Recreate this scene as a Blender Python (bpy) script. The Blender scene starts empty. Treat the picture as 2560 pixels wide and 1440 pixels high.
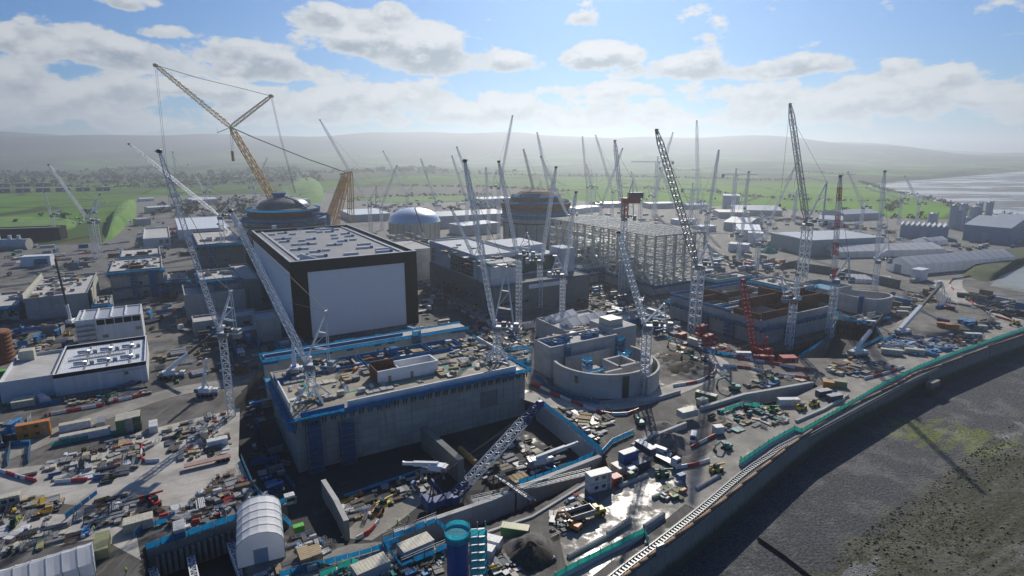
import bpy, math, random
import numpy as np
from mathutils import Vector, Matrix
R = math.radians
rnd = random.Random(11)
S = bpy.context.scene
COL = S.collection

# ---------------------------------------------------------------- camera, sky, sun, exposure
FPX, PIT, CAMH = 1480.0, R(13.1), 95.0
SUN_AZ, SUN_EL = R(8.0), R(33.0)          # azimuth from the view direction towards the right
cd = bpy.data.cameras.new('camera')
cam = bpy.data.objects.new('camera', cd); COL.objects.link(cam)
cd.sensor_width = 36; cd.lens = 36 * FPX / 2560; cd.clip_start = 1; cd.clip_end = 40000
cam.location = (0, 0, CAMH); cam.rotation_euler = (R(90) - PIT, 0, 0)
S.camera = cam
S.view_settings.view_transform = 'Standard'; S.view_settings.look = 'None'
S.view_settings.exposure = -0.13; S.view_settings.gamma = 1
S.cycles.max_bounces = 5; S.cycles.diffuse_bounces = 2; S.cycles.glossy_bounces = 2
S.cycles.transmission_bounces = 2; S.cycles.transparent_max_bounces = 8; S.cycles.volume_bounces = 0
S.cycles.use_denoising = True
sd = bpy.data.lights.new('sun', 'SUN'); sd.energy = 5.0; sd.angle = R(0.6); sd.color = (1.0, .93, .82)
sun = bpy.data.objects.new('sun', sd); COL.objects.link(sun)
sun.rotation_euler = Vector((-math.sin(SUN_AZ) * math.cos(SUN_EL), -math.cos(SUN_AZ) * math.cos(SUN_EL), -math.sin(SUN_EL))).to_track_quat('-Z', 'Y').to_euler()

def ray(x, y):
    cx, cy = (x - 1280) / FPX, (720 - y) / FPX
    return Vector((cx, math.cos(PIT) + cy * math.sin(PIT), -math.sin(PIT) + cy * math.cos(PIT)))
def P(x, y, z=0.0):                        # the point at height z seen at pixel x, y
    d = ray(x, y); t = (z - CAMH) / d.z
    return Vector((d.x * t, d.y * t, z))
def PD(x, y, Y):                           # the point at distance Y seen at pixel x, y
    d = ray(x, y); t = Y / d.y
    return Vector((d.x * t, Y, CAMH + d.z * t))
def zat(b, y):                             # the height above point b that is seen at picture line y
    k = (720 - y) / FPX
    return CAMH + b.y * (k * math.cos(PIT) - math.sin(PIT)) / (math.cos(PIT) + k * math.sin(PIT))
def proj(p):
    f = p.y * math.cos(PIT) - (p.z - CAMH) * math.sin(PIT); v = p.y * math.sin(PIT) + (p.z - CAMH) * math.cos(PIT)
    return 1280 + FPX * p.x / f, 720 - FPX * v / f

# node helpers
class NT:
    def __init__(s, tree): s.t = tree; s.n = tree.nodes; s.l = tree.links
    def put(s, sock, v):
        if isinstance(v, bpy.types.NodeSocket): s.l.new(v, sock)
        elif v is not None:
            try: sock.default_value = v
            except Exception: sock.default_value = tuple(v) + (1,)
    def m(s, op, a, b=None, c=None, clamp=False):
        n = s.n.new('ShaderNodeMath'); n.operation = op; n.use_clamp = clamp
        for i, v in enumerate((a, b, c)):
            if v is not None: s.put(n.inputs[i], v)
        return n.outputs[0]
    def rng(s, v, a, b, c=0.0, d=1.0, smooth=True):
        n = s.n.new('ShaderNodeMapRange')
        if smooth: n.interpolation_type = 'SMOOTHSTEP'
        for i, x in enumerate((v, a, b, c, d)): s.put(n.inputs[i], x)
        return n.outputs[0]
    def mix(s, f, a, b, mode='MIX'):
        n = s.n.new('ShaderNodeMix'); n.data_type = 'RGBA'; n.blend_type = mode
        s.put(n.inputs[0], f); s.put(n.inputs[6], a); s.put(n.inputs[7], b)
        return n.outputs[2]
    def noise(s, vec, scale, detail=4, rough=.55, out=0):
        n = s.n.new('ShaderNodeTexNoise'); n.inputs['Scale'].default_value = scale
        n.inputs['Detail'].default_value = detail; n.inputs['Roughness'].default_value = rough
        if vec is not None: s.l.new(vec, n.inputs['Vector'])
        return n.outputs[out]
    def comb(s, x, y, z):
        n = s.n.new('ShaderNodeCombineXYZ')
        for i, v in enumerate((x, y, z)): s.put(n.inputs[i], v)
        return n.outputs[0]
    def sep(s, v):
        n = s.n.new('ShaderNodeSeparateXYZ'); s.l.new(v, n.inputs[0]); return n.outputs

# sky: physical daylight with procedural cumulus at infinity
def make_world():
    w = bpy.data.worlds.new('World'); S.world = w; w.use_nodes = True
    k = NT(w.node_tree); k.n.clear()
    sky = k.n.new('ShaderNodeTexSky'); sky.sky_type = 'NISHITA'; sky.sun_disc = False
    sky.sun_elevation = SUN_EL; sky.sun_rotation = SUN_AZ
    sky.air_density = 1.0; sky.dust_density = 0.6; sky.ozone_density = 2.0
    tc = k.n.new('ShaderNodeTexCoord'); x, y, z = k.sep(tc.outputs['Generated'])
    az = k.m('ARCTAN2', x, y); el = k.m('ARCSINE', z)
    blobs = [(120, 110, 210, 55, 1.0), (340, 150, 170, 55, 1), (60, 215, 240, 40, .9), (250, 240, 260, 60, 1.0), (560, 140, 130, 45, 1), (700, 180, 240, 50, 1.1),
             (960, 120, 260, 75, 1.2), (850, 55, 170, 45, 1), (1090, 150, 190, 60, 1.1), (985, 40, 70, 40, 1), (1290, 160, 90, 40, 1), (1520, 150, 150, 50, 1.1),
             (1690, 175, 200, 45, 1.1), (1930, 175, 230, 38, 1.1), (2260, 215, 340, 45, 1), (2250, 170, 60, 25, .9), (420, 85, 90, 25, .8), (310, 5, 80, 25, .7), (1445, 55, 60, 30, .55),
             (1300, 292, 2200, 62, .8), (520, 235, 300, 40, .8), (2000, 240, 400, 36, .8), (1000, 232, 300, 40, .7), (1560, 228, 260, 34, .7), (130, 300, 500, 45, .7), (800, 245, 500, 45, .8), (2200, 265, 600, 40, .8), (-500, 180, 700, 90, 1), (3200, 190, 700, 80, 1)]
    tot = None; gs = None; gd = None
    for bx, by, rx, ry, a in blobs:
        d = ray(bx, by); A = math.atan2(d.x, d.y); E = math.atan2(d.z, math.hypot(d.x, d.y))
        da = k.m('MULTIPLY', k.m('SUBTRACT', az, A), 1520 / rx); de = k.m('MULTIPLY', k.m('SUBTRACT', el, E), 1520 / ry)
        dl = k.m('MAXIMUM', de, k.m('MULTIPLY', de, -1.5))          # flatter bases
        g = k.m('MULTIPLY', k.m('MAXIMUM', k.m('SUBTRACT', 1.0, k.m('ADD', k.m('MULTIPLY', da, da), k.m('MULTIPLY', dl, dl))), 0.0), a)
        gw = k.m('MULTIPLY', g, de)
        tot = g if tot is None else k.m('MAXIMUM', tot, g); gs = g if gs is None else k.m('ADD', gs, g); gd = gw if gd is None else k.m('ADD', gd, gw)
    high = k.m('DIVIDE', gd, k.m('ADD', gs, .02))                   # 1 at a cloud's top, -1 at its base
    def dens(off):
        v = k.comb(az, k.m('MULTIPLY', k.m('ADD', el, off), 1.7), 3.1)
        return k.noise(v, 11.0, 11, .58)
    n0 = dens(0.0); n1 = dens(0.02)
    body = k.m('ADD', k.m('MULTIPLY', tot, .68), k.m('MULTIPLY', k.m('SUBTRACT', n0, .528), 2.5))
    mask = k.m('MULTIPLY', k.rng(body, .10, .32), k.m('MULTIPLY', k.rng(el, .26, .42, 1.0, .0), k.rng(k.m('ABSOLUTE', az), 1.2, 1.9, 1.0, .25)))   # clear overhead
    thick = k.rng(body, .16, .6)
    up = k.m('SUBTRACT', n1, n0)                                    # more cloud above: an underside
    lit = k.rng(k.m('SUBTRACT', k.m('MULTIPLY', up, 4.5), high), -.75, .55, 1.0, .0)
    light = k.mix(lit, (.36, .46, .57, 1), (1.12, 1.15, 1.18, 1))
    light = k.mix(thick, (1.0, 1.05, 1.10, 1), light)
    hor = k.rng(el, .0, .16, 1.0, .0)
    light = k.mix(k.m('MULTIPLY', hor, .35), light, (.98, 1.03, 1.05, 1))
    skyc = k.mix(1.0, sky.outputs[0], (.33, .74, 1.28, 1), 'MULTIPLY')
    bg = k.n.new('ShaderNodeBackground'); bg.inputs[1].default_value = .064
    k.l.new(skyc, bg.inputs[0])
    cl = k.n.new('ShaderNodeBackground'); cl.inputs[1].default_value = .62
    k.l.new(light, cl.inputs[0])
    mx = k.n.new('ShaderNodeMixShader'); k.put(mx.inputs[0], k.m('MULTIPLY', mask, .94)); k.l.new(bg.outputs[0], mx.inputs[1]); k.l.new(cl.outputs[0], mx.inputs[2])
    out = k.n.new('ShaderNodeOutputWorld'); k.l.new(mx.outputs[0], out.inputs[0])
make_world()

# ---------------------------------------------------------------- materials
TH = R(30.5)
U = Vector((math.cos(TH), math.sin(TH), 0)); V = Vector((-math.sin(TH), math.cos(TH), 0))
MATS = {}
def new_mat(name):
    m = bpy.data.materials.new(name); m.use_nodes = True
    k = NT(m.node_tree); b = k.n['Principled BSDF']; MATS[name] = m
    return m, k, b
def geo_pos(k): return k.n.new('ShaderNodeNewGeometry').outputs['Position']
def uv_pos(k):                                         # along the wall and height, for walls on the site grid
    x, y, z = k.sep(geo_pos(k))
    u = k.m('ADD', k.m('MULTIPLY', x, U.x + V.x), k.m('MULTIPLY', y, U.y + V.y))
    return u, z
def plain(name, c, rough=.6, metal=0.0, var=.18, scale=.6, spec=.4):
    m, k, b = new_mat(name)
    n = k.noise(geo_pos(k), scale, 5)
    d = k.noise(geo_pos(k), scale * 7, 3)
    f = k.rng(k.m('ADD', k.m('MULTIPLY', n, .6), k.m('MULTIPLY', d, .4)), .3, .7)
    k.put(b.inputs['Base Color'], k.mix(f, tuple(x * (1 - var) for x in c[:3]) + (1,), tuple(min(1, x * (1 + var)) for x in c[:3]) + (1,)))
    b.inputs['Roughness'].default_value = rough; b.inputs['Metallic'].default_value = metal; b.inputs['Specular IOR Level'].default_value = spec
    return m
def paint(name, rough=.5, metal=0.0, dirt=.35):        # coloured by the object's own colour
    m, k, b = new_mat(name)
    oi = k.n.new('ShaderNodeObjectInfo')
    n = k.noise(geo_pos(k), .9, 6, .65)
    f = k.rng(n, .35, .68)
    k.put(b.inputs['Base Color'], k.mix(k.m('MULTIPLY', f, dirt), oi.outputs['Color'], (.16, .14, .12, 1)))
    b.inputs['Roughness'].default_value = rough; b.inputs['Metallic'].default_value = metal
    return m
paint('paint', .5); paint('paint_clean', .4, dirt=.12); paint('rough_paint', .8, dirt=.5)
def concrete(name, c, panel=(6.0, 2.7), stain=.5, joint=.75, blot=.35, tide=False, vary=.09, seam=.06):
    m, k, b = new_mat(name)
    u, z = uv_pos(k)
    br = k.n.new('ShaderNodeTexBrick'); br.offset = .0
    k.l.new(k.comb(u, z, 0.0), br.inputs['Vector'])
    br.inputs['Scale'].default_value = 1; br.inputs['Brick Width'].default_value = panel[0]; br.inputs['Row Height'].default_value = panel[1]
    br.inputs['Mortar Size'].default_value = seam; br.inputs['Mortar Smooth'].default_value = .4
    a = tuple(x * (1 - vary) for x in c) + (1,); d = tuple(x * (1 + vary) for x in c) + (1,)
    br.inputs['Color1'].default_value = a; br.inputs['Color2'].default_value = d; br.inputs['Mortar'].default_value = tuple(x * joint for x in c) + (1,)
    st = k.noise(k.comb(k.m('MULTIPLY', u, .9), k.m('MULTIPLY', z, .07), 0.0), 1.0, 5, .6)
    bl = k.noise(geo_pos(k), .13, 5, .6)
    col = k.mix(k.m('MULTIPLY', k.rng(st, .48, .74), stain), br.outputs[0], tuple(x * .45 for x in (c[0], c[1] * .95, c[2] * .85)) + (1,))
    col = k.mix(k.m('MULTIPLY', k.rng(bl, .4, .7), blot), col, tuple(x * .62 for x in c) + (1,))
    if tide:
        tz = k.m('ADD', z, k.m('MULTIPLY', k.m('SUBTRACT', st, .5), 5.0)); col = k.mix(k.m('MULTIPLY', k.rng(tz, -3.2, -5.6), .85), col, (.035, .04, .024, 1))
    k.put(b.inputs['Base Color'], col); b.inputs['Roughness'].default_value = .85; b.inputs['Specular IOR Level'].default_value = .25
    return m
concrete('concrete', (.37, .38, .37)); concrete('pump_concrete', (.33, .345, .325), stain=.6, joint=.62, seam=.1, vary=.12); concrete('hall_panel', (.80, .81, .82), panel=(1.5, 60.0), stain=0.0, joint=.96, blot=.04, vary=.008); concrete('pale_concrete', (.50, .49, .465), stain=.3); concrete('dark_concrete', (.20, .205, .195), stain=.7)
concrete('sea_concrete', (.30, .285, .235), panel=(9.0, 4.0), stain=.95, joint=.6, tide=True)
concrete('cladding', (.62, .64, .66), panel=(1.2, 60.0), stain=.05, joint=.93); concrete('smooth_panel', (.60, .62, .64), panel=(9.0, 7.0), stain=.05, joint=.86)
plain('black_panel', (.008, .009, .011), .8, var=.1, spec=.15); plain('white_steel', (.74, .76, .77), .45, var=.1, scale=.25)
plain('cream_steel', (.52, .50, .40), .5, var=.12, scale=.15); plain('yellow_steel', (.62, .33, .035), .5, var=.15, scale=.2)
plain('dark_steel', (.05, .055, .06), .5); plain('grey_steel', (.28, .29, .30), .45, .3); plain('rust', (.13, .055, .03), .85, var=.5, scale=1.2)
plain('blue_deck', (.008, .19, .36), .7, var=.35, scale=.5); 
plain('red_paint', (.42, .02, .025), .45); plain('aluminium', (.72, .73, .74), .3, .85, var=.08); plain('roof_grey', (.21, .215, .23), .7, var=.14, scale=.12)
plain('glass', (.02, .05, .05), .12, var=.2, spec=.8); plain('timber', (.34, .24, .12), .8, var=.35, scale=1.5)
plain('tyre', (.02, .02, .02), .8); plain('rope', (.05, .05, .055), .6); plain('brown_pipe', (.27, .16, .085), .7, var=.3, scale=.7); plain('hi_vis', (.45, .75, .02), .7, var=.1)
plain('skin', (.45, .28, .2), .6); plain('navy', (.015, .02, .05), .8); plain('gravel', (.15, .14, .13), .95, var=.5, scale=2.5); plain('soil', (.06, .05, .04), .95, var=.6, scale=1.2)
plain('shed_grey', (.40, .43, .46), .5, var=.08, scale=.1); plain('shed_roof', (.36, .39, .43), .45, var=.08, scale=.1); plain('sage', (.33, .38, .36), .6, var=.1)
plain('white_roof', (.7, .72, .74), .35, var=.1); plain('bank_dark', (.06, .075, .03), .95, var=.5, scale=.08); plain('bark', (.06, .045, .035), .9); plain('leaf', (.05, .06, .026), .9, var=.5, scale=.3); plain('embank', (.10, .21, .03), .95, var=.35, scale=.05)
def lamp_mat():
    m, k, b = new_mat('lamp_glow'); b.inputs['Emission Color'].default_value = (1, .97, .9, 1); b.inputs['Emission Strength'].default_value = 6
lamp_mat()
def fabric(name, c, tr, rough=.7, var=.25, scale=.8):  # thin netting or sheeting that lets light through
    m = plain(name, c, rough, var=var, scale=scale); k = NT(m.node_tree); b = k.n['Principled BSDF']; t = k.n.new('ShaderNodeBsdfTranslucent'); x = k.n.new('ShaderNodeMixShader')
    k.l.new(b.inputs['Base Color'].links[0].from_socket, t.inputs['Color']); x.inputs[0].default_value = tr; k.l.new(b.outputs[0], x.inputs[1]); k.l.new(t.outputs[0], x.inputs[2]); k.l.new(x.outputs[0], k.n['Material Output'].inputs['Surface'])
fabric('blue_net', (.008, .20, .42), .5); fabric('teal_net', (.03, .42, .33), .42); fabric('blue_net_shaded', (.008, .12, .28), .4); fabric('tent', (.86, .87, .88), .42, .6, .05, .1); fabric('cyan_net', (.04, .40, .50), .5)  # the darker blue netting copy has shade put into its colour

def ground_mat():
    m, k, b = new_mat('site_ground')
    p = geo_pos(k)
    big = k.noise(p, .018, 6, .6); mid = k.noise(p, .11, 6, .65); fine = k.noise(p, .9, 4, .6)
    x, y, z = k.sep(p)
    tr = k.noise(k.comb(k.m('MULTIPLY', x, .5), k.m('MULTIPLY', y, .06), 0.0), 1.0, 4)
    col = k.mix(k.rng(big, .38, .62), (.07, .066, .06, 1), (.185, .172, .15, 1))
    col = k.mix(k.m('MULTIPLY', k.rng(mid, .46, .66), .75), col, (.038, .034, .03, 1))
    col = k.mix(k.m('MULTIPLY', k.rng(tr, .5, .7), .35), col, (.27, .255, .23, 1))
    col = k.mix(k.m('MULTIPLY', k.rng(fine, .52, .72), .5), col, (.09, .08, .075, 1))
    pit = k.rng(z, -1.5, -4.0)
    col = k.mix(k.m('MULTIPLY', pit, .9), col, (.028, .03, .032, 1))  # shade of the pits put into the ground colour, darker with depth
    k.put(b.inputs['Base Color'], col)
    k.put(b.inputs['Roughness'], k.rng(k.noise(p, .07, 5, .6), .56, .68, .85, .36)); b.inputs['Specular IOR Level'].default_value = .4
def sheet_mat(name, c, wet=.5, rough=.85, var=.3):
    m, k, b = new_mat(name)
    p = geo_pos(k); mid = k.noise(p, .09, 6, .65); fine = k.noise(p, 1.3, 3)
    x, y, z = k.sep(p)
    ru = k.m('ADD', k.m('MULTIPLY', x, U.x), k.m('MULTIPLY', y, U.y)); rv = k.m('ADD', k.m('MULTIPLY', x, V.x), k.m('MULTIPLY', y, V.y))
    tr = k.noise(k.comb(k.m('MULTIPLY', ru, .05), k.m('MULTIPLY', rv, .8), 0.0), 1.0, 4)
    col = k.mix(k.rng(mid, .36, .66), tuple(v * (1 + var * .5) for v in c) + (1,), tuple(v * (1 - var) for v in c) + (1,))
    col = k.mix(k.m('MULTIPLY', k.rng(tr, .5, .68), .4), col, tuple(v * .6 for v in c) + (1,))
    col = k.mix(k.m('MULTIPLY', k.rng(fine, .5, .7), .3), col, tuple(v * .7 for v in c) + (1,))
    k.put(b.inputs['Base Color'], col)
    k.put(b.inputs['Roughness'], k.rng(k.noise(p, .12, 7, .7), .6 - wet * .2, .7 - wet * .12, rough, .34 if wet else rough))
ground_mat()
sheet_mat('pale_slab', (.43, .405, .36), .0); sheet_mat('road_mud', (.29, .27, .235), .15); sheet_mat('wet_slab', (.27, .25, .215), .95); sheet_mat('sand_slab', (.32, .285, .22), .1); sheet_mat('tarmac', (.05, .05, .052), .2); sheet_mat('yard_far', (.14, .135, .125), .1)

def field_mat():
    m, k, b = new_mat('farmland')
    p = geo_pos(k); x, y, z = k.sep(p)
    wob = k.noise(p, .0016, 3)
    v = k.comb(k.m('MULTIPLY', k.m('ADD', x, k.m('MULTIPLY', wob, 260.0)), .0042), k.m('MULTIPLY', k.m('ADD', y, k.m('MULTIPLY', wob, 200.0)), .0030), 0.0)
    vo = k.n.new('ShaderNodeTexVoronoi'); vo.inputs['Scale'].default_value = 1; k.l.new(v, vo.inputs['Vector'])
    ed = k.n.new('ShaderNodeTexVoronoi'); ed.feature = 'DISTANCE_TO_EDGE'; ed.inputs['Scale'].default_value = 1; k.l.new(v, ed.inputs['Vector'])
    r, g, bl = k.sep(vo.outputs['Color'])
    col = k.mix(k.rng(r, .25, .35), (.06, .115, .022, 1), (.10, .235, .012, 1))
    col = k.mix(k.rng(r, .72, .8), col, (.10, .105, .05, 1))
    right = k.rng(k.m('SUBTRACT', x, k.m('MULTIPLY', y, .05)), -60.0, 120.0)
    near = k.rng(y, 1500.0, 2100.0, 1.0, .0)
    col = k.mix(k.m('MULTIPLY', k.rng(x, 0.0, -350.0), k.rng(k.noise(p, .0035, 5), .42, .58, .15, .8)), col, (.055, .085, .025, 1))
    col = k.mix(k.m('MULTIPLY', k.m('MULTIPLY', right, near), .9), col, (.135, .30, .008, 1))
    col = k.mix(k.m('MULTIPLY', k.rng(k.noise(p, .004, 5), .45, .65), .35), col, (.06, .09, .03, 1))
    wd = k.rng(k.noise(p, .0022, 7, .62), .50, .54); col = k.mix(k.m('MULTIPLY', wd, k.m('MULTIPLY', k.rng(k.m('ABSOLUTE', k.m('SUBTRACT', y, 99999.0)), 98500.0, 97600.0), .85)), col, (.03, .036, .018, 1))
    hd = k.rng(ed.outputs['Distance'], .012, .03, 1.0, .0)
    col = k.mix(k.m('MULTIPLY', hd, .85), col, (.035, .04, .022, 1))
    far = k.rng(k.m('ADD', z, k.m('MULTIPLY', k.noise(p, .0012, 5), 120.0)), 110.0, 175.0)
    col = k.mix(far, col, (.03, .036, .03, 1))
    k.put(b.inputs['Base Color'], col); b.inputs['Roughness'].default_value = .95; b.inputs['Specular IOR Level'].default_value = .1
field_mat()
def shore_mat():
    m, k, b = new_mat('foreshore')
    p = geo_pos(k); x, y, z = k.sep(p)
    a0 = P(1640, 1440, -8); a1 = P(2560, 905, -8); d = (a1 - a0).normalized()
    dist = k.m('ADD', k.m('MULTIPLY', k.m('SUBTRACT', x, a0.x), d.y), k.m('MULTIPLY', k.m('SUBTRACT', y, a0.y), -d.x))
    along = k.m('ADD', k.m('MULTIPLY', k.m('SUBTRACT', x, a0.x), d.x), k.m('MULTIPLY', k.m('SUBTRACT', y, a0.y), d.y))
    n = k.noise(p, .07, 7, .65); fine = k.noise(p, 1.6, 5, .75); st = k.noise(k.comb(k.m('MULTIPLY', along, .03), k.m('MULTIPLY', dist, .22), 0.0), 1.0, 6, .65)
    shingle = k.mix(k.rng(fine, .35, .68), (.010, .012, .016, 1), (.125, .128, .14, 1))
    weed = k.mix(k.rng(fine, .42, .6), (.005, .006, .003, 1), (.085, .085, .022, 1))
    mud = k.mix(k.rng(k.noise(p, .5, 5), .35, .65), (.035, .034, .02, 1), (.125, .118, .075, 1))
    t = k.rng(k.m('ADD', dist, k.m('MULTIPLY', k.m('SUBTRACT', n, .5), 46.0)), 17.0, 28.0)
    outer = k.mix(k.rng(st, .42, .6), weed, mud)
    dark = k.mix(k.m('MULTIPLY', k.rng(k.noise(p, .035, 5), .48, .6), .7), outer, weed)
    col = k.mix(t, shingle, dark)
    al0 = P(2370, 1090, -8)
    da = k.m('SQRT', k.m('ADD', k.m('POWER', k.m('MULTIPLY', k.m('SUBTRACT', x, al0.x), .036), 2.0), k.m('POWER', k.m('MULTIPLY', k.m('SUBTRACT', y, al0.y), .055), 2.0)))
    al = k.rng(k.m('ADD', da, k.m('MULTIPLY', k.m('SUBTRACT', k.noise(p, .16, 7, .7), .5), 2.4)), .55, .8, 1.0, .0)
    col = k.mix(k.m('MULTIPLY', k.m('MULTIPLY', al, k.rng(fine, .36, .58)), k.rng(st, .38, .52)), col, (.17, .215, .02, 1))
    g2 = k.m('MULTIPLY', k.rng(k.noise(p, .045, 6), .6, .68), t)
    col = k.mix(k.m('MULTIPLY', g2, .6), col, (.12, .14, .03, 1))
    pud = k.m('MULTIPLY', k.rng(k.noise(k.comb(k.m('MULTIPLY', along, .02), k.m('MULTIPLY', dist, .05), 4.0), 1.0, 5, .6), .6, .64), t); col = k.mix(pud, col, (.16, .155, .15, 1))
    trk = k.m('ADD', k.m('SUBTRACT', dist, 52.0), k.m('MULTIPLY', k.m('SINE', k.m('MULTIPLY', along, .03)), 7.0)); trk = k.rng(k.m('ABSOLUTE', k.m('SUBTRACT', k.m('ABSOLUTE', trk), 1.6)), .3, 1.2, 1.0, .0)
    col = k.mix(k.m('MULTIPLY', trk, .55), col, (.15, .145, .12, 1))
    k.put(b.inputs['Base Color'], col)
    k.put(b.inputs['Roughness'], k.m('SUBTRACT', k.rng(n, .48, .6, .85, .6), k.m('MULTIPLY', pud, .35)))
    bp = k.n.new('ShaderNodeBump'); bp.inputs['Strength'].default_value = 1; bp.inputs['Distance'].default_value = .8
    k.l.new(k.noise(p, 1.1, 6, .7), bp.inputs['Height']); k.l.new(bp.outputs[0], b.inputs['Normal'])
shore_mat()
def water_mat(name, c, rough):
    m, k, b = new_mat(name); p = geo_pos(k)
    x, y, z = k.sep(p)
    n = k.noise(k.comb(k.m('MULTIPLY', x, .35), k.m('MULTIPLY', y, .8), 0.0), .009, 8, .68)
    k.put(b.inputs['Base Color'], k.mix(k.rng(n, .44, .56), tuple(v * .4 for v in c) + (1,), tuple(v * 1.7 for v in c) + (1,)))
    k.put(b.inputs['Roughness'], k.rng(n, .44, .56, rough + .5, rough))
water_mat('sea', (.24, .24, .24), .12); water_mat('mudflat', (.20, .185, .17), .12); water_mat('lagoon', (.17, .18, .155), .35)

# ---------------------------------------------------------------- mesh builder and object helpers
class Fr:                                   # a frame on the ground: origin, along, depth
    def __init__(s, o, u): s.o = Vector((o.x, o.y, 0)); s.u = Vector((u.x, u.y, 0)).normalized(); s.n = Vector((-s.u.y, s.u.x, 0))
    def pt(s, a, b, z): return s.o + s.u * a + s.n * b + Vector((0, 0, z))
    def loc(s, p): q = Vector((p.x, p.y, 0)) - s.o; return q.dot(s.u), q.dot(s.n)
    def ang(s): return math.atan2(s.u.y, s.u.x)
ID = Fr(Vector((0, 0, 0)), Vector((1, 0, 0)))
class MB:
    def __init__(s): s.v = []; s.f = []
    def add(s, vs, fs):
        n = len(s.v); s.v += [tuple(v) for v in vs]; s.f += [tuple(i + n for i in f) for f in fs]; return s
    def box(s, F, a0, a1, b0, b1, z0, z1):
        s.add([F.pt(a, b, z) for z in (z0, z1) for a, b in ((a0, b0), (a1, b0), (a1, b1), (a0, b1))],
              [(0, 3, 2, 1), (4, 5, 6, 7), (0, 1, 5, 4), (1, 2, 6, 5), (2, 3, 7, 6), (3, 0, 4, 7)]); return s
    def bevbox(s, F, a0, a1, b0, b1, z0, z1, c=.1):     # box with chamfered top edge
        s.add([F.pt(a, b, z) for z in (z0, z1 - c) for a, b in ((a0, b0), (a1, b0), (a1, b1), (a0, b1))] + [F.pt(a, b, z1) for a, b in ((a0 + c, b0 + c), (a1 - c, b0 + c), (a1 - c, b1 - c), (a0 + c, b1 - c))],
              [(0, 3, 2, 1), (8, 9, 10, 11)] + [(i + o, (i + 1) % 4 + o, (i + 1) % 4 + 4 + o, i + 4 + o) for o in (0, 4) for i in range(4)]); return s
    def prism(s, pts, z0, z1):
        n = len(pts); s.add([(p[0], p[1], z0) for p in pts] + [(p[0], p[1], z1) for p in pts], [tuple(reversed(range(n))), tuple(range(n, 2 * n))] + [(i, (i + 1) % n, (i + 1) % n + n, i + n) for i in range(n)]); return s
    def bar(s, p, q, w=.2, h=None, n=4):
        p, q = Vector(p), Vector(q); d = q - p
        if d.length < 1e-6: return s
        d.normalize(); ref = Vector((0, 0, 1)) if abs(d.z) < .95 else U
        a = d.cross(ref).normalized(); b = a.cross(d).normalized(); h = h or w
        if n == 4: ring = [(-.5, -.5), (.5, -.5), (.5, .5), (-.5, .5)]
        else: ring = [(.5 * math.cos(2 * math.pi * i / n), .5 * math.sin(2 * math.pi * i / n)) for i in range(n)]
        vs = [o + a * (x * w) + b * (y * h) for o in (p, q) for x, y in ring]
        s.add(vs, [(i, (i + 1) % n, (i + 1) % n + n, i + n) for i in range(n)] + [tuple(reversed(range(n))), tuple(range(n, 2 * n))]); return s
    def path(s, pts, w, h=None, n=4):
        for p, q in zip(pts, pts[1:]): s.bar(p, q, w, h, n)
        return s
    def lattice(s, p, q, w0, w1=None, bay=None, r=.14, ch=None, taper=0.0):
        p, q = Vector(p), Vector(q); w1 = w0 if w1 is None else w1; d = q - p; L = d.length; d.normalize()
        ref = Vector((0, 0, 1)) if abs(d.z) < .9 else U
        if abs(d.z) >= .9: a = (U - d * U.dot(d)).normalized()
        else: a = d.cross(ref).normalized()
        b = a.cross(d).normalized(); bay = bay or w0 * 1.05; nb = max(2, int(round(L / bay))); ch = ch or r * 1.7
        def wd(t):
            w = w0 + (w1 - w0) * t
            if taper: w *= min(1.0, .3 + .7 * min(t, 1 - t) / taper)
            return w
        def c(i, j):
            t = i / nb; w = wd(t) / 2; x, y = ((-w, -w), (w, -w), (w, w), (-w, w))[j % 4]
            return p + d * (L * t) + a * x + b * y
        for j in range(4):
            if taper:
                k = max(1, int(nb * taper))
                for i0, i1 in ((0, k), (k, nb - k), (nb - k, nb)): s.bar(c(i0, j), c(i1, j), ch)
            else: s.bar(c(0, j), c(nb, j), ch)
            for i in range(nb):
                s.bar(c(i, j), c(i, j + 1), r)
                s.bar(c(i, j + (i % 2)), c(i + 1, j + 1 - (i % 2)), r)
        return s
    def lathe(s, c, prof, n=24, cap=True):
        c = Vector(c); vs = []
        for r, z in prof: vs += [(c.x + r * math.cos(2 * math.pi * i / n), c.y + r * math.sin(2 * math.pi * i / n), c.z + z) for i in range(n)]
        fs = [(k * n + i, k * n + (i + 1) % n, (k + 1) * n + (i + 1) % n, (k + 1) * n + i) for k in range(len(prof) - 1) for i in range(n)]
        if cap: fs += [tuple(reversed(range(n))), tuple(range((len(prof) - 1) * n, len(prof) * n))]
        s.add(vs, fs); return s
    def grid(s, pts):                                   # rows of points
        n = len(pts[0]); s.add([p for r in pts for p in r], [(i * n + j, i * n + j + 1, (i + 1) * n + j + 1, (i + 1) * n + j) for i in range(len(pts) - 1) for j in range(n - 1)]); return s
    def build(s, name, mat, parent=None, color=None, label=None, local=False, smooth=False, stuff=False):
        me = bpy.data.meshes.new(name); vs = np.array(s.v, dtype=float).reshape(-1, 3); off = np.zeros(3)
        if not local:
            if parent is None: off = np.array(((vs[:, 0].min() + vs[:, 0].max()) / 2, (vs[:, 1].min() + vs[:, 1].max()) / 2, vs[:, 2].min()))
            else:
                q = parent
                while q is not None: off = off + np.array(q.location); q = q.parent
        me.from_pydata((vs - off).tolist(), [], s.f); me.materials.append(MATS[mat]); me.update()
        if smooth:
            for p in me.polygons: p.use_smooth = True
        o = bpy.data.objects.new(name, me); COL.objects.link(o)
        if parent is None: o.location = off
        else: o.parent = parent
        if color: o.color = tuple(color) + (1,)
        if label: o['label'] = label
        if stuff: o['kind'] = 'stuff'
        return o
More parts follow.
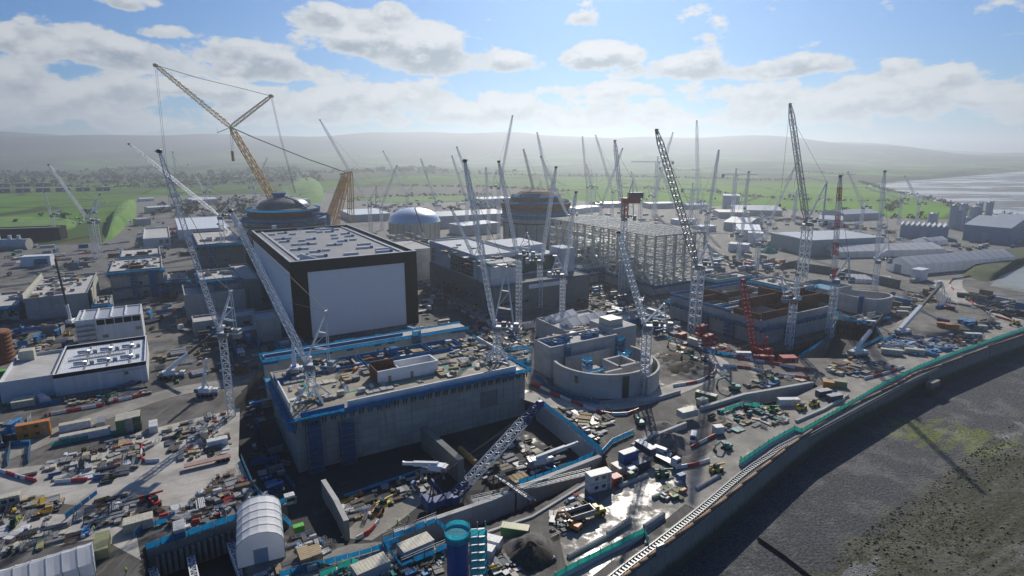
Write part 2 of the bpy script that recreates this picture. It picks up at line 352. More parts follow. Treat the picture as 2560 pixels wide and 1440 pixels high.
def thing(name, label, cat, loc=(0, 0, 0), rz=0.0, group=None):
    o = bpy.data.objects.new(name, None); COL.objects.link(o); o.location = loc; o.rotation_euler = (0, 0, rz); o.empty_display_size = .5
    return tag(o, label, cat, group)
def tag(o, label, cat, group=None):
    o['label'] = label; o['category'] = cat
    if group: o['group'] = group
    return o
def struct(o): o['kind'] = 'structure'; return o
def copy_tree(o, parent=None, color=None):
    c = o.copy(); COL.objects.link(c)
    if parent is not None: c.parent = parent
    if color and o.get('tint'): c.color = tuple(color) + (1,)
    for ch in list(o.children): copy_tree(ch, c, color)
    return c
def stuff(o): o['kind'] = 'stuff'; return o
def inside(px, py, poly):
    res = np.zeros(px.shape, bool); n = len(poly)
    for i in range(n):
        x0, y0 = poly[i][0], poly[i][1]; x1, y1 = poly[(i + 1) % n][0], poly[(i + 1) % n][1]
        if y0 == y1: continue
        c = ((y0 > py) != (y1 > py)) & (px < (x1 - x0) * (py - y0) / (y1 - y0) + x0)
        res ^= c
    return res
plain('earth', (.10, .09, .075), .95, var=.4, scale=.03)
# ---------------------------------------------------------------- land, shore, water
SW = [(1180, 1880), (1480, 1530), (1580, 1440), (1650, 1385), (1780, 1285), (1895, 1190), (2000, 1105), (2105, 1035), (2245, 965), (2295, 937), (2357, 917), (2560, 842), (2900, 735), (3300, 650)]
SWW = [P(*p) for p in SW]
COAST = [P(*p) for p in ((2700, 575), (2560, 545), (2440, 530), (2340, 500), (2230, 478), (2150, 455), (2330, 441), (2560, 417))]
SEA = SWW + COAST + [Vector((14000, 9000, 0)), Vector((14000, -3000, 0)), Vector((-150, -3000, 0)), Vector((-60, 20, 0))]
def polyw(px, z=0.0): return [P(x, y, z) for x, y in px]
PITS = [(polyw([(650, 935), (590, 1010), (600, 1150), (640, 1235), (730, 1325), (800, 1342), (872, 1350), (985, 1340), (1230, 1257), (1300, 1228), (1502, 1142), (1345, 1007), (1295, 990), (1205, 870), (1000, 860), (700, 890)]), -7.0),
        (polyw([(372, 1374), (588, 1304), (598, 1440), (612, 1540), (366, 1540)]), -8.0),
        (polyw([(2085, 800), (2180, 812), (2198, 850), (2110, 893), (2000, 893), (1930, 902), (1910, 880), (2060, 846)]), -8.0),
        (polyw([(1860, 992), (2035, 964), (2046, 990), (1985, 1013), (1870, 1032)]), -5.0),
        (polyw([(985, 1346), (1232, 1262), (1300, 1236), (1500, 1152), (1506, 1172), (1318, 1268), (1010, 1388)]), -5.0)]
MOUNDS = [(P(1668, 1108), 8.0, 2.8), (P(1320, 1375), 6.0, 3.2), (P(1690, 915), 16, 1.6), (P(1730, 930), 9, 3.0), (P(1660, 900), 12, 2.0), (P(1610, 1050), 5, 1.6), (P(1710, 880), 9, 2.0)]
def ridge_y(px):
    xs = [-1500, 0, 200, 440, 600, 800, 1000, 1200, 1350, 1600, 1800, 2000, 2100, 2250, 2400, 4500]
    ys = [338, 340, 342, 349, 345, 338, 336, 333, 338, 345, 348, 352, 358, 369, 384, 398]
    return np.interp(px, xs, ys)
def sm(t): t = np.clip(t, 0, 1); return t * t * (3 - 2 * t)
def land_h(x, y):
    r = np.hypot(x, y); px = 1280 + FPX / math.cos(PIT) * x / np.maximum(y, 50)
    el = (375.6 - ridge_y(px)) / 1520
    top = CAMH + 7400 * el
    h = top * sm((r - 3600) / 3800) ** 1.25
    h = h + (14 * np.sin(x * .0021 + y * .0013) + 10 * np.sin(x * .0043 - y * .0017 + 1)) * sm((r - 1300) / 2500)
    h = h + sm((r - 4500) / 2500) * (9 * np.sin(x * .0031) + 6 * np.sin(x * .0074 + y * .002))
    return np.where(h > 0, h, h * .3)
def make_land():
    az = np.radians(np.linspace(-74, 74, 260)); rr = np.geomspace(90, 13200, 190)
    A, RR = np.meshgrid(az, rr); x = RR * np.sin(A); y = RR * np.cos(A)
    z = land_h(x, y)
    ins = (x > -445) & (x < 495) & (y < 535); z = np.where(ins, -11.0, z)
    z = np.where(inside(x, y, SEA), -14.0, z)
    pts = [[(x[i, j], y[i, j], z[i, j]) for j in range(len(az))] for i in range(len(rr))]
    m = MB(); m.grid(pts); m.f = [tuple(reversed(f)) for f in m.f]
    struct(m.build('farmland', 'farmland', smooth=True))
make_land()
def make_ground():
    xs = np.concatenate((np.arange(-470, -180, 10.), np.arange(-180, 330, .8), np.arange(330, 521, 10.)))
    ys = np.concatenate((np.arange(50, 95, 5.), np.arange(95, 330, .8), np.arange(330, 561, 8.)))
    X, Y = np.meshgrid(xs, ys); Z = np.zeros_like(X)
    for c, r, h in MOUNDS:
        d = np.hypot(X - c.x, Y - c.y) / r
        Z = np.maximum(Z, h * np.clip(1.15 - d, 0, 1) * (1 + .25 * np.sin(X * 1.1) * np.sin(Y * .9 + 1)))
    for poly, z in PITS:
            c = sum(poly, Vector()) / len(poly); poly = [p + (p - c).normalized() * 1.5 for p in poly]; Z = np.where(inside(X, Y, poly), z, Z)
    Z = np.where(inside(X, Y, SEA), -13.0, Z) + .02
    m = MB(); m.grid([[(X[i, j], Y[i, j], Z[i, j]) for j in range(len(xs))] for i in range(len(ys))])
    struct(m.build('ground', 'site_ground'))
make_ground()
def sheet(name, px, mat, z=.06, kind='structure'):
    m = MB(); pts = [P(x, y, z if z > -1 else -7.0) for x, y in px]
    for p in pts: p.z = z
    m.add(pts, [tuple(range(len(pts)))])
    o = m.build(name, mat); o['kind'] = kind
    if o.data.polygons[0].normal.z < 0: o.data.flip_normals()
    return o
def strip_pts(path, off):                              # path offset sideways (positive: to the right)
    out = []
    for i, p in enumerate(path):
        a = path[max(0, i - 1)]; b = path[min(len(path) - 1, i + 1)]
        d = Vector((b.x - a.x, b.y - a.y, 0)).normalized(); n = Vector((d.y, -d.x, 0))
        k = 1.0
        if 0 < i < len(path) - 1:
            e = Vector((p.x - a.x, p.y - a.y, 0)).normalized(); k = 1 / max(.5, e.dot(d))
        out.append(Vector((p.x, p.y, p.z)) + n * off * k)
    return out
def sweep(m, path, prof):                              # closed profile (offset to the right, height above the path)
    rows = [strip_pts(path, o) for o, z in prof]; n = len(prof); k = len(path)
    vs = [rows[j][i] + Vector((0, 0, prof[j][1])) for i in range(k) for j in range(n)]
    m.add(vs, [(i * n + j, i * n + (j + 1) % n, (i + 1) * n + (j + 1) % n, (i + 1) * n + j) for i in range(k - 1) for j in range(n)] + [tuple(reversed(range(n))), tuple(range((k - 1) * n, k * n))])
    return m
def smooth_path(pts, n=4):
    out = []
    for i in range(len(pts) - 1):
        p0, p1, p2, p3 = pts[max(0, i - 1)], pts[i], pts[i + 1], pts[min(len(pts) - 1, i + 2)]
        for j in range(n):
            t = j / n
            out.append(.5 * ((2 * p1) + (p2 - p0) * t + (2 * p0 - 5 * p1 + 4 * p2 - p3) * t * t + (3 * p1 - p0 - 3 * p2 + p3) * t ** 3))
    return out + [pts[-1]]
def road(name, px, w, mat, z=.08):
    path = smooth_path([P(x, y, 0) for x, y in px]); m = MB()
    a, b = strip_pts(path, -w / 2), strip_pts(path, w / 2)
    m.grid([[Vector((p.x, p.y, z)) for p in a], [Vector((p.x, p.y, z)) for p in b]]); m.f = [tuple(reversed(f)) for f in m.f]
    o = struct(m.build(name, mat)); 
    if o.data.polygons[0].normal.z < 0: o.data.flip_normals()
    return path
# works yard beyond the near ground
sheet('works_yard', [(-300, 640), (30, 618), (262, 606), (300, 560), (332, 500), (380, 478), (560, 462), (760, 476), (1000, 500), (1250, 505), (1420, 500), (1600, 512), (1760, 518), (1850, 512), (2000, 526), (2200, 542), (2380, 552), (2480, 552), (2700, 580), (2900, 640), (2500, 700), (900, 700), (300, 690), (-200, 700)], 'yard_far', .12)
sheet('earth_bank', [(800, 480), (860, 462), (1000, 452), (1120, 456), (1260, 470), (1430, 484), (1300, 492), (1100, 486), (880, 492)], 'earth', .6)
sheet('grass_strip', [(850, 498), (900, 490), (1100, 488), (1260, 492), (1300, 500), (1000, 506)], 'embank', .7)
sheet('laydown_yard', [(-120, 1190), (120, 1160), (330, 1085), (470, 1050), (600, 1020), (596, 1140), (634, 1232), (560, 1245), (430, 1265), (180, 1262), (0, 1240), (-120, 1250)], 'pale_slab', .07)
sheet('yard_strip', [(-60, 1290), (180, 1285), (340, 1330), (352, 1400), (250, 1345), (-60, 1400)], 'pale_slab', .07)
sheet('pit_slab', [(850, 1345), (905, 1290), (1000, 1235), (1065, 1210), (1085, 1235), (985, 1315), (930, 1352)], 'road_mud', -6.9)
sheet('ramp', [(690, 1445), (800, 1385), (872, 1362), (985, 1352), (1010, 1385), (850, 1450)], 'road_mud', .07)
sheet('tarmac_apron', [(1052, 720), (1120, 745), (1235, 812), (1160, 835), (1052, 800)], 'tarmac', .05)
sheet('wet_slab', [(1420, 1440), (1395, 1330), (1480, 1270), (1640, 1160), (1725, 1160), (1840, 1170), (1700, 1270), (1600, 1350), (1480, 1440)], 'wet_slab', .07)
road('quay_road', [(1700, 1440 - 185), (1960, 1060), (2060, 1000), (2180, 945), (2300, 905), (2450, 850), (2560, 800), (2800, 720)], 16, 'road_mud', .09)
road('site_road', [(2680, 770), (2580, 775), (2510, 790), (2440, 765), (2370, 715), (2390, 670), (2420, 640), (2400, 620)], 17, 'pale_slab', .11)
road('bend_road', [(1310, 985), (1400, 1010), (1500, 1015), (1600, 1000), (1720, 960), (1800, 915), (1745, 880), (1690, 855)], 9, 'pale_slab', .10)
road('back_road', [(0, 668), (130, 668), (300, 640), (430, 612), (600, 600)], 10, 'yard_far', .14)
road('left_road', [(-60, 1160), (60, 1120), (200, 1060), (420, 985), (560, 960)], 10, 'road_mud', .12)
road('hall_road', [(1060, 700), (1130, 740), (1220, 800), (1300, 860), (1345, 960)], 9, 'road_mud', .10)
road('hill_lane', [(795, 452), (788, 462), (800, 480), (806, 498)], 9, 'pale_slab', .3)
road('far_lane', [(330, 500), (338, 530), (345, 560), (420, 590)], 14, 'yard_far', .2)
# shore
def make_shore():
    m = MB(); top = strip_pts(SWW, -2); pts = [Vector((p.x, p.y, -8)) for p in top] + [Vector((1400, 300, -8)), Vector((1200, -200, -8)), Vector((-40, -200, -8))]
    m.add(pts, [tuple(range(len(pts)))]); o = struct(m.build('foreshore', 'foreshore'))
    if o.data.polygons[0].normal.z < 0: o.data.flip_normals()
    m = MB(); pts = [Vector((p.x, p.y, -8.4)) for p in [P(3300, 650), P(2680, 570), P(2540, 540), P(2400, 512), P(2200, 470), P(2130, 452), P(2300, 444), P(2560, 424)]] + [Vector((9000, 5200, -8.4)), Vector((9000, 500, -8.4))]
    m.add(pts, [tuple(range(len(pts)))]); o = struct(m.build('mudflat', 'mudflat'))
    if o.data.polygons[0].normal.z < 0: o.data.flip_normals()
    m = MB(); m.add([(1500, 1200, -8.2), (13000, 900, -8.2), (13000, 12500, -8.2), (5200, 6800, -8.2), (2300, 2500, -8.2)], [(0, 1, 2, 3, 4)]); struct(m.build('sea', 'sea'))
make_shore()
sheet('lagoon', [(2475, 715), (2500, 690), (2560, 668), (2760, 665), (2760, 735), (2560, 732)], 'lagoon', .2)
def embank(px, h, top_off, mat, name='embankment'):
    base = [P(x, y) for x, y in px]; c = sum(base, Vector()) / len(base)
    base = smooth_path(base + [base[0]], 5)[:-1]; n = len(base); m = MB(); q = random.Random(n + int(c.x)); K = 9
    rings = [[p + (c - p) * min(.97, top_off * f * 1.15 if f < .87 else top_off + (1 - top_off) * (f - .87) / .13) + Vector((0, 0, h * f * f * (3 - 2 * f) * q.uniform(.95, 1.05))) for p in base] for f in [i / K for i in range(K + 1)]]
    m.add([p for r in rings for p in r], [(r * n + i, r * n + (i + 1) % n, (r + 1) * n + (i + 1) % n, (r + 1) * n + i) for r in range(K) for i in range(n)] + [tuple(range(K * n, (K + 1) * n))])
    o = struct(m.build(name, mat, smooth=True))
    if o.data.polygons[-1].normal.z < 0: o.data.flip_normals()
embank([(258, 608), (268, 560), (300, 515), (338, 498), (340, 540), (322, 560), (285, 596)], 14, .55, 'embank')
embank([(-100, 590), (100, 585), (190, 566), (150, 545), (-100, 548)], 3, .2, 'embank')
embank([(700, 475), (760, 440), (800, 452), (812, 500), (760, 505)], 12, .5, 'embank')
embank([(2400, 690), (2440, 640), (2560, 622), (2700, 630), (2700, 655), (2560, 660), (2500, 684), (2470, 705)], 5, .25, 'bank_dark')
embank([(2220, 830), (2290, 770), (2420, 760), (2490, 800), (2460, 830), (2330, 850)], 3, .2, 'site_ground')
# rocks and weed: uncountable, one mesh
def make_weed():
    m = MB(); r = random.Random(3); a0, a1 = P(1640, 1440, -8), P(2560, 905, -8); d = (a1 - a0).normalized(); n = Vector((d.y, -d.x, 0))
    for i in range(30000):
        dist = 21 + 125 * r.random() ** 1.3; al = -40 + 330 * r.random()
        if math.sin(al * .09 + 2 * math.sin(dist * .07)) + math.sin(dist * .19 + al * .03) + r.gauss(0, .8) < .25 - dist * .012: continue
        c = a0 + d * al + n * dist; s = r.uniform(.2, .6) + .4 * (r.random() < .2); t = r.random() * 6.28
        ring = [(c.x + s * r.uniform(.6, 1.3) * math.cos(t + k * 1.257), c.y + s * r.uniform(.6, 1.3) * math.sin(t + k * 1.257), -8.15) for k in range(5)]
        m.add(ring + [(c.x, c.y, -8 + s * r.uniform(.25, .5))], [(k, (k + 1) % 5, 5) for k in range(5)])
    return m
plain('weed', (.05, .055, .012), .8, var=.8, scale=.35)
tag(stuff(make_weed().build('seaweed_rocks', 'weed')), 'dark weed covered rocks scattered over the foreshore', 'rocks')
# sea wall with its coping pipe, the sleepered trough inside it and the green mesh fence
def make_seawall():
    path = smooth_path(SWW, 3); t = thing('sea_wall', 'long stained concrete sea wall above the foreshore', 'wall', path[0])
    m = sweep(MB(), path, [(0, .3), (.3, .1), (1.0, -8.6), (-2.2, -8.6), (-1.4, .1), (-1.2, .3)]); m.build('wall', 'sea_concrete', t)
    m = MB(); cp = [p + Vector((0, 0, .75)) for p in strip_pts(path, -.6)]
    m.path(cp, .9, .9, 8); m.build('coping_pipe', 'brown_pipe', t, smooth=True)
    c = P(2330, 935, 0); F = Fr(c, P(2400, 906) - c); m = MB(); m.box(F, -6, 1, -3.2, -.6, -8.2, -2.0); m.build('buttress', 'sea_concrete', t)
    m = MB(); m.prism([tuple(p.xy) for p in polyw([(1638, 1388), (1656, 1380), (1660, 1384), (1642, 1392)], .3)], .2, 3.0); m.build('end_post', 'grey_steel', t)
    px = [(1400, 1560), (1560, 1425), (1640, 1365), (1750, 1278), (1860, 1185), (1925, 1140), (1950, 1121), (2005, 1093), (2130, 1026), (2260, 958), (2400, 894), (2560, 826), (2760, 760)]
    tr = smooth_path([P(*p) for p in px], 6); k = thing('cable_track', 'pale sleepered cable track running along the sea wall', 'track', tr[0])
    m = sweep(MB(), tr, [(-1.5, .05), (1.5, .05), (1.5, .2), (-1.5, .2)]); m.build('bed', 'dark_steel', k)
    m = MB(); m.path([p + Vector((0, 0, .55)) for p in strip_pts(tr, -.8)], .16); m.path([p + Vector((0, 0, .55)) for p in strip_pts(tr, .8)], .16); m.build('rail', 'grey_steel', k)
    m = MB(); acc = 0
    for a, b in zip(tr, tr[1:]):
        L = (b - a).length; d = (b - a) / L
        while acc < L:
            c = a + d * acc; n = Vector((d.y, -d.x, 0)); m.bar(c - n * 1.1 + Vector((0, 0, .32)), c + n * 1.1 + Vector((0, 0, .32)), .45, .2); acc += 1.2
        acc -= L
    m.build('sleepers', 'grey_steel', k, stuff=True)
    for px, lab in (([(1180, 1600), (1330, 1490), (1415, 1436), (1500, 1392), (1610, 1338), (1620, 1362)], 'teal mesh fence beside the wet slab, nearest run along the sea wall'),
                    ([(1848, 1166), (1920, 1115), (1985, 1078), (2002, 1086), (2100, 1030), (2210, 965), (2300, 922), (2390, 887), (2502, 847), (2570, 824), (2800, 748)], 'long teal mesh fence along the quay road edge')):
        pa = [P(*p) for p in px]; k = thing('mesh_fence', lab, 'fence', pa[0])
        m = MB()
        for a, b in zip(pa, pa[1:]):
            n = max(1, int((b - a).length / 3.2))
            for i in range(n):
                p, q = a.lerp(b, (i + .03) / n), a.lerp(b, (i + .97) / n); h = 2.0 + rnd.uniform(-.12, .12)
                m.add([p + Vector((0, 0, .3)), q + Vector((0, 0, .3)), q + Vector((0, 0, h)), p + Vector((0, 0, h))], [(0, 1, 2, 3)])
                m.bar(p + Vector((0, 0, h)), q + Vector((0, 0, h)), .12)
        m.build('mesh_panel', 'teal_net', k)
        m = MB()
        for a, b in zip(pa, pa[1:]):
            n = max(1, int((b - a).length / 3.2))
            for i in range(n + 1): p = a.lerp(b, i / n); m.bar(p, p + Vector((0, 0, 2.5)), .13)
        m.build('post', 'grey_steel', k, stuff=True)
        m = sweep(MB(), [Vector((p.x, p.y, 0)) for p in pa], [(-.2, 0), (.9, 0), (.9, .7), (-.2, .7)]); m.build('base_kerb', 'pale_concrete', k)
    pa = [P(*p) for p in [(1890, 1352), (1960, 1400), (2020, 1445), (2100, 1510)]]
    for p in pa: p.z = -8
    pa = [P(x, y, -8) for x, y in [(1895, 1350), (1960, 1395), (2030, 1450), (2100, 1510)]]
    m = MB()
    for a, b in zip(pa, pa[1:]):
        for i in range(6): p = a.lerp(b, i / 6); m.bar(p + Vector((0, 0, -.3)), p + Vector((0, 0, .8)), .28)
        m.bar(a + Vector((0, 0, .6)), b + Vector((0, 0, .6)), .3, .9)
    tag(m.build('groyne', 'soil'), 'weathered timber groyne running down the shingle', 'groyne')
make_seawall()
# far trees and hedges, one mass; nearer trees as things
def clump(m, c, s, r, n=14):
    for i in range(n):
        th, ph = r.random() * 6.28, math.acos(r.uniform(-.5, 1)); q = r.uniform(.35, 1.0) * s
        p = Vector((c.x + q * math.sin(ph) * math.cos(th), c.y + q * math.sin(ph) * math.sin(th), c.z + s * .55 + q * .8 * math.cos(ph))); w = s * r.uniform(.22, .45)
        a = Vector((r.gauss(0, 1), r.gauss(0, 1), r.gauss(0, .6))).normalized() * w; b = Vector((r.gauss(0, 1), r.gauss(0, 1), r.gauss(0, .6))).normalized() * w
        m.add([p - a, p + b, p + a, p - b], [(0, 1, 2, 3)])
def make_far_trees():
    r = random.Random(5); m = MB(); pts = []
    woods = [(0, 300, 425, 462, 150), (250, 560, 425, 470, 220), (560, 800, 425, 465, 180), (0, 600, 400, 420, 260), (600, 1300, 412, 432, 260), (1300, 2200, 400, 425, 300), (800, 1250, 410, 440, 260), (1000, 1250, 385, 408, 120), (0, 450, 375, 400, 160), (500, 900, 372, 402, 160), (1250, 1800, 395, 418, 160),
             (1800, 2300, 385, 420, 200), (40, 120, 430, 440, 30), (400, 640, 500, 540, 60)]
    for x0, x1, y0, y1, n in woods:
        for i in range(n): pts.append((P(r.uniform(x0, x1), r.uniform(y0, y1)), r.uniform(5, 10)))
    lines = [[(0, 462), (250, 470), (480, 470)], [(0, 440), (350, 445), (700, 452)], [(150, 415), (420, 430)], [(520, 440), (800, 430)], [(830, 436), (1280, 432)], [(1200, 438), (1560, 442), (1830, 448)],
             [(1480, 425), (1900, 428), (2150, 440)], [(1850, 452), (2020, 450)], [(1830, 488), (1990, 502), (2210, 505), (2245, 508), (2215, 530)], [(1560, 470), (1780, 480), (1840, 490)], [(1000, 466), (1240, 470), (1420, 480)],
             [(1850, 520), (2000, 530), (2200, 545), (2330, 548)], [(2150, 456), (2230, 480), (2340, 502), (2440, 531), (2560, 546)], [(860, 500), (1000, 492), (1230, 488)], [(0, 398), (600, 405), (1000, 400)], [(1300, 405), (1800, 402), (2100, 410)], [(100, 542), (240, 536)], [(440, 545), (560, 540)]]
    for l in lines:
        for a, b in zip(l, l[1:]):
            pa, pb = P(*a), P(*b); n = int(min(90, (pb - pa).length / 7))
            for i in range(n): pts.append((pa.lerp(pb, i / n) + Vector((r.gauss(0, 4), r.gauss(0, 5), 0)), r.uniform(2.6, 6.0)))
    for p, s in pts:
        z = float(land_h(np.array(p.x), np.array(p.y)))
        if (abs(p.x) < 440 and p.y < 535) or p.y > 2700 + 300 * math.sin(p.x * .01): continue
        p.z = z; s *= 1 + max(0, p.y - 1500) / 1800
        clump(m, p, s, r)
    tag(stuff(m.build('far_woodland', 'leaf')), 'dark hedgerows and woods across the farmland', 'woodland')
make_far_trees()
def make_trees():
    r = random.Random(9); m = MB()
    for i in range(26): clump(m, Vector((r.gauss(0, 1.6), r.gauss(0, 1.6), 3 + r.random() * 4)), 1.7, r, 16)
    t = MB(); t.lathe((0, 0, 0), [(.5, 0), (.35, 2), (.22, 5), (.06, 8)], 7)
    for k in range(7): a = k * .9; t.bar((0, 0, 2.5 + k * .6), (2.2 * math.cos(a), 2.2 * math.sin(a), 5 + k * .5), .16)
    spots = [(40, 560, 'beside the pale ponds'), (160, 552, 'at the end of the grass bank'), (215, 545, 'near the far access road'), (690, 540, 'below the round tank building'), (385, 545, 'behind the long white shed'),
             (2110, 533, 'on the field edge by the grey sheds'), (2300, 545, 'between field and silos'), (1850, 526, 'left of the tall white shed'), (700, 470, 'on the green mound'), (1030, 490, 'behind the bare earth bank'), (1150, 486, 'above the green strip')]
    proto = None
    for x, y, w in spots:
        if proto is None:
            o = proto = thing('tree', '', 'tree'); t.build('trunk', 'bark', o, local=True); m.build('crown', 'leaf', o, local=True)
        else: o = copy_tree(proto)
        o.location = P(x, y); s = r.uniform(.8, 1.4); o.scale = (s, s, s * r.uniform(.8, 1.1)); o.rotation_euler.z = r.random() * 6
        o['label'] = 'dark bushy tree ' + w; o['group'] = 'single trees around the works'
make_trees()
# ---------------------------------------------------------------- buildings and large structures
def fr3(A, B, C, zt, grid=True):
    a, b = P(*A, zt), P(*B, zt); F = Fr(a, U if grid else b - a)
    return F, F.loc(b)[0], F.loc(P(*C, zt))[1]
def hollow(m, F, w, d, zb, zt, th=.6):
    m.box(F, 0, w, 0, th, zb, zt); m.box(F, 0, w, d - th, d, zb, zt); m.box(F, 0, th, th, d - th, zb, zt); m.box(F, w - th, w, th, d - th, zb, zt)
def edge_deck(F, w, d, z, parent, sides='fl', hang=2.2, out=1.5, height=1.5, mat='blue_net', brackets=True):
    r = random.Random(int(w * 10)); deck = MB(); net = MB(); br = MB()
    segs = {'f': (F.pt(-out, 0, z), F.u, -F.n, w + 2 * out), 'l': (F.pt(0, -out, z), F.n, -F.u, d + 2 * out), 'r': (F.pt(w, -out, z), F.n, F.u, d + 2 * out), 'b': (F.pt(-out, d, z), F.u, F.n, w + 2 * out)}
    for sd_ in sides:
        o, al, ou, L = segs[sd_]; n = max(1, int(L / 3.0)); G = Fr(o, al); s = 1 if G.n.dot(ou) > 0 else -1
        def bb(m, a0, a1, b0, b1, z0, z1): m.box(G, a0, a1, *sorted((b0 * s, b1 * s)), z0, z1)
        bb(deck, 0, L, .02, out, z, z + .18)
        for i in range(n):
            a0, a1 = L * i / n, L * (i + 1) / n - .12; dz = r.uniform(-.25, .25)
            for za, zb, q in ((z + .1 + max(0, dz) * .3, z + height + dz, 1), (z - .9, z - .02, r.random() < .3)):
                if q: net.add([G.pt(a0, out * s, za), G.pt(a1, out * s, za), G.pt(a1, out * s, zb), G.pt(a0, out * s, zb)], [(0, 1, 2, 3)])
            if brackets:
                for t in (.25, .6): bb(br, a0 + t * L / n, a0 + t * L / n + .22, .03, .5, z - hang, z - .1); br.bar(G.pt(a0 + t * L / n + .1, .4 * s, z - hang + .3), G.pt(a0 + t * L / n + .1, out * s, z), .14)
    deck.build('edge_deck', 'blue_deck', parent); net.build('safety_netting', 'blue_net', parent)
    if brackets: br.build('deck_bracket', 'dark_steel', parent, stuff=True)
def net_tower(F, a0, a1, b0, b1, z0, z1, parent, mat='blue_net_shaded'):
    m = MB(); p = MB(); n = max(1, int((z1 - z0) / 2.1)); r = random.Random(int(abs(a0 * 7 + b0 * 3 + z1)))
    for i in range(n):
        za, zb = z0 + (z1 - z0) * i / n + .12, z0 + (z1 - z0) * (i + 1) / n - r.uniform(.1, .7)
        for u0, v0, u1, v1 in ((a0, b0, a1, b0), (a0, b0, a0, b1), (a1, b0, a1, b1))[:3 if r.random() < .7 else 2]: m.add([F.pt(u0, v0, za), F.pt(u1, v1, za), F.pt(u1, v1, zb), F.pt(u0, v0, zb)], [(0, 1, 2, 3)])
        p.box(F, a0 - .1, a1 + .1, b0 - .1, b1 + .1, za - .12, za - .02)
    for a in (a0, a1):
        for b in (b0, b1): p.bar(F.pt(a, b, z0), F.pt(a, b, z1 + 1), .12)
    m.build('netting_tower', mat, parent); p.build('scaffold_pole', 'grey_steel', parent, stuff=True)
def block(name, label, A, B, C, zt, zb=0.0, mat='concrete', roof='pale_concrete', par=1.0, cat='building', deck=None, grid=True, wins=(), wd=None, dd=None):
    F, w, d = fr3(A, B, C, zt, grid); w = wd or w; d = dd or d
    t = thing(name, label, cat, F.pt(0, 0, zb)); m = MB(); hollow(m, F, w, d, zb, zt); m.build('wall', mat, t)
    MB().box(F, .6, w - .6, .6, d - .6, zt - par - .4, zt - par).build('roof', roof, t)
    if deck:
        edge_deck(F, w, d, zt - 2.2, t, deck); q = random.Random(int(w * 31 + zt)); k = q.uniform(.1, .6) * w
        net_tower(F, k, k + min(3.2, w * .3), -2.4, -.1, zb, zt - 2.4, t, 'blue_net')
        if zt - zb > 10: edge_deck(F, w, d, zb + (zt - zb) * .45, t, 'f', .8, 1.2, 1.2, brackets=False)
        m = MB()
        for i in range(5): a0, b0 = q.uniform(.1, .7) * w, q.uniform(.1, .8) * d; m.box(F, a0, a0 + q.uniform(.1, .25) * w, b0, b0 + .35, zt - par, zt - par + q.uniform(1, 2.6)); m.box(F, a0, a0 + .35, b0 + .4, b0 + q.uniform(.05, .15) * d + .5, zt - par, zt - par + q.uniform(1, 2.4))
        m.build('upstand', q.choice(('rust', 'pale_concrete', 'concrete')), t, stuff=True)
        for i in range(3):
            a0, z0 = q.uniform(.08, .85) * w, zb + q.uniform(.1, .6) * (zt - zb); m = MB(); m.box(F, a0, a0 + q.uniform(1, 2), -.05, .1, z0, z0 + q.uniform(1.2, 2.6)); m.build('opening', 'black_panel', t)
    for fa, a, z, ww, hh in wins:
        m = MB()
        if fa == 'f': m.box(F, a, a + ww, -.06, .2, z, z + hh)
        else: m.box(F, -.06, .2, a, a + ww, z, z + hh)
        m.build('window', 'glass', t)
    return t, F, w, d
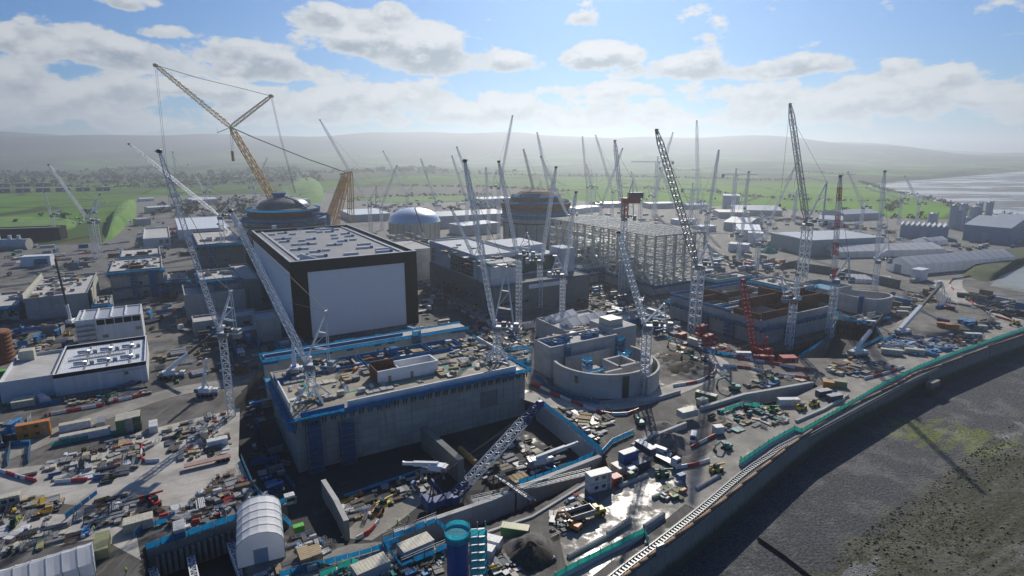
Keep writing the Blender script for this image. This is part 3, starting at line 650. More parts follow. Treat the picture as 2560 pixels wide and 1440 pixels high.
# turbine hall
def make_hall():
    H = 40.0; F = Fr(P(727, 660, H), U); w, d = 66.0, 137.0
    t = thing('turbine_hall', 'huge white panelled turbine hall with black frame and flat grey roof', 'building', F.pt(0, 0, 0))
    zp = zat(F.pt(8, 0, 0), 680); m = MB()
    m.box(F, 0, 7.5, -.5, 1, 0, H + .9); m.box(F, w - 7, w, -.5, 1, 0, H + .9); m.box(F, 7.5, w - 7, -.5, 1, zp, H + .9)
    m.box(F, -.5, .6, 1, 2.2, 0, H + .9); m.box(F, -.5, .6, 2.2, d, zp, H + .9); m.box(F, w - .6, w, 1, d, 0, H + .9); m.box(F, 0, w, d - .6, d, 0, H + .9)
    m.build('black_frame', 'black_panel', t)
    m = MB(); m.box(F, 7.5, w - 7, 0, .8, 0, zp); m.build('wall', 'hall_panel', t)
    m = MB(); m.box(F, 0, .5, 2.2, d, 0, zp); m.build('side_wall', 'hall_panel', t)
    m = MB()
    for i in range(13):
        a0, a1 = 1 + (w - 2) * i / 13, 1 + (w - 2) * (i + 1) / 13; h = .25 + .12 * (i % 3)
        m.add([F.pt(a0, 1, H - .6), F.pt(a1 - .1, 1, H - .6 + h * .2), F.pt(a1 - .1, d - 1, H - .6 + h * .2), F.pt(a0, d - 1, H - .6)], [(0, 1, 2, 3)])
    m.box(F, .8, w - .8, .8, d - .8, H - 1.2, H - .65); m.build('roof', 'roof_grey', t)
    m = MB(); m.box(F, -.55, .65, -.55, d, H + .9, H + 1.15); m.box(F, w - .8, w + .1, -.55, d, H + .9, H + 1.15); m.box(F, .65, w - .8, -.55, 1.05, H + .9, H + 1.15); m.box(F, .65, w - .8, d - .7, d, H + .9, H + 1.15); m.build('parapet_cap', 'shed_grey', t)
    m = MB(); m.box(F, 5, 6.5, 3, d - 3, H - .6, H + .1); m.build('gutter', 'shed_grey', t)
    m = MB(); m.box(F, w - 6, w - 5, 2, d - 3, H - .6, H + .3); m.build('gutter', 'shed_grey', t)
    vents = [(155, 425), (250, 410), (365, 420), (440, 370), (635, 400), (720, 395), (800, 375), (220, 470), (320, 462), (270, 495), (460, 485), (535, 470), (780, 430), (880, 415), (790, 460), (920, 440), (970, 475), (850, 490), (390, 525), (470, 520), (570, 515), (740, 528), (830, 522), (380, 575), (490, 565), (575, 595), (700, 580), (450, 635), (560, 640), (640, 640), (1080, 520), (1070, 557), (950, 617), (1265, 592), (1262, 568), (700, 370), (560, 395), (640, 368)]
    for i, (x, y) in enumerate(vents):
        a, b = F.loc(P(640 + x / 4, 480 + y / 4, H)); L = 4.2 if i < 30 else 8; m = MB(); m.bevbox(F, a - L / 2, a + L / 2, b - .8, b + .8, H - .5, H + .6, .2); m.build('roof_vent', 'white_steel', t)
        if i % 2: m = MB(); m.bevbox(F, a + L / 2 + .2, a + L / 2 + 1.8, b - .7, b + .7, H - .5, H + .8, .2); m.build('vent_fan', 'blue_deck', t)
    m = MB(); a, b = F.loc(P(751, 650, H)); m.add([F.pt(a, b, H), F.pt(a + 9, b, H), F.pt(a, b, H + 3.4), F.pt(a, b + 1.2, H), F.pt(a + 9, b + 1.2, H), F.pt(a, b + 1.2, H + 3.4)], [(0, 1, 2), (3, 5, 4), (0, 2, 5, 3), (1, 4, 5, 2), (0, 3, 4, 1)]); m.build('roof_hatch', 'white_steel', t)
    m = MB(); a, b = F.loc(P(681, 575, H)); m.bevbox(F, a, a + 3, b, b + 2, H - .5, H + 3); m.build('stair_head', 'white_steel', t)
    return F, w, d
HALL = make_hall()
# pump house
def make_pump():
    H = 13.0; F = Fr(P(735, 1040, H), U); w, d = 86.0, 47.0
    t = thing('pump_house', 'deep concrete pump house with blue edge decks and a crowded roof slab', 'building', F.pt(0, 0, -8))
    m = MB(); hollow(m, F, w, d, -8, H - 1, .8); m.build('wall', 'pump_concrete', t)
    m = MB(); m.box(F, .8, w - .8, .8, 35, H - 1.8, H - 1); m.box(F, .8, 20, 35, d - .8, H - 3, H - 1.2)
    for a in (33, 47, 62, 76): m.box(F, a - .6, a + .6, 35, d - .8, H - 2.2, H - 1)
    m.build('roof', 'sand_slab', t)
    m = MB(); m.box(F, .8, w - .8, 35, d - .8, 2, 2.4); m.build('pit_floor', 'dark_concrete', t)
    m = MB(); m.box(F, 17, w - 4, 0, .45, H - 1, H + 1.2); m.box(F, 0, .45, 8, 30, H - 1, H + 1.4); m.box(F, w - .45, w, 14, 40, H - 1, H + 1.4); m.build('upstand', 'white_steel', t)
    m = MB(); m.box(F, w * .77, w * .86, -.06, .1, 0, 6.5); m.build('wall_patch', 'dark_concrete', t)
    edge_deck(F, w, d, H - 1.6, t, 'f', 2.6, 1.6, 1.3); edge_deck(F, w, d, H - 4.2, t, 'l', 1.2, 2.2, 1.6); edge_deck(F, w, d, H - 1.6, t, 'r', 1.6, 1.8, 1.5, brackets=False)
    m = MB()
    for a0, a1, b in ((20, 33, 35), (33, 47, 35), (47, 62, 35), (62, 76, 35), (20, 33, d - 1), (33, 47, d - 1), (47, 62, d - 1), (62, 76, d - 1)): m.box(F, a0 + .2, a1 - .2, b - .1, b + .15, H - 1.1, H + .5)
    for a in (20, 33, 47, 62, 76):
        m.box(F, a - .75, a - .6, 35, d - 1, H - 1.1, H + .5); m.box(F, a + .6, a + .75, 35, d - 1, H - 1.1, H + .5)
    m.build('guard_netting', 'blue_net', t); m = MB()
    m.box(F, .6, 20, 34.8, 35.1, H - 1, H + .5); m.box(F, 2, 16, .2, .4, H - 1, H + .4); m.box(F, .2, .5, 30, 40, H - 1, H + .5); m.box(F, 46, 49, 40, 43, H - 1, H + 2.5)
    m.build('guard_netting', 'blue_net', t)
    m = MB(); m.box(F, 19, 72, 12, 13.2, H - .98, H - .94); m.box(F, 60, 61.2, 14, 34, H - .98, H - .94); m.box(F, 8, 9.2, 8, 34, H - .98, H - .94); m.build('green_walkway', 'teal_net', t)
    a0, b0 = F.loc(P(944, 960, H - 1)); a1 = F.loc(P(1090, 925, H - 1))[0]; zr = zat(P(944, 960, H - 1), 930); b1 = b0 + 8
    m = MB(); m.box(F, a0, a1, b0, b0 + .5, H - 1, zr); m.box(F, a0 + 9, a1, b1 - .5, b1, H - 1, zr); m.box(F, a1 - .5, a1, b0 + .5, b1 - .5, H - 1, zr); m.box(F, a0 + 9, a0 + 9.4, b0 + .5, b1 - .5, H - 1, zr - 1); m.build('roof_room', 'white_steel', t)
    m = MB(); m.box(F, a0 - .3, a0, b0 - .2, b1 + .3, H - 1, zr + .5); m.box(F, a0, a0 + 9, b1 - .2, b1 + .1, H - 1, zr + 1.2); m.box(F, a0 + .1, a0 + 8.9, b0 + .5, b1 - .3, H - 1, zr - 1.6); m.build('formwork', 'rust', t)
    for k in (.42, .78): m = MB(); a = a0 + (a1 - a0) * k - 6; m.box(F, a, a + 1.2, b0 - .05, b0 + .1, H - 1, H + 1.3); m.build('doorway', 'timber', t)
    for a, b, z1 in ((3.0, -2.8, H - 2.6), (13.5, -2.8, H - 5)):
        s = thing('stair_tower', 'blue netted stair tower on the pump house face, ' + ('tall one at the corner' if a < 5 else 'shorter one to its right'), 'stair tower', F.pt(a, b, -7))
        net_tower(F, a, a + 4.6, b, b + 2.4, -7, z1, s)
    return F, w, d
PUMP = make_pump()
def make_longblock():
    F = Fr(P(662, 893, 14), U); w = F.loc(P(1142, 800, 14))[0]; t = thing('long_concrete_block', 'long low concrete block with blue decked top below the white hall wall', 'building', F.pt(0, 0, -4))
    m = MB(); m.box(F, 0, w, 0, 7, -6, 12.6); m.build('wall', 'pale_concrete', t); edge_deck(F, w, 7, 12, t, 'flb', 1.2, 1.2, 1.4, brackets=False)
    m = MB(); m.box(F, 0, w, .6, 6.4, 12.6, 13.1); m.build('top_deck', 'pale_concrete', t); m = MB(); m.box(F, 0, w * .66, 2.2, 2.4, 13.1, 14.2); m.build('inner_netting', 'blue_net', t)
    net_tower(F, w * .70, w * .74, -1.6, -.1, 0, 15.5, t, 'blue_net')
    for a in (46, 49): m = MB(); m.box(F, a, a + 1, -.05, .2, 6, 9.4); m.build('doorway', 'glass', t)
make_longblock()
# front pit walls
def wall_line(name, label, px, z0, z1, th, mat, fence=None, cap=None, side=1):
    pa = [P(x, y, z1) for x, y in px]; pa = [Vector((p.x, p.y, 0)) for p in pa]; t = thing(name, label, 'wall', pa[0])
    m = sweep(MB(), pa, [(-th / 2, z0), (th / 2, z0), (th / 2, z1), (-th / 2, z1)]); m.build('wall', mat, t)
    if cap: m = sweep(MB(), pa, [(-th / 2 - .06, z1), (th / 2 + .06, z1), (th / 2 + .06, z1 + .15), (-th / 2 - .06, z1 + .15)]); m.build('coping', cap, t)
    if fence:
        m = MB(); q = strip_pts(pa, side * (th / 2 + .2))
        for a, b in zip(q, q[1:]):
            n = max(1, int((b - a).length / 2.6))
            for i in range(n):
                c, e = a.lerp(b, i / n), a.lerp(b, (i + .94) / n); h = 1.5 + rnd.uniform(-.15, .2)
                m.add([c + Vector((0, 0, z1 - .2)), e + Vector((0, 0, z1 - .2)), e + Vector((0, 0, z1 + h)), c + Vector((0, 0, z1 + h))], [(0, 1, 2, 3)]); m.bar(c + Vector((0, 0, z1 - .2)), c + Vector((0, 0, z1 + h + .1)), .1)
        m.build('edge_netting', fence, t)
    return t, pa
wall_line('retaining_wall', 'pale retaining wall with blue fence beside the white road slab', [(1343, 1004), (1420, 1062), (1503, 1134)], -8, .5, 1.0, 'pale_concrete', 'blue_net', side=-1)
wall_line('retaining_wall', 'long retaining wall with bright top between the deep pit and the walkway trench', [(985, 1330), (1230, 1248), (1302, 1217), (1500, 1140)], -7.5, .6, 1.4, 'pale_concrete', None, 'pale_concrete')
wall_line('dividing_wall', 'thin concrete wall standing out from the pump house into the pit', [(1058, 1066), (1104, 1106), (1152, 1148)], -7, .8, 2.2, 'dark_concrete')
wall_line('dividing_wall', 'tall thin wall with starter bars between the dark trench and the sunlit pit floor', [(808, 1200), (840, 1250), (866, 1302)], -7, -1.0, 1.3, 'concrete', None, 'pale_concrete')
wall_line('trench_wall', 'grey kerb wall of the walkway trench behind the wet slab', [(1040, 1390), (1330, 1290), (1420, 1235), (1500, 1185)], -5, .5, .7, 'pale_concrete')
wall_line('pit_wall', 'dark inner pit wall with blue edge behind the pipe gantry', [(1300, 1213), (1400, 1180), (1492, 1138)], -7, -1.2, .6, 'dark_concrete', 'blue_net', side=-1)
wall_line('trench_wall', 'concrete wall above the netted pit at the lower left', [(366, 1376), (540, 1318), (716, 1258)], -8, .4, .8, 'dark_concrete', 'blue_net', side=-1)
wall_line('forebay_wall', 'angled concrete wall with flat walkway top above the dark forebay', [(1752, 1018), (1860, 985), (1920, 975), (2032, 955)], -4, 1.4, 1.3, 'pale_concrete', None, 'pale_concrete')
wall_line('quay_kerb', 'low concrete kerb wall along the far side of the forebay', [(1990, 1050), (2060, 1020), (2120, 985)], 0, 1.0, .8, 'pale_concrete')
wall_line('kerb_wall', 'low concrete block wall around the gravel bay', [(1580, 1110), (1640, 1085), (1715, 1055)], 0, 2.2, 1.0, 'pale_concrete')
wall_line('kerb_wall', 'curved concrete kerb below the bend in the white road', [(1590, 1000), (1650, 990), (1700, 975)], 0, 1.4, .8, 'pale_concrete')
wall_line('pit_wall', 'dark pile wall of the trench beside the big open box', [(1995, 893), (2065, 848), (2090, 803)], -8, .3, .8, 'dark_concrete', 'blue_net')
# truss frames in the lower left pit
for i, (a, b) in enumerate((((380, 1420), (396, 1470)), ((475, 1385), (492, 1470)), ((572, 1350), (610, 1450)))):
    p, q = P(*a, -5), P(*b, -5); m = MB(); m.lattice(p, q, 1.6, bay=1.3, r=.16)
    tag(m.build('truss_girder', 'white_steel'), 'white lattice girder down in the netted pit, ' + ('left one', 'middle one', 'right one beside the tent')[i], 'girder', 'girders in the netted pit')
F_ = Fr(P(385, 1380, 0), U)
m = MB(); 
for i in range(14): p = P(385 + i * 15, 1378 - i * 5, 0); m.box(Fr(p, U), 0, .8, -.9, .2, -7, -1.5)
tag(m.build('pile_row', 'dark_concrete'), 'row of dark sheet piles lining the netted pit', 'piles')
# reactors
def make_reactor(c, r, zc, zd, label, kind):
    t = thing('reactor_building', label, 'building', (c.x, c.y, 0)); C0 = (c.x, c.y, 0)
    if kind == 1:
        MB().lathe(C0, [(r, 0), (r, 41), (r * .97, 42), (r * .86, 42.5)], 48).build('wall', 'stained_wall', t)
        m = MB()
        for z in (24, 30, 36): m.lathe(C0, [(r * 1.005, z), (r * 1.03, z), (r * 1.03, z + .9), (r * 1.005, z + .9)], 48, False)
        m.build('ring_band', 'dark_steel', t)
        m = MB(); m.lathe(C0, [(r * .83, 42), (r * .86, 43), (r * .86, 47.5), (r * .8, 48.2)], 48, False); m.build('rebar_ring', 'rust', t)
        for q0, z, hh in ((1.05, 39.6, 1.1), (.87, 47.8, 1.3), (.98, 42.3, .8)): m = MB(); m.lathe(C0, [(r * (q0 - .05), z), (r * q0, z), (r * q0, z + hh)], 48, False); m.build('access_deck', 'blue_net', t)
        rd = r * .62; n = 8; m = MB(); m.lathe(C0, [(r * .8, 48), (r * .72, 49.5), (rd * 1.02, 50)], 48, False); m.build('dome_base', 'dark_concrete', t)
        MB().lathe(C0, [(rd * math.cos(i / n * 1.35), 49.8 + 8.0 * math.sin(i / n * 1.35) / math.sin(1.35)) for i in range(n + 1)], 48).build('dome', 'dome_grey', t, smooth=True)
        m = MB(); m.lathe((c.x - 3, c.y, 0), [(4.5, 56), (4.5, 59.6), (5.6, 59.8), (5.6, 61)], 16); m.build('dome_platform', 'blue_net', t)
        m = MB(); m.path([Vector((c.x + 4, c.y - 4, 58)), Vector((c.x + 14, c.y - 8, 55)), Vector((c.x + 22, c.y - 10, 50))], 2.2, 1.2); m.build('dome_stair', 'blue_net', t); m = MB(); m.path([Vector((c.x + r * .8, c.y - 12, 45)), Vector((c.x + r * 1.2, c.y - 12, 45)), Vector((c.x + r * 1.2, c.y - 12, 28)), Vector((c.x + r * 1.5, c.y - 12, 26))], 2.2); m.build('stair_frame', 'blue_net', t)
        m = MB(); pa = [Vector((c.x + (r + 1) * math.cos(a), c.y + (r + 1) * math.sin(a), 0)) for a in np.linspace(-1.3, .4, 14)]; sweep(m, pa, [(0, 29), (5, 31.5), (5, 34), (0, 32)]); m.build('rebar_shelf', 'rust', t)
    else:
        MB().lathe(C0, [(r * .97, 0), (r * .97, zc * .62), (r * .98, zc * .62), (r * .98, zc * .8)], 48).build('wall', 'dark_concrete' if kind == 1 else 'concrete', t, smooth=False)
        k = MB()
        for f, rr in ((.60, 1.03), (.74, 1.01), (.86, 1.0)): k.lathe(C0, [(r * rr, zc * f), (r * (rr + .012), zc * f), (r * (rr + .012), zc * f + 1.0), (r * rr, zc * f + 1.0)], 48, False)
        k.build('ring_band', 'dark_steel', t)
        m = MB(); m.lathe(C0, [(r * 1.0, zc * .8), (r * 1.02, zc * .82), (r * 1.02, zc * .98), (r * .96, zc)], 48, False); m.build('rebar_ring', 'rust', t)
        m = MB(); m.lathe(C0, [(r * 1.05, zc * .70), (r * 1.05, zc * .70 + 1.6)], 48, False); m.lathe(C0, [(r * 1.01, zc), (r * .99, zc + 1.4)], 48, False)
        m.lathe(C0, [(r * .72, zc + (zd - zc) * .34), (r * .72, zc + (zd - zc) * .34 + 1.8)], 48, False)
        m.lathe(C0, [(r * 1.02, zc * .70), (r * 1.05, zc * .70)], 48, False); m.build('access_deck', 'blue_net', t)
        m = MB(); m.lathe(C0, [(r * 1.01, zc * .90), (r * 1.05, zc * .92), (r * 1.05, zc * .99), (r * 1.0, zc * 1.0)], 48, False); m.build('formwork_ring', 'rust', t)
        m = MB(); rr = random.Random(4)
        m.lathe(C0, [(r * .9, zc), (r * .72, zc + 5), (r * .45, zd - 2), (r * .2, zd - 1)], 30); m.build('dome', 'rust', t)
        m = MB(); m.lathe(C0, [(r * .74, zc + 4.6), (r * .74, zc + 6.4)], 40, False); m.path([Vector((c.x - r * .45, c.y - r * .6, zc + 1)), Vector((c.x - r * .45, c.y - r * .6, zc + 8)), Vector((c.x + r * .1, c.y - r * .6, zc + 8))], 1.5); m.build('dome_deck', 'blue_net', t)
        m = MB(); m.lathe(C0, [(r * 1.02, zc * .76), (r * 1.02, zc * .84)], 48, False); m.build('liner_band', 'blue_deck', t)
    m = MB(); q = random.Random(8)
    for i in range(20): a = i / 20 * 6.283; m.bar((c.x + r * .985 * math.cos(a), c.y + r * .985 * math.sin(a), 0), (c.x + r * .985 * math.cos(a), c.y + r * .985 * math.sin(a), zc * .6), .5)
    m.build('pilaster', 'dark_steel', t, stuff=True)
plain('dome_grey', (.15, .145, .13), .4, .2, var=.4, scale=.12)
plain('stained_wall', (.19, .22, .205), .8, var=.5, scale=.12)
make_reactor(Vector((-188, 490, 0)), 33, 41, 58, 'domed reactor building ringed by rust rebar and blue decks behind the white hall', 1)
make_reactor(Vector((23, 575, 0)), 32, 47, 59, 'unfinished round reactor building with rust open top beside the steel frame', 2)
def make_tank():
    c = P(1039, 640, 0); c = Vector((c.x / c.y * 560, 560, 0)); r = 24.0; z0 = zat(c, 553); z1 = zat(c, 520)
    t = thing('dome_tank', 'round pale tank building with shiny aluminium dome roof', 'building', c)
    MB().lathe(c, [(r, 0), (r, z0)], 48).build('wall', 'cream_steel', t)
    MB().lathe(c, [(r + .5, z0 - .5), (r + .6, z0 + .3), (r + .2, z0 + .5)] + [(r * math.cos(i * .157), z0 + .5 + (z1 - z0) * math.sin(i * .157)) for i in range(1, 10)] + [(.4, z1 + .6)], 48).build('dome', 'aluminium', t, smooth=True)
    m = MB()
    for f in (.35, .98): m.lathe(c, [(r + .05, z0 * f), (r + .4, z0 * f), (r + .4, z0 * f + .6), (r + .05, z0 * f + .6)], 48, False)
    for i in range(24): a = i / 24 * 6.283; m.bar((c.x + r * math.cos(a), c.y + r * math.sin(a), 0), (c.x + r * math.cos(a), c.y + r * math.sin(a), z0), .3)
    m.build('stiffener', 'rust', t, stuff=True)
make_tank()
# steel frame of the second hall
def make_frame():
    F = Fr(P(1632, 738), U); w, d, H = 46.0, 124.0, 40.0
    t = thing('unfinished_hall', 'huge cream steel skeleton of a second hall with open floors', 'building', F.pt(0, 0, 0))
    cm = MB(); bm = MB(); br = MB(); q = random.Random(2)
    A = [w * i / 5 for i in range(6)]; B = [d * i / 13 for i in range(14)]; Z = [8, 14, 20, 26, 32.5, 39.5]
    for i, a in enumerate(A):
        for j, b in enumerate(B):
            if i in (0, 5) or j in (0, 13) or (j % 4 == 0) or q.random() < .25: cm.box(F, a - .5, a + .5, b - .5, b + .5, 0, H)
    for z in Z:
        for a in A:
            if z in (8, 39.5) or a in (A[0], A[5]) or q.random() < .6: bm.box(F, a - .25, a + .25, 0, d, z - .35, z + .35)
        for b in B:
            if z in (39.5,) or b in (B[0], B[13]) or q.random() < .55: bm.box(F, 0, w, b - .25, b + .25, z - .3, z + .4)
    for j in range(90):                                     # light cladding posts and braces
        b = d * j / 90; z0 = q.choice(Z[:4]); z1 = q.choice(Z[3:]); br.box(F, -.3, -.1, b, b + .25, z0, z1)
        if j < 36: a = w * j / 36; br.box(F, a, a + .25, -.3, -.1, q.choice(Z[:3]), q.choice(Z[3:]))
    for k in range(60):
        j = q.randrange(13); z = q.randrange(5); br.bar(F.pt(0, B[j], Z[z]), F.pt(0, B[j + 1], Z[z + 1]), .35)
        i = q.randrange(5); br.bar(F.pt(A[i], 0, Z[z]), F.pt(A[i + 1], 0, Z[z + 1]), .35)
    for j in range(30): b = d * j / 30; br.box(F, 0, w, b, b + .4, H, H + .35)
    cm.build('column', 'cream_steel', t, stuff=True); bm.build('beam', 'cream_steel', t, stuff=True); br.build('brace', 'white_steel', t, stuff=True)
    m = MB(); m.box(F, -1, w + 1, -1, d, 0, 6.0); m.build('base_wall', 'concrete', t)
    m = MB(); m.box(F, -1.4, -1.1, -1.4, d, 5.4, 7.4); m.box(F, -1.4, w + 1, -1.4, -1.1, 4.6, 6.6); m.build('edge_netting', 'blue_net', t)
    for k in range(5):
        m = MB(); b0 = q.uniform(4, d - 30); z = Z[k % 4]; m.box(F, 4, w - 6, b0, b0 + 24, z + .42, z + .6); m.build('floor_deck', 'sage', t)
    for k in range(16): m = MB(); a, b, z = q.uniform(4, w - 12), q.uniform(3, d - 12), Z[q.randrange(4)] + .6; m.bevbox(F, a, a + q.uniform(4, 8), b, b + q.uniform(4, 9), z, z + 3.2); m.build('plant_unit', q.choice(('blue_deck', 'shed_grey', 'sage', 'white_steel')), t)
    s = thing('stair_tower', 'blue netted stair tower against the cream steel frame', 'stair tower', F.pt(-4, 24, 0)); m = MB(); m.box(F, -8, -3, 22, 26, 0, 22); m.build('netting', 'blue_net', s); m = MB(); m.box(F, -9, -3.2, 16, 21.5, 0, 21); m.build('core', 'pale_concrete', s)
make_frame()
# control building with glazed upper storeys
def make_control():
    F = Fr(P(1233, 788), U); w = F.loc(P(1448, 742))[0]; d = F.loc(P(1075, 706))[1]; d = min(d, 95)
    t = thing('control_building', 'grey and white office block with green glazing right of the white hall', 'building', F.pt(0, 0, 0)); zl = zat(F.pt(0, 0, 0), 718)
    m = MB(); hollow(m, F, w, d, 0, zl); m.box(F, .6, w - .6, .6, d - .6, zl - 1, zl - .4); m.build('lower_wall', 'grey_clad', t)
    zu = zl + 14.5; a1 = w * .42
    m = MB(); hollow(m, F, a1, d - 1, zl - .4, zu + 1, .5) if False else m.box(F, .3, a1, 22, d - 1, zl - .4, zu); m.build('upper_wall', 'smooth_panel', t)
    m = MB(); hollow(m, Fr(F.pt(.2, 22, 0), F.u), a1 - .2, d - 22.9, zu, zu + .9, .4); m.build('parapet', 'smooth_panel', t)
    m = MB()
    for i in range(14):
        for z in range(4): m.box(F, .16, .32, 26 + i * 2.4, 28.2 + i * 2.4, zl + 1 + z * 2.6, zl + 3.3 + z * 2.6)
    m.build('glazing', 'green_glass', t)
    m = MB()
    for z in range(2): m.box(F, .16, .32, d - 9, d - 4, zl + 2 + z * 5, zl + 6 + z * 5)
    m.build('glazing', 'green_glass', t)
    m = MB(); m.bevbox(F, .3, w * .3, 3, 19, zl - .4, zu - 1.5, .3); m.build('stair_core', 'smooth_panel', t); m = MB(); m.box(F, .8, w * .28, 4, 18, zu - 1.5, zu - 1.2); m.build('core_roof', 'pale_concrete', t)
    m = MB(); m.box(F, -.8, .2, 2, 30, zu - 2.6, zu - 1); m.build('eaves_netting', 'cyan_net', t)
    m = MB()
    for i in range(6): m.box(F, w * .32 + i * 2.6, w * .32 + 2.3 + i * 2.6, 21.8, 21.98, zl + 1, zu - 2)
    m.build('glazing', 'green_glass', t)
    m = MB(); m.box(F, a1, w - 9, 24, d * .75, zl - .4, zu - 3); m.build('rear_wing', 'smooth_panel', t)
    m = MB(); m.box(F, a1 + 1, w - 11, 23.8, 23.98, zl + 1, zu - 4); m.build('glazing', 'green_glass', t)
    m = MB(); m.bevbox(F, w - 11, w - .5, 16, 30, zl - .4, zu + 1, .3); m.build('plant_tower', 'smooth_panel', t)
    m = MB(); m.box(F, a1 + 1, w - 12, 34, d * .7, zu - 3, zu + 2); m.build('plant_room', 'smooth_panel', t)
    for i in range(7): m = MB(); m.box(F, 4 + i * 3, 6.4 + i * 3, -.08, .1, 5, 6.4); m.build('window', 'glass', t)
    for i in range(10): m = MB(); m.box(F, -.08, .1, 6 + i * 7, 9 + i * 7, 5.5, 6.6); m.build('window', 'glass', t)
    m = MB(); m.box(F, -.3, w, -.35, 0, zl - .3, zl + .5); m.build('blue_edge', 'blue_net', t)
    m = MB(); m.box(F, w * .35, w * .75, -.1, .1, zl - 4, zl - 1.4); m.build('panel_strip', 'white_steel', t)
plain('green_glass', (.03, .075, .065), .15, var=.4, scale=.3, spec=.7); concrete('grey_clad', (.20, .205, .19), panel=(6, 1.6), stain=.05, joint=.8)
make_control()
# circular forebay building
def make_round():
    zt = 14.0; F, w, d = fr3((1376, 869), (1532, 831), (1334, 849), zt)
    t = thing('forebay_building', 'pale concrete building with a half round outer wall and a block behind', 'building', F.pt(0, 0, 0))
    m = MB(); hollow(m, F, w, d, 0, zt, .8); m.box(F, .8, w - .8, .8, d - .8, zt - 1.8, zt - 1.2); m.build('block_wall', 'pale_concrete', t)
    m = MB(); m.box(F, w, w + 14, 3, d + 8, 0, zt + 1.5); m.build('rear_block', 'pale_concrete', t)
    m = MB(); m.bevbox(F, w + 1, w + 9, 7, d + 2, zt + 1.5, zt + 4.5); m.build('roof_unit', 'cream_steel', t)
    m = MB(); q = random.Random(6)
    for k in range(9): a, b = q.uniform(2, w - 8), q.uniform(1.5, max(2, d - 5)); m.box(F, a, a + q.uniform(2, 6), b, b + .3, zt - 1.2, zt + .6); m.box(F, a, a + .3, b, b + q.uniform(2, 4), zt - 1.2, zt + .6)
    m.build('rooftop_netting', 'blue_net', t)
    zw = 10.0; p1, p2, p3 = P(1384, 902, zw), P(1545, 937, zw), P(1632, 898, zw)
    ax, ay, bx_, by, cx, cy = p1.x, p1.y, p2.x, p2.y, p3.x, p3.y; D = 2 * (ax * (by - cy) + bx_ * (cy - ay) + cx * (ay - by))
    ux = ((ax * ax + ay * ay) * (by - cy) + (bx_ * bx_ + by * by) * (cy - ay) + (cx * cx + cy * cy) * (ay - by)) / D; uy = ((ax * ax + ay * ay) * (cx - bx_) + (bx_ * bx_ + by * by) * (ax - cx) + (cx * cx + cy * cy) * (bx_ - ax)) / D
    r = math.hypot(ax - ux, ay - uy); c = Vector((ux, uy, 0)); a0 = math.atan2(p1.y - uy, p1.x - ux); a1 = math.atan2(p3.y - uy, p3.x - ux)
    if a0 > 0: a0 -= 2 * math.pi
    if a1 < a0: a1 += 2 * math.pi
    a1 += .9
    arc = lambda s, e, n, rr: [Vector((ux + rr * math.cos(s + (e - s) * i / n), uy + rr * math.sin(s + (e - s) * i / n), 0)) for i in range(n + 1)]
    m = sweep(MB(), arc(a0, a1, 40, r), [(0, -1), (-1.1, -1), (-1.1, zw), (0, zw)]); m.build('curved_wall', 'pale_concrete', t)
    m = sweep(MB(), arc(a1 - 1.6, a1 - .2, 20, r + 3.0), [(0, -1), (-.9, -1), (-.9, zw - 2), (0, zw - 2)]); m.build('outer_curved_wall', 'pale_concrete', t)
    m = MB(); m.prism([p.xy for p in arc(a0, a1, 40, r - 1.1)], 2.0, 2.3); m.build('floor', 'dark_concrete', t)
    G = Fr(c, U); m = MB()
    m.box(G, -r * .6, r * .5, r * .35, r * .35 + .9, 2.3, zw - .5); m.box(G, -r * .62, -r * .3, -r * .35, -r * .2, 2.3, zw - 1.2); m.box(G, -r * .05, r * .45, -r * .62, -r * .55, 2.3, zw - .2); m.box(G, -r * .05, 0, -r * .62, -r * .1, 2.3, zw - .2); m.box(G, 0, r * .4, -r * .15, -r * .1, 2.3, zw - .2); m.box(G, r * .38, r * .43, -r * .6, -r * .1, 2.3, zw - .2); m.box(G, -r * .45, -r * .05, -r * .7, -r * .64, 2.3, zw - .4); m.build('inner_wall', 'pale_concrete', t)
    for X, q_ in ((G, (-r * .5, -r * .36, -r * .18, -r * .02, 2.3, zw + 3)), (G, (-r * .8, -r * .3, -r * .5, -r * .42, zw - 1, zw + .6)), (G, (r * .5, r * .7, -r * .1, r * .1, zw - 1.5, zw + .8)), (F, (w * .2, w * .27, -1.2, 0, 3, zt)), (F, (w - 1, w + 3, -2, 0, 3, zt - 1))):
        net_tower(X, *q_, t, 'blue_net')
    m = MB(); q0 = Vector((ux + (r + .05) * math.cos(a0 + .7), uy + (r + .05) * math.sin(a0 + .7), 0)); m.box(Fr(q0, q0 - c), -.3, .1, -.8, .8, 5, 8); m.build('window', 'glass', t)
    m = MB(); q0 = Vector((ux + (r + .05) * math.cos(-1.25), uy + (r + .05) * math.sin(-1.25), 0)); m.box(Fr(q0, q0 - c), -.3, .12, -1.4, 1.4, -.5, zw - 1); m.build('wall_slot', 'glass', t)
make_round()
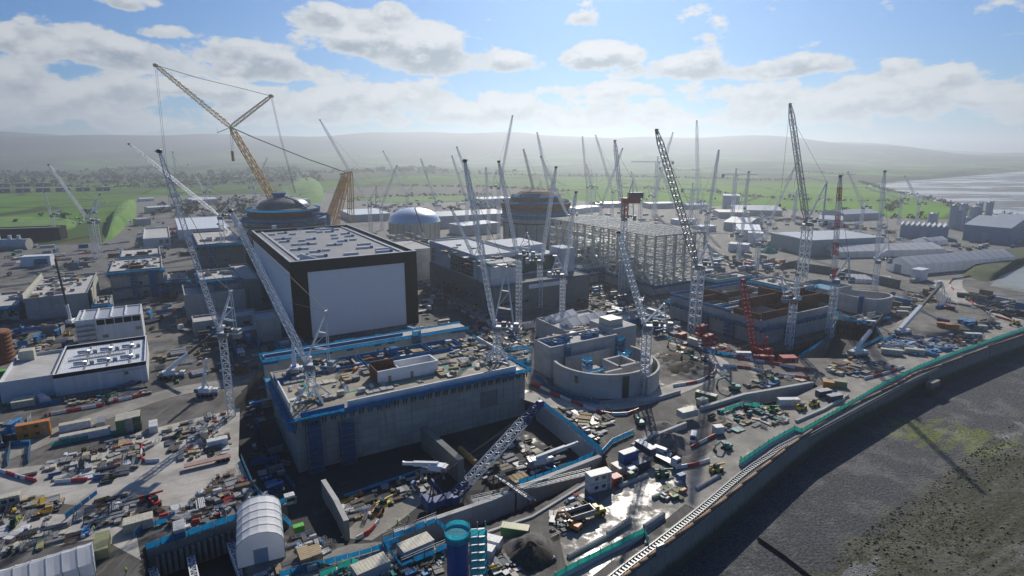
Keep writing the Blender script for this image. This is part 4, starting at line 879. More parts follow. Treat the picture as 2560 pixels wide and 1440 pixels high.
# white block with tents behind it
t_, F_, w_, d_ = block('intake_block', 'white walled block with two tents on its roof behind the round building', (1415, 828), (1545, 800), (1340, 795), 10, mat='pale_concrete', roof='pale_concrete')
def tent(name, label, A, B, C, ze, zr, n=8, mat='tent', group=None, grid=False, z0=0.0, arch=False, cat='tent', frames=True):
    a, b = P(*A, z0), P(*B, z0); F = Fr(a, U if grid else b - a); w = F.loc(b)[0]; d = F.loc(P(*C, z0))[1]
    t = thing(name, label, cat, F.pt(w / 2, d / 2, z0), 0, group); m = MB()
    prof = [(0, 0), (0, ze)] + ([(w * (.5 - .5 * math.cos(k * math.pi / 8)), ze + (zr - ze) * math.sin(k * math.pi / 8)) for k in range(1, 8)] if arch else [(w / 2, zr)]) + [(w, ze), (w, 0)]
    rows = []
    for i in range(2 * n + 1):
        sag = 0.0 if i % 2 == 0 else -.1
        rows.append([F.pt(x + (sag if x > w * .6 else -sag if x < w * .4 else 0) * (1 if z > 0 else 0), d * i / (2 * n), z0 + z + (sag if z > ze * .5 else 0)) for x, z in prof])
    m.grid(rows)
    k = len(prof); m.add(rows[0], [tuple(range(k))]); m.add(rows[-1], [tuple(reversed(range(k)))]); m.build('cover', mat, t)
    if frames:
        m = MB()
        for i in range(n + 1):
            r_ = [F.pt(x, d * i / n, z0 + z + .05) for x, z in prof]; m.path(r_, .14)
        m.build('frame', 'shed_grey', t, stuff=True)
    m = MB(); m.box(F, w * .35, w * .65, -.08, .05, z0, z0 + ze * .85); m.build('door', 'shed_grey', t)
    return t
tent('roof_tent', 'larger white ridge tent on the intake block roof', (1402, 812), (1432, 822), (1470, 785), 1.5, 4.2, 4, z0=9, grid=False)
tent('roof_tent', 'smaller white ridge tent on the intake block roof', (1362, 801), (1388, 808), (1400, 780), 1.5, 3.6, 3, z0=9)
# open concrete box at the right
def make_box():
    H = 13.0; F = Fr(P(1905, 802, H), U); w = F.loc(P(2078, 760, H))[0]; d = F.loc(P(1675, 738, H))[1]
    t = thing('open_concrete_box', 'big open topped concrete box with rust formwork inside and blue decks', 'building', F.pt(0, 0, -8))
    m = MB(); hollow(m, F, w, d, -8, H, 1.2); m.box(F, w * .5, w * .5 + 1, 1.2, d - 1.2, -8, H - 2); m.box(F, 1.2, w - 1.2, d * .45, d * .45 + 1, -8, H - 1); m.build('wall', 'concrete', t)
    m = MB(); m.box(F, w * .1, w, d * .3, d * .3 + .5, H, H + 6); m.box(F, w - .5, w, .2, d * .3, H, H + 5); m.box(F, 0, w * .45, -.0, .35, H, H + 4); m.box(F, w * .55, w * .95, d * .12, d * .12 + .5, H - 8, H + 5.5); m.box(F, 0, .5, d * .02, d * .28, H, H + 3); m.box(F, w * .6, w * .6 + .5, d * .12, d * .5, H - 6, H + 7); m.build('formwork', 'rust', t)
    MB().box(F, 1.2, w - 1.2, 1.2, d - 1.2, 0, .5).build('floor', 'dark_concrete', t)
    MB().box(F, 1.2, w - 1.2, d * .46, d - 1.2, H - 7, H - 6.4).build('inner_slab', 'dark_concrete', t); m = MB()
    for f in (.58, .7, .84): m.box(F, 1.2, w - 1.2, d * f, d * f + .8, H - 6.4, H - 1)
    for f in (.3, .65): m.box(F, w * f, w * f + .8, d * .47, d - 1.2, H - 6.4, H - 1.5)
    m.build('inner_wall', 'concrete', t); m = MB(); m.box(F, w * .3, w * .3 + .4, d * .58, d * .9, H - 1, H + 3.5); m.box(F, w * .1, w * .8, d * .7, d * .7 + .4, H - 1, H + 2.5); m.build('inner_formwork', 'rust', t)
    edge_deck(F, w, d, H - 4.5, t, 'fl', 1.6, 1.8, 1.3); m = MB(); m.box(F, -.3, 0, d * .3, d, H - .2, H + 1.3); m.box(F, 0, w, d - .2, d + .1, H, H + 1.4); m.box(F, .2, w * .4, d * .45, d * .45 + .2, H - .5, H + 1); m.build('edge_netting', 'blue_net', t)
    for k, a in enumerate((.25, .52)): b = d * a; net_tower(F, -2.6, -.1, b, b + 5, -2, H - 4, t)
    net_tower(F, w * .3, w * .4, -2.5, -.1, -6, H - 5, t)
make_box()
block('decked_block', 'small concrete block with blue decks left of the leaning dark crane', (1985, 722), (2035, 712), (1925, 690), 9, mat='concrete', deck='fl')
block('open_cell', 'low pale open cell with bright blue deck inside at right', (2070, 725), (2140, 715), (2030, 700), 7, mat='pale_concrete', par=2.5, roof='blue_deck')
def make_dcell():
    zw = 10.0; t = thing('round_ended_cell', 'pale concrete cell with a rounded end and open top', 'building', P(2160, 790))
    pts = smooth_path([P(*q, zw) for q in ((2094, 730), (2118, 737), (2150, 743), (2195, 748), (2230, 741), (2214, 732), (2150, 726), (2104, 723), (2094, 729))], 4); pts = [Vector((p.x, p.y, 0)) for p in pts]
    sweep(MB(), pts, [(-.5, -3), (.5, -3), (.5, zw), (-.5, zw)]).build('wall', 'pale_concrete', t); m = MB(); m.prism([p.xy for p in pts[:-1]], 1, 1.4); m.build('floor', 'dark_concrete', t)
    m = MB(); c = P(2152, 744, zw); m.box(Fr(c, U), -1, 1.5, -1.4, .4, -2, zw + .8); m.build('netting_tower', 'blue_net', t)
make_dcell()
# left hand concrete blocks
_, FL1, wL1, dL1 = block('concrete_tower_block', 'square concrete block with blue decks and a blue stair tower left of the hall', (272, 679), (406, 670), (262, 650), 19, -3, deck='fl')
m = MB(); m.box(FL1, wL1 * .72, wL1 * .86, -2.6, -.1, -2, 18); tag(m.build('stair_tower', 'blue_net'), 'blue netted stair tower on the square block at left', 'stair tower')
_, FL2, wL2, dL2 = block('concrete_shell', 'low concrete shell crowded with material at the left edge', (59, 747), (217, 734), (97, 693), 13, -2, par=1.4)
m = MB(); m.box(FL2, -.6, -.1, 0, dL2, 11, 15.5); tag(m.build('wall_panel', 'cream_steel'), 'pale upright wall panel on the near edge of the low shell', 'panel')
m = MB(); m.box(FL2, wL2 + 2, wL2 + 2.6, -3, dL2 * .6, 2, 15); tag(m.build('wall_panel', 'cream_steel'), 'sunlit free standing wall panel between shell and square block', 'panel')
_, FL3, wL3, dL3 = block('steel_shed', 'small white shed with steel roof frame and open bay', (187, 803), (352, 784), (202, 776), 15, mat='cladding', roof='shed_roof', par=.6)
m = MB(); m.box(FL3, 8.2, wL3 - .3, -.1, .0, 11.6, 14.2); m.build('roof_opening', 'black_panel', _)
m = MB(); 
for i in range(6): m.box(FL3, 8 + i * (wL3 - 8.5) / 5, 8.3 + i * (wL3 - 8.5) / 5, -.3, -.12, 11, 15)
for i in range(4): m.box(FL3, 2 + i * 6, 2.5 + i * 6, 1, dL3 - 1, 14.5, 15.4)
m.build('roof_truss', 'white_steel', _, stuff=True)
m = MB()
for i in range(6): m.box(FL3, .2, 7.6, -2.4, -.1, i * 2.4, i * 2.4 + .15); m.bar(FL3.pt(.3, -2.2, i * 2.4), FL3.pt(7.4, -2.2, i * 2.4 + 2.2), .14)
for a in (.2, 7.6): m.box(FL3, a - .1, a + .1, -2.4, -2.2, 0, 14)
m.build('stair', 'grey_steel', _)
for a, z in ((10, 5), (12, 1), (24, 7)): m = MB(); m.box(FL3, a, a + 2.4, -.06, 0, z, z + 1.6); m.build('window', 'glass', _)
def make_clad():
    zt = 9.0; F, w, d = fr3((131, 938), (364, 907), (147, 868), zt)
    t = thing('clad_building', 'white clad building with ribbed roof and silver ducts at left', 'building', F.pt(0, 0, 0)); m = MB(); hollow(m, F, w, d, 0, zt - 1.6, .5); m.build('wall', 'cladding', t)
    m = MB(); hollow(m, F, w, d, zt - 1.6, zt, .5); m.build('parapet', 'black_panel', t); m = MB(); hollow(m, F, w, d, zt, zt + .12, .55); m.build('parapet_cap', 'white_steel', t)
    m = MB(); m.box(F, .5, w - .5, .5, d - .5, zt - 1.6, zt - 1.3)
    for i in range(46): a = .8 + i * (w - 1.6) / 46; m.box(F, a, a + .35, .6, d - .6, zt - 1.3, zt - 1.18)
    m.build('roof', 'white_roof', t)
    for r_ in (.28, .68):
        for i in range(3):
            a, b = w * (.18 + .26 * i), d * r_; m = MB(); m.bar(F.pt(a, b, zt - .2), F.pt(a + 4.5, b, zt - .2), 1.6, 1.6, 10); m.build('air_duct', 'aluminium', t, smooth=True); m = MB(); m.bevbox(F, a + 5.5, a + 7, b - .8, b + .8, zt - 1.3, zt + .3); m.build('roof_fan', 'shed_grey', t)
    m = MB(); m.box(F, 3, w - 8, d * .48, d * .52, zt - 1.2, zt - .9)
    for i in range(20): a = 3 + i * (w - 11) / 19; m.bar(F.pt(a, d * .47, zt - 1), F.pt(a, d * .47, zt + .3), .1)
    m.bar(F.pt(3, d * .47, zt + .3), F.pt(w - 8, d * .47, zt + .3), .1)
    for f in (.3, .55, .8): m.box(F, w * f, w * f + .7, 2, d - 2, zt - 1.2, zt - .85)
    m.build('walkway', 'grey_steel', t)
    m = MB(); m.box(F, w - 8, w - 6.6, -.06, 0, 4.5, 6); m.build('window', 'glass', t); m = MB(); m.box(F, w * .55, w - 1, -.3, -.02, 6.2, 6.5); m.build('pipe_run', 'shed_grey', t)
    G = Fr(F.pt(-17, 2, 0), F.u); a = thing('annex_block', 'low concrete annex joined to the left of the white clad building', 'building', G.pt(0, 0, 0)); m = MB(); hollow(m, G, 16.9, d - 4, 0, zt - .4, .5); m.build('wall', 'smooth_panel', a); m = MB(); m.box(G, .5, 16.4, .5, d - 4.5, zt - 2, zt - 1.7); m.build('roof', 'pale_concrete', a); m = MB(); m.bevbox(G, 2, 7, d - 11, d - 6, zt - 1.7, zt + 2.6); m.build('roof_cabin', 'cream_steel', a)
make_clad()
# blocks in shade left of the hall
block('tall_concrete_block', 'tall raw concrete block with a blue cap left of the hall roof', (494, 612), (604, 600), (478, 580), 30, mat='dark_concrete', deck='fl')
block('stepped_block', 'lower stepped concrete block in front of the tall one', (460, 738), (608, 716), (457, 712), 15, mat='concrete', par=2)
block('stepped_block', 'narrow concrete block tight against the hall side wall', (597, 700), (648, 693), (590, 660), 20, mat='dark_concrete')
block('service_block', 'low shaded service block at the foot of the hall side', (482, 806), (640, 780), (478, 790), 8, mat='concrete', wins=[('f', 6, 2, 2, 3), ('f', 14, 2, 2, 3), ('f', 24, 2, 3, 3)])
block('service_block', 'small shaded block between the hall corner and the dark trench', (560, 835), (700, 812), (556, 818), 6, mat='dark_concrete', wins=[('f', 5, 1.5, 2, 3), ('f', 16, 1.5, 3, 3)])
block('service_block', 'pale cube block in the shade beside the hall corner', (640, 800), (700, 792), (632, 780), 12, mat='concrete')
block('storage_block', 'pale concrete block with cluttered roof at the right of the hall roof', (935, 632), (1078, 604), (905, 585), 24, mat='pale_concrete', wd=48, dd=50)
block('white_annex', 'white flat roofed annex with dark doors behind the left blocks', (357, 597), (425, 588), (355, 570), 9, mat='smooth_panel', par=1.4, wins=[('f', 14, 3, 3, 4), ('f', 19, 3, 3, 4)])
block('white_hall', 'white low hall with ribbed roof behind the tall concrete block', (446, 575), (570, 562), (440, 545), 16, mat='cladding', roof='white_roof', par=.3)
block('black_hall', 'long black wall shed at the left edge', (-60, 575), (147, 568), (-60, 560), 14, mat='black_panel', roof='dark_concrete', grid=False, dd=20)
def make_vessel():
    p, q = P(-40, 612, 5), P(72, 610, 5); t = thing('process_vessel', 'long white horizontal vessel lying in front of the black shed', 'vessel', (p.x, p.y, 0)); m = MB(); m.bar(p, q, 11, 11, 16); m.build('shell', 'shed_grey', t)
    m = MB(); m.bar(q, q + (q - p).normalized() * .5, 11.6, 11.6, 16); m.build('end_plate', 'cream_steel', t)
    for f in (.35, .6, .8): m = MB(); c = p.lerp(q, f); m.bar(c + Vector((0, 0, 4)), c + Vector((0, 0, 9)), 3, 3, 8); m.build('nozzle', 'white_steel', t)
make_vessel()
def make_rust_tank():
    c = P(-4, 905); t = thing('rust_tank', 'rust brown ribbed round tank cut by the left edge', 'tank', c); z = zat(c, 830); prof = []
    n = 8
    for i in range(n): prof += [(6.2, z * i / n), (6.45, z * (i + .5) / n)]
    MB().lathe(c, prof + [(6.2, z), (3, z + .7), (.1, z + .9)], 28).build('shell', 'rust_orange', t)
plain('rust_orange', (.20, .08, .04), .8, var=.3, scale=.8)
make_rust_tank()
def make_silo():
    c = P(1168, 1425, 0); c = P(1146, 1452); t = thing('blue_silo', 'tall blue cylinder silo with netted cap beside a teal scaffold', 'silo', c); z = zat(c, 1335)
    MB().lathe(c, [(2.5, 0), (2.5, z * .3), (2.56, z * .3), (2.56, z * .32), (2.5, z * .32), (2.5, z * .65), (2.56, z * .65), (2.56, z * .67), (2.5, z * .67), (2.5, z), (2.3, z + .1)], 28).build('shell', 'blue_shell', t, smooth=False)
    m = MB(); m.lathe(c, [(2.75, z - 1.2), (2.9, z + 1.6)], 28, False); m.lathe(c, [(.1, z + .6), (2.8, z + .5)], 28, False); m.build('cap_netting', 'cyan_net', t)
    s = thing('scaffold_tower', 'teal netted scaffold tower right of the blue silo', 'scaffold', c + Vector((4.6, .5, 0))); F = Fr(c + Vector((3.0, -1, 0)), Vector((1, .15, 0))); m = MB()
    for i in range(int(z / 2) + 1):
        for u0, v0, u1, v1, hh in ((0, 0, 1.75, 0, 1.9), (1.85, 0, 3.6, 0, 1.75), (3.6, 0, 3.6, 3, 1.9)): m.add([F.pt(u0, v0, i * 2 + .1), F.pt(u1, v1, i * 2 + .1), F.pt(u1, v1, i * 2 + hh), F.pt(u0, v0, i * 2 + hh)], [(0, 1, 2, 3)])
    m.build('netting', 'cyan_net', s); m = MB()
    for a in (0, 1.8, 3.6):
        for b in (0, 3): m.bar(F.pt(a, b, 0), F.pt(a, b, z + 1.5), .14)
    for i in range(int(z / 2) + 1): m.box(F, .3, 3.4, .3, 2.8, i * 2, i * 2 + .08); m.bar(F.pt(0, 0, i * 2), F.pt(3.6, 0, i * 2 + 2), .1)
    m.build('frame', 'grey_steel', s)
plain('blue_shell', (.012, .075, .27), .45, var=.2)
make_silo()
# tents
tent('storage_tent', 'long white ridge tent cut by the lower left corner', (240, 1440), (237, 1386), (-40, 1500), 3.6, 5.6, 7)
tent('storage_tent', 'big white arched tent standing beside the netted pit', (594, 1422), (714, 1392), (592, 1322), 4.5, 8.0, 5, arch=True)
tent('storage_tent', 'small white hooped tent beside the clad building wall', (105, 1014), (130, 1007), (115, 988), 1.2, 3.2, 2, arch=True)
tent('storage_tent', 'long white ribbed tent at right, behind the dark wall', (2042, 632), (2097, 646), (2200, 606), 6, 10, 12)
tent('storage_tent', 'long white ribbed tent on the raised platform at right', (2214, 676), (2272, 688), (2385, 640), 8, 13, 14)
tent('storage_tent', 'low narrow white tent below the dark wall at right', (2232, 712), (2214, 700), (2095, 680), 3, 5, 10)
tent('storage_tent', 'short white tent between the two long ribbed tents', (2116, 640), (2144, 644), (2135, 632), 4, 6.5, 2)
tent('storage_tent', 'short white tent behind the raised ribbed tent', (2222, 628), (2250, 634), (2275, 625), 4, 7, 3)
tent('storage_tent', 'pair end white tent at the far end of the raised ribbed tent', (2255, 618), (2290, 622), (2300, 610), 5, 8, 3)
tent('storage_tent', 'farther short white tent near the sawtooth shed', (2295, 612), (2325, 616), (2330, 606), 5, 8, 3)
wall_line('dark_wall', 'long dark retaining wall below the two ribbed tents', [(1990, 655), (2120, 672), (2250, 700)], 0, 6, 2, 'dark_concrete')
# sheds: label, A, B, depth m, height, colour, ridge
def shed(label, A, B, d, h, wall='shed_grey', roof='shed_roof', rid=0.0, name='shed', group=None, saw=0, n_b=1):
    a, b = P(*A), P(*B); F = Fr(a, b - a); w = (b - a).length; t = thing(name, label, 'shed', F.pt(w / 2, d / 2, 0), 0, group); m = MB(); m.box(F, 0, w, 0, d, 0, h); m.build('wall', wall, t)
    m = MB()
    if saw:
        for i in range(saw):
            x0, x1 = w * i / saw, w * (i + 1) / saw; m.add([F.pt(x0, 0, h), F.pt(x1, 0, h), F.pt((x0 + x1) / 2, 0, h + rid), F.pt(x0, d, h), F.pt(x1, d, h), F.pt((x0 + x1) / 2, d, h + rid)], [(0, 1, 2), (3, 5, 4), (0, 2, 5, 3), (1, 4, 5, 2)])
    elif rid:
        m.add([F.pt(-.4, -.4, h), F.pt(w + .4, -.4, h), F.pt(w + .4, d + .4, h), F.pt(-.4, d + .4, h), F.pt(-.4, d / 2, h + rid), F.pt(w + .4, d / 2, h + rid)], [(0, 1, 5, 4), (2, 3, 4, 5), (1, 2, 5), (3, 0, 4)])
    else: m.box(F, -.3, w + .3, -.3, d + .3, h, h + .6)
    m.build('roof', roof, t)
    if w > 12:
        m = MB(); m.box(F, w * .42, w * .56, -.12, .1, 0, h * .6); m.build('door', 'sage', t)
    return F
SHEDS = [
    ('big pale grey shed with flat roof, left of the long ribbed tent', (1925, 618), (2020, 640), 85, 14, 'sage', 'shed_roof', 0), ('long grey gabled shed behind the steel frame', (1808, 575), (1870, 580), 60, 10, 'shed_grey', 'shed_roof', 4),
    ('low white roofed shed in front of the grey gabled one', (1838, 600), (1900, 603), 55, 11, 'shed_grey', 'white_roof', 0), ('white cube building with two dark vents beside the green heap', (1868, 612), (1905, 614), 14, 12, 'white_steel', 'white_roof', 0),
    ('white cabin block beside the white road at centre right', (1820, 628), (1868, 632), 12, 7, 'white_steel', 'white_roof', 0), ('tall white shed with bright ribbed roof against the green field', (1806, 522), (1847, 523), 22, 22, 'shed_grey', 'white_roof', 2),
    ('wide grey shed right of the tall white one', (1835, 538), (1955, 540), 60, 8, 'shed_grey', 'shed_roof', 5), ('flat pale roofed shed in front of the tall white shed', (1797, 545), (1875, 546), 40, 8, 'shed_grey', 'cream_steel', 0),
    ('small white ridge shed right of the dark leaning crane', (2046, 565), (2105, 568), 26, 9, 'white_steel', 'white_roof', 4), ('grey shed with a blue end at the field edge', (2110, 552), (2200, 548), 40, 9, 'shed_grey', 'shed_roof', 4),
    ('sawtooth roofed blue grey shed in front of the silos', (2248, 592), (2368, 600), 28, 13, 'shed_blue', 'shed_roof', 3, 9), ('huge blue grey gabled shed at the right edge', (2405, 600), (2520, 612), 75, 17, 'shed_blue', 'shed_roof', 8),
    ('rounded grey shed behind the huge gabled one', (2490, 565), (2600, 572), 50, 10, 'sage', 'shed_roof', 4), ('flat bright white roofed shed near the green field, centre', (1625, 522), (1692, 520), 26, 8, 'shed_grey', 'white_roof', 0),
    ('small ridge shed right of the bright roofed one', (1718, 524), (1768, 522), 20, 7, 'shed_grey', 'white_roof', 3), ('long grey shed behind the tank dome', (1100, 570), (1280, 560), 60, 14, 'shed_grey', 'shed_roof', 0),
    ('wide pale grey shed left of the tank dome', (880, 555), (975, 550), 80, 9, 'shed_grey', 'white_roof', 0), ('blue grey shed behind the unfinished reactor', (1208, 520), (1285, 515), 40, 14, 'shed_grey', 'white_roof', 0),
    ('white shed at the far end of the access road', (372, 534), (430, 530), 20, 9, 'shed_grey', 'white_roof', 1), ('long low blue shed beyond the access road', (480, 505), (522, 503), 30, 6, 'white_steel', 'white_roof', 1),
    ('striped white shed cluster roof near the yellow crane boom', (478, 512), (545, 508), 30, 8, 'shed_grey', 'white_roof', 3), ('small white shed on the road junction', (350, 504), (385, 502), 14, 5, 'white_steel', 'white_roof', 1),
    ('low white shed behind the reactor dome', (740, 510), (775, 508), 20, 7, 'white_steel', 'white_roof', 0), ('grey open shed behind the annex', (346, 565), (378, 562), 14, 8, 'sage', 'shed_roof', 0),
    ('low white roofed hall between the tank and reactor', (1160, 590), (1250, 580), 30, 11, 'shed_grey', 'white_roof', 0), ('pale grey shed under the red topped crane', (1490, 520), (1560, 518), 30, 7, 'shed_grey', 'white_roof', 2),
    ('bright white roofed shed left of the steel frame roof', (1440, 535), (1500, 528), 30, 8, 'white_steel', 'white_roof', 1), ('low white cabin row behind the steel frame', (1690, 562), (1740, 560), 14, 6, 'white_steel', 'white_roof', 0),
    ('white cabin row left of the grey gabled shed', (1750, 580), (1790, 578), 14, 6, 'white_steel', 'white_roof', 0), ('white end building on the raised platform, below the ribbed tent', (2275, 700), (2300, 704), 12, 8, 'white_steel', 'white_roof', 0),
    ('white windowed cabin block in front of the left road', (54, 668), (128, 664), 10, 8, 'white_steel', 'white_roof', 0), ('green roofed low shed beside the car row', (345, 618), (385, 614), 8, 3, 'sage', 'embank', 0)]
plain('dark_shed', (.05, .06, .075), .7); plain('shed_blue', (.22, .29, .40), .5, var=.1, scale=.1)
for s in SHEDS:
    shed(s[0], s[1], s[2], s[3], s[4], s[5], s[6], s[7], saw=s[8] if len(s) > 8 else 0)
for i in range(9):                                         # dark accommodation blocks far left
    a = (-10 + i * 50 % 300, 482 - (i // 6) * 9 - i * .8); shed(('dark three storey accommodation block beyond the green fields'), (a[0], a[1]), (a[0] + 36, a[1] - 1), 14, 9, 'dark_shed', 'shed_roof', 0, 'accommodation_block', 'accommodation blocks far left')
plain('silo_blue', (.36, .44, .55), .5, var=.1, scale=.1)
for i, (x, y0, y1, r) in enumerate([(2378, 572, 515, 7), (2400, 570, 512, 6), (2390, 572, 530, 5), (2415, 568, 545, 8), (2432, 566, 518, 11), (2440, 562, 510, 6), (2466, 560, 507, 6.5), (2330, 562, 535, 9)]):
    c = P(x, y0); z = zat(c, y1); c.z = 0; r *= .62; t = thing('batching_silo', 'pale blue batching plant silo on the far right skyline', 'silo', c, 0, 'batching plant silos')
    MB().lathe(c, [(r, 0), (r, z), (r * .3, z + 2)], 16).build('shell', ('shed_grey', 'silo_blue')[i % 2], t); m = MB(); m.bar(c + Vector((r + .8, 0, 0)), c + Vector((r + .8, 0, z + 3)), .8); m.box(Fr(c, U), -r * .8, r * .8, -r * .8, r * .8, z, z + .8); m.build('ladder', 'grey_steel', t)

for lab, A, B, C, zt, mt_ in [
    ('low part built cell with blue decks behind the square block', (300, 642), (400, 634), (290, 624), 8, 'concrete'), ('part built block with blue decks right of the square block', (418, 700), (470, 695), (410, 680), 12, 'dark_concrete'),
    ('small blue edged cell between the low shell and the white shed', (236, 760), (275, 757), (232, 742), 8, 'concrete'), ('blue edged stub wall block left of the low shell', (-40, 770), (40, 765), (-30, 735), 9, 'concrete'),
    ('part built block with blue decks under the tall concrete block', (500, 700), (600, 690), (492, 676), 22, 'concrete'), ('blue edged low slab behind the control building', (1090, 612), (1190, 598), (1075, 596), 18, 'concrete'),
    ('part built block with blue decks between control building and steel frame', (1450, 670), (1530, 650), (1420, 645), 12, 'pale_concrete'), ('low blue edged foundation in front of the steel frame', (1560, 800), (1640, 782), (1530, 785), 5, 'concrete'),
    ('blue edged foundation left of the forebay block', (1262, 905), (1318, 893), (1250, 892), 3, 'pale_concrete'), ('low concrete cell behind the open box', (1795, 700), (1870, 684), (1770, 688), 6, 'concrete'),
    ('blue decked foundation beside the round ended cell', (2160, 800), (2215, 786), (2140, 788), 4, 'dark_concrete'), ('small blue edged slab at the foot of the hall corner', (700, 860), (760, 852), (694, 846), 5, 'dark_concrete')]:
    block('part_built_block', lab, A, B, C, zt, mat=mt_, deck='fl', par=1.2)
# ---------------------------------------------------------------- cranes
def luffer(label, base, slew_y, tip, apex=None, bz=0.0, dY=0.0, w=2.3, color='white_steel', jw=None, cj=9.0, hook=None, fine=.15, tipcol=None, dark=False, jib_dark=None, baseframe=False, Y=None):
    B = P(base[0], base[1], bz)
    if Y: B = Vector((B.x / B.y * Y, Y, 0))
    zs = zat(B, slew_y); Yb = B.y; T = PD(tip[0], tip[1], Yb + dY); t = thing('luffing_crane', label, 'tower crane', B)
    s = 1 if T.x >= B.x else -1; zb = bz
    F = Fr(B, Vector((s * 1.0, .12, 0))); jw = jw or w * .78
    m = MB(); m.lattice((B.x, B.y, zb), (B.x, B.y, zs - 1.2), w, bay=w * .95, r=fine, ch=fine * 1.8); m.build('mast', color, t)
    if baseframe:
        m = MB()
        for sx, sy in ((-1, -1), (1, -1), (1, 1), (-1, 1)): m.bar((B.x + sx * 5, B.y + sy * 4, zb + .4), (B.x + sx * w / 2, B.y + sy * w / 2, zb + 5.5), .55); m.bar((B.x + sx * 5, B.y + sy * 4, zb + .4), (B.x, B.y, zb + .4), .5)
        m.build('base_frame', color, t)
    m = MB(); m.lathe((B.x, B.y, zs - 1.2), [(w * .62, 0), (w * .8, .5), (w * .8, 1.1), (w * .62, 1.6)], 12); m.box(F, -1.6, 1.6, -1.6, 1.6, zs + .4, zs + .9); m.build('slewing_unit', 'grey_steel' if not dark else 'dark_steel', t)
    J = F.pt(1.2, 0, zs + 1.8); m = MB(); m.lattice(J, T, jw, jw * .8, bay=jw * 1.15, r=fine * .85, ch=fine * 1.6, taper=.12); jb = m.build('jib', jib_dark or color, t)
    L = (T - J).length
    m = MB(); m.bevbox(Fr(T, F.u), -.7, .7, -.5, .5, T.z - .6, T.z + .6, .2); m.bar(T + Vector((-1, -.8, 0)), T + Vector((1.2, -.8, .3)), .3); m.build('jib_head', tipcol or 'dark_steel', jb)
    A = PD(apex[0], apex[1], Yb) if apex else F.pt(-3.2, 0, zs + 11)
    E = F.pt(-cj, 0, zs + .8); m = MB()
    for k in (-.9, .9):
        o = F.n * k; m.bar(J + o, A + o * .5, fine * 2); m.bar(F.pt(-cj * .75, 0, zs + .8) + o, A + o * .5, fine * 1.8)
        for f in (.3, .6): m.bar((J + o).lerp(A, f), (F.pt(-cj * .75, 0, zs + .8) + o).lerp(A, f), fine * 1.3)
        m.bar((J + o).lerp(A, .3), (F.pt(-cj * .75, 0, zs + .8) + o).lerp(A, .6), fine)
        m.bar(J + o * (.9), (J).lerp(A, .5) - o * .6, fine)
    m.bar(A - F.n, A + F.n, .5); m.build('a_frame', color, t)
    m = MB(); m.box(F, -cj, 1.6, -1.3, 1.3, zs + .9, zs + 1.2)
    for k in (-1.25, 1.25): m.bar(F.pt(-cj, k, zs + 2.2), F.pt(0, k, zs + 2.2), .1)
    cjo = m.build('counter_jib', color, t)
    m = MB(); m.bevbox(F, -cj + .2, -cj + 2.4, -1.2, 1.2, zs - .8, zs + 2.6, .2); m.build('counterweight', 'grey_steel' if not dark else 'dark_steel', cjo)
    m = MB(); m.bar(F.pt(-cj * .55, -1, zs + 2.1), F.pt(-cj * .55, 1, zs + 2.1), 1.5, 1.5, 10); m.bevbox(F, -cj * .42, -cj * .2, -1.1, 1.1, zs + 1.2, zs + 3.0, .15); m.build('winch', 'dark_green' if dark else 'dark_steel', cjo)
    m = MB(); m.bevbox(F, .3, 2.2, -2.9, -1.4, zs + .9, zs + 3.1, .25); cb = m.build('cab', 'white_steel' if not dark else 'dark_green', t)
    m = MB(); m.box(F, 2.1, 2.26, -2.8, -1.5, zs + 1.7, zs + 2.8); m.build('window', 'glass', cb)
    m = MB(); m.bar(A, J.lerp(T, .86) + Vector((0, 0, jw * .4)), .13); m.bar(A, J.lerp(T, .4).lerp(A, .3), .12); m.build('pendant_line', 'rope', t)
    if hook:
        H_ = Vector((T.x, T.y, zat(T, hook))); m = MB(); m.bar(T + Vector((.15, -.3, 0)), H_, .07); m.bar(T + Vector((-.15, -.3, 0)), H_, .07); rp = m.build('hoist_rope', 'rope', t); m = MB(); m.lathe(H_ - Vector((0, 0, 2)), [(.2, 0), (.9, .6), (.9, 1.7), (.2, 2.2)], 8); m.build('hook_block', 'red_paint', rp)
    return t, F, zs, A, J, T
plain('dark_green', (.02, .05, .045), .5)
def redwhite():
    m, k, b = new_mat('red_white'); z = k.sep(geo_pos(k))[2]; f = k.m('GREATER_THAN', k.m('FRACT', k.m('MULTIPLY', z, 1 / 14.0)), .5); k.put(b.inputs['Base Color'], k.mix(f, (.5, .06, .04, 1), (.7, .7, .68, 1)))
redwhite()
luffer('white luffing crane with broad jib standing in the shade left of the pump house', (580, 1045), 838, (398, 378), (577, 728), -1, w=2.4, fine=.17, cj=7)
luffer('white luffing crane on splayed base at the near pump house roof corner', (781, 1000), 918, (578, 528), (815, 778), 12, dY=25, w=2.5, fine=.17, baseframe=True, cj=9)
luffer('white luffing crane on the right corner of the pump house roof', (1243, 905), 822, (1162, 402), (1266, 668), 12, w=2.3, fine=.16, baseframe=True)
luffer('white luffing crane with long jib standing in front of the curved forebay wall', (1609, 985), 820, (1546, 580), (1660, 760), 0, w=2.5, fine=.17, cj=10)
luffer('white luffing crane with bright ladder-like jib before the control building', (1349, 770), 655, (1390, 418), (1322, 590), 0, w=2.4)
luffer('white luffing crane left of the ladder-like one before the control building', (1297, 812), 640, (1247, 404), (1318, 582), 0, w=2.4)
luffer('white crane with thick mast and far leaning jib beside the open box', (1735, 828), 668, (1641, 325), (1770, 610), 0, w=4.4, fine=.26, jw=3.0, jib_dark='grey_steel', cj=10)
luffer('big dark green headed luffing crane with the tallest jib at right', (2004, 700), 560, (1975, 260), (2067, 455), 4, w=5.0, fine=.26, jw=3.6, dark=True, jib_dark='grey_steel', cj=13, hook=510)
luffer('white luffing crane in front of the open box, jib folded short', (1971, 872), 752, (1993, 686), (1952, 690), -2, w=2.6, fine=.17, cj=6)
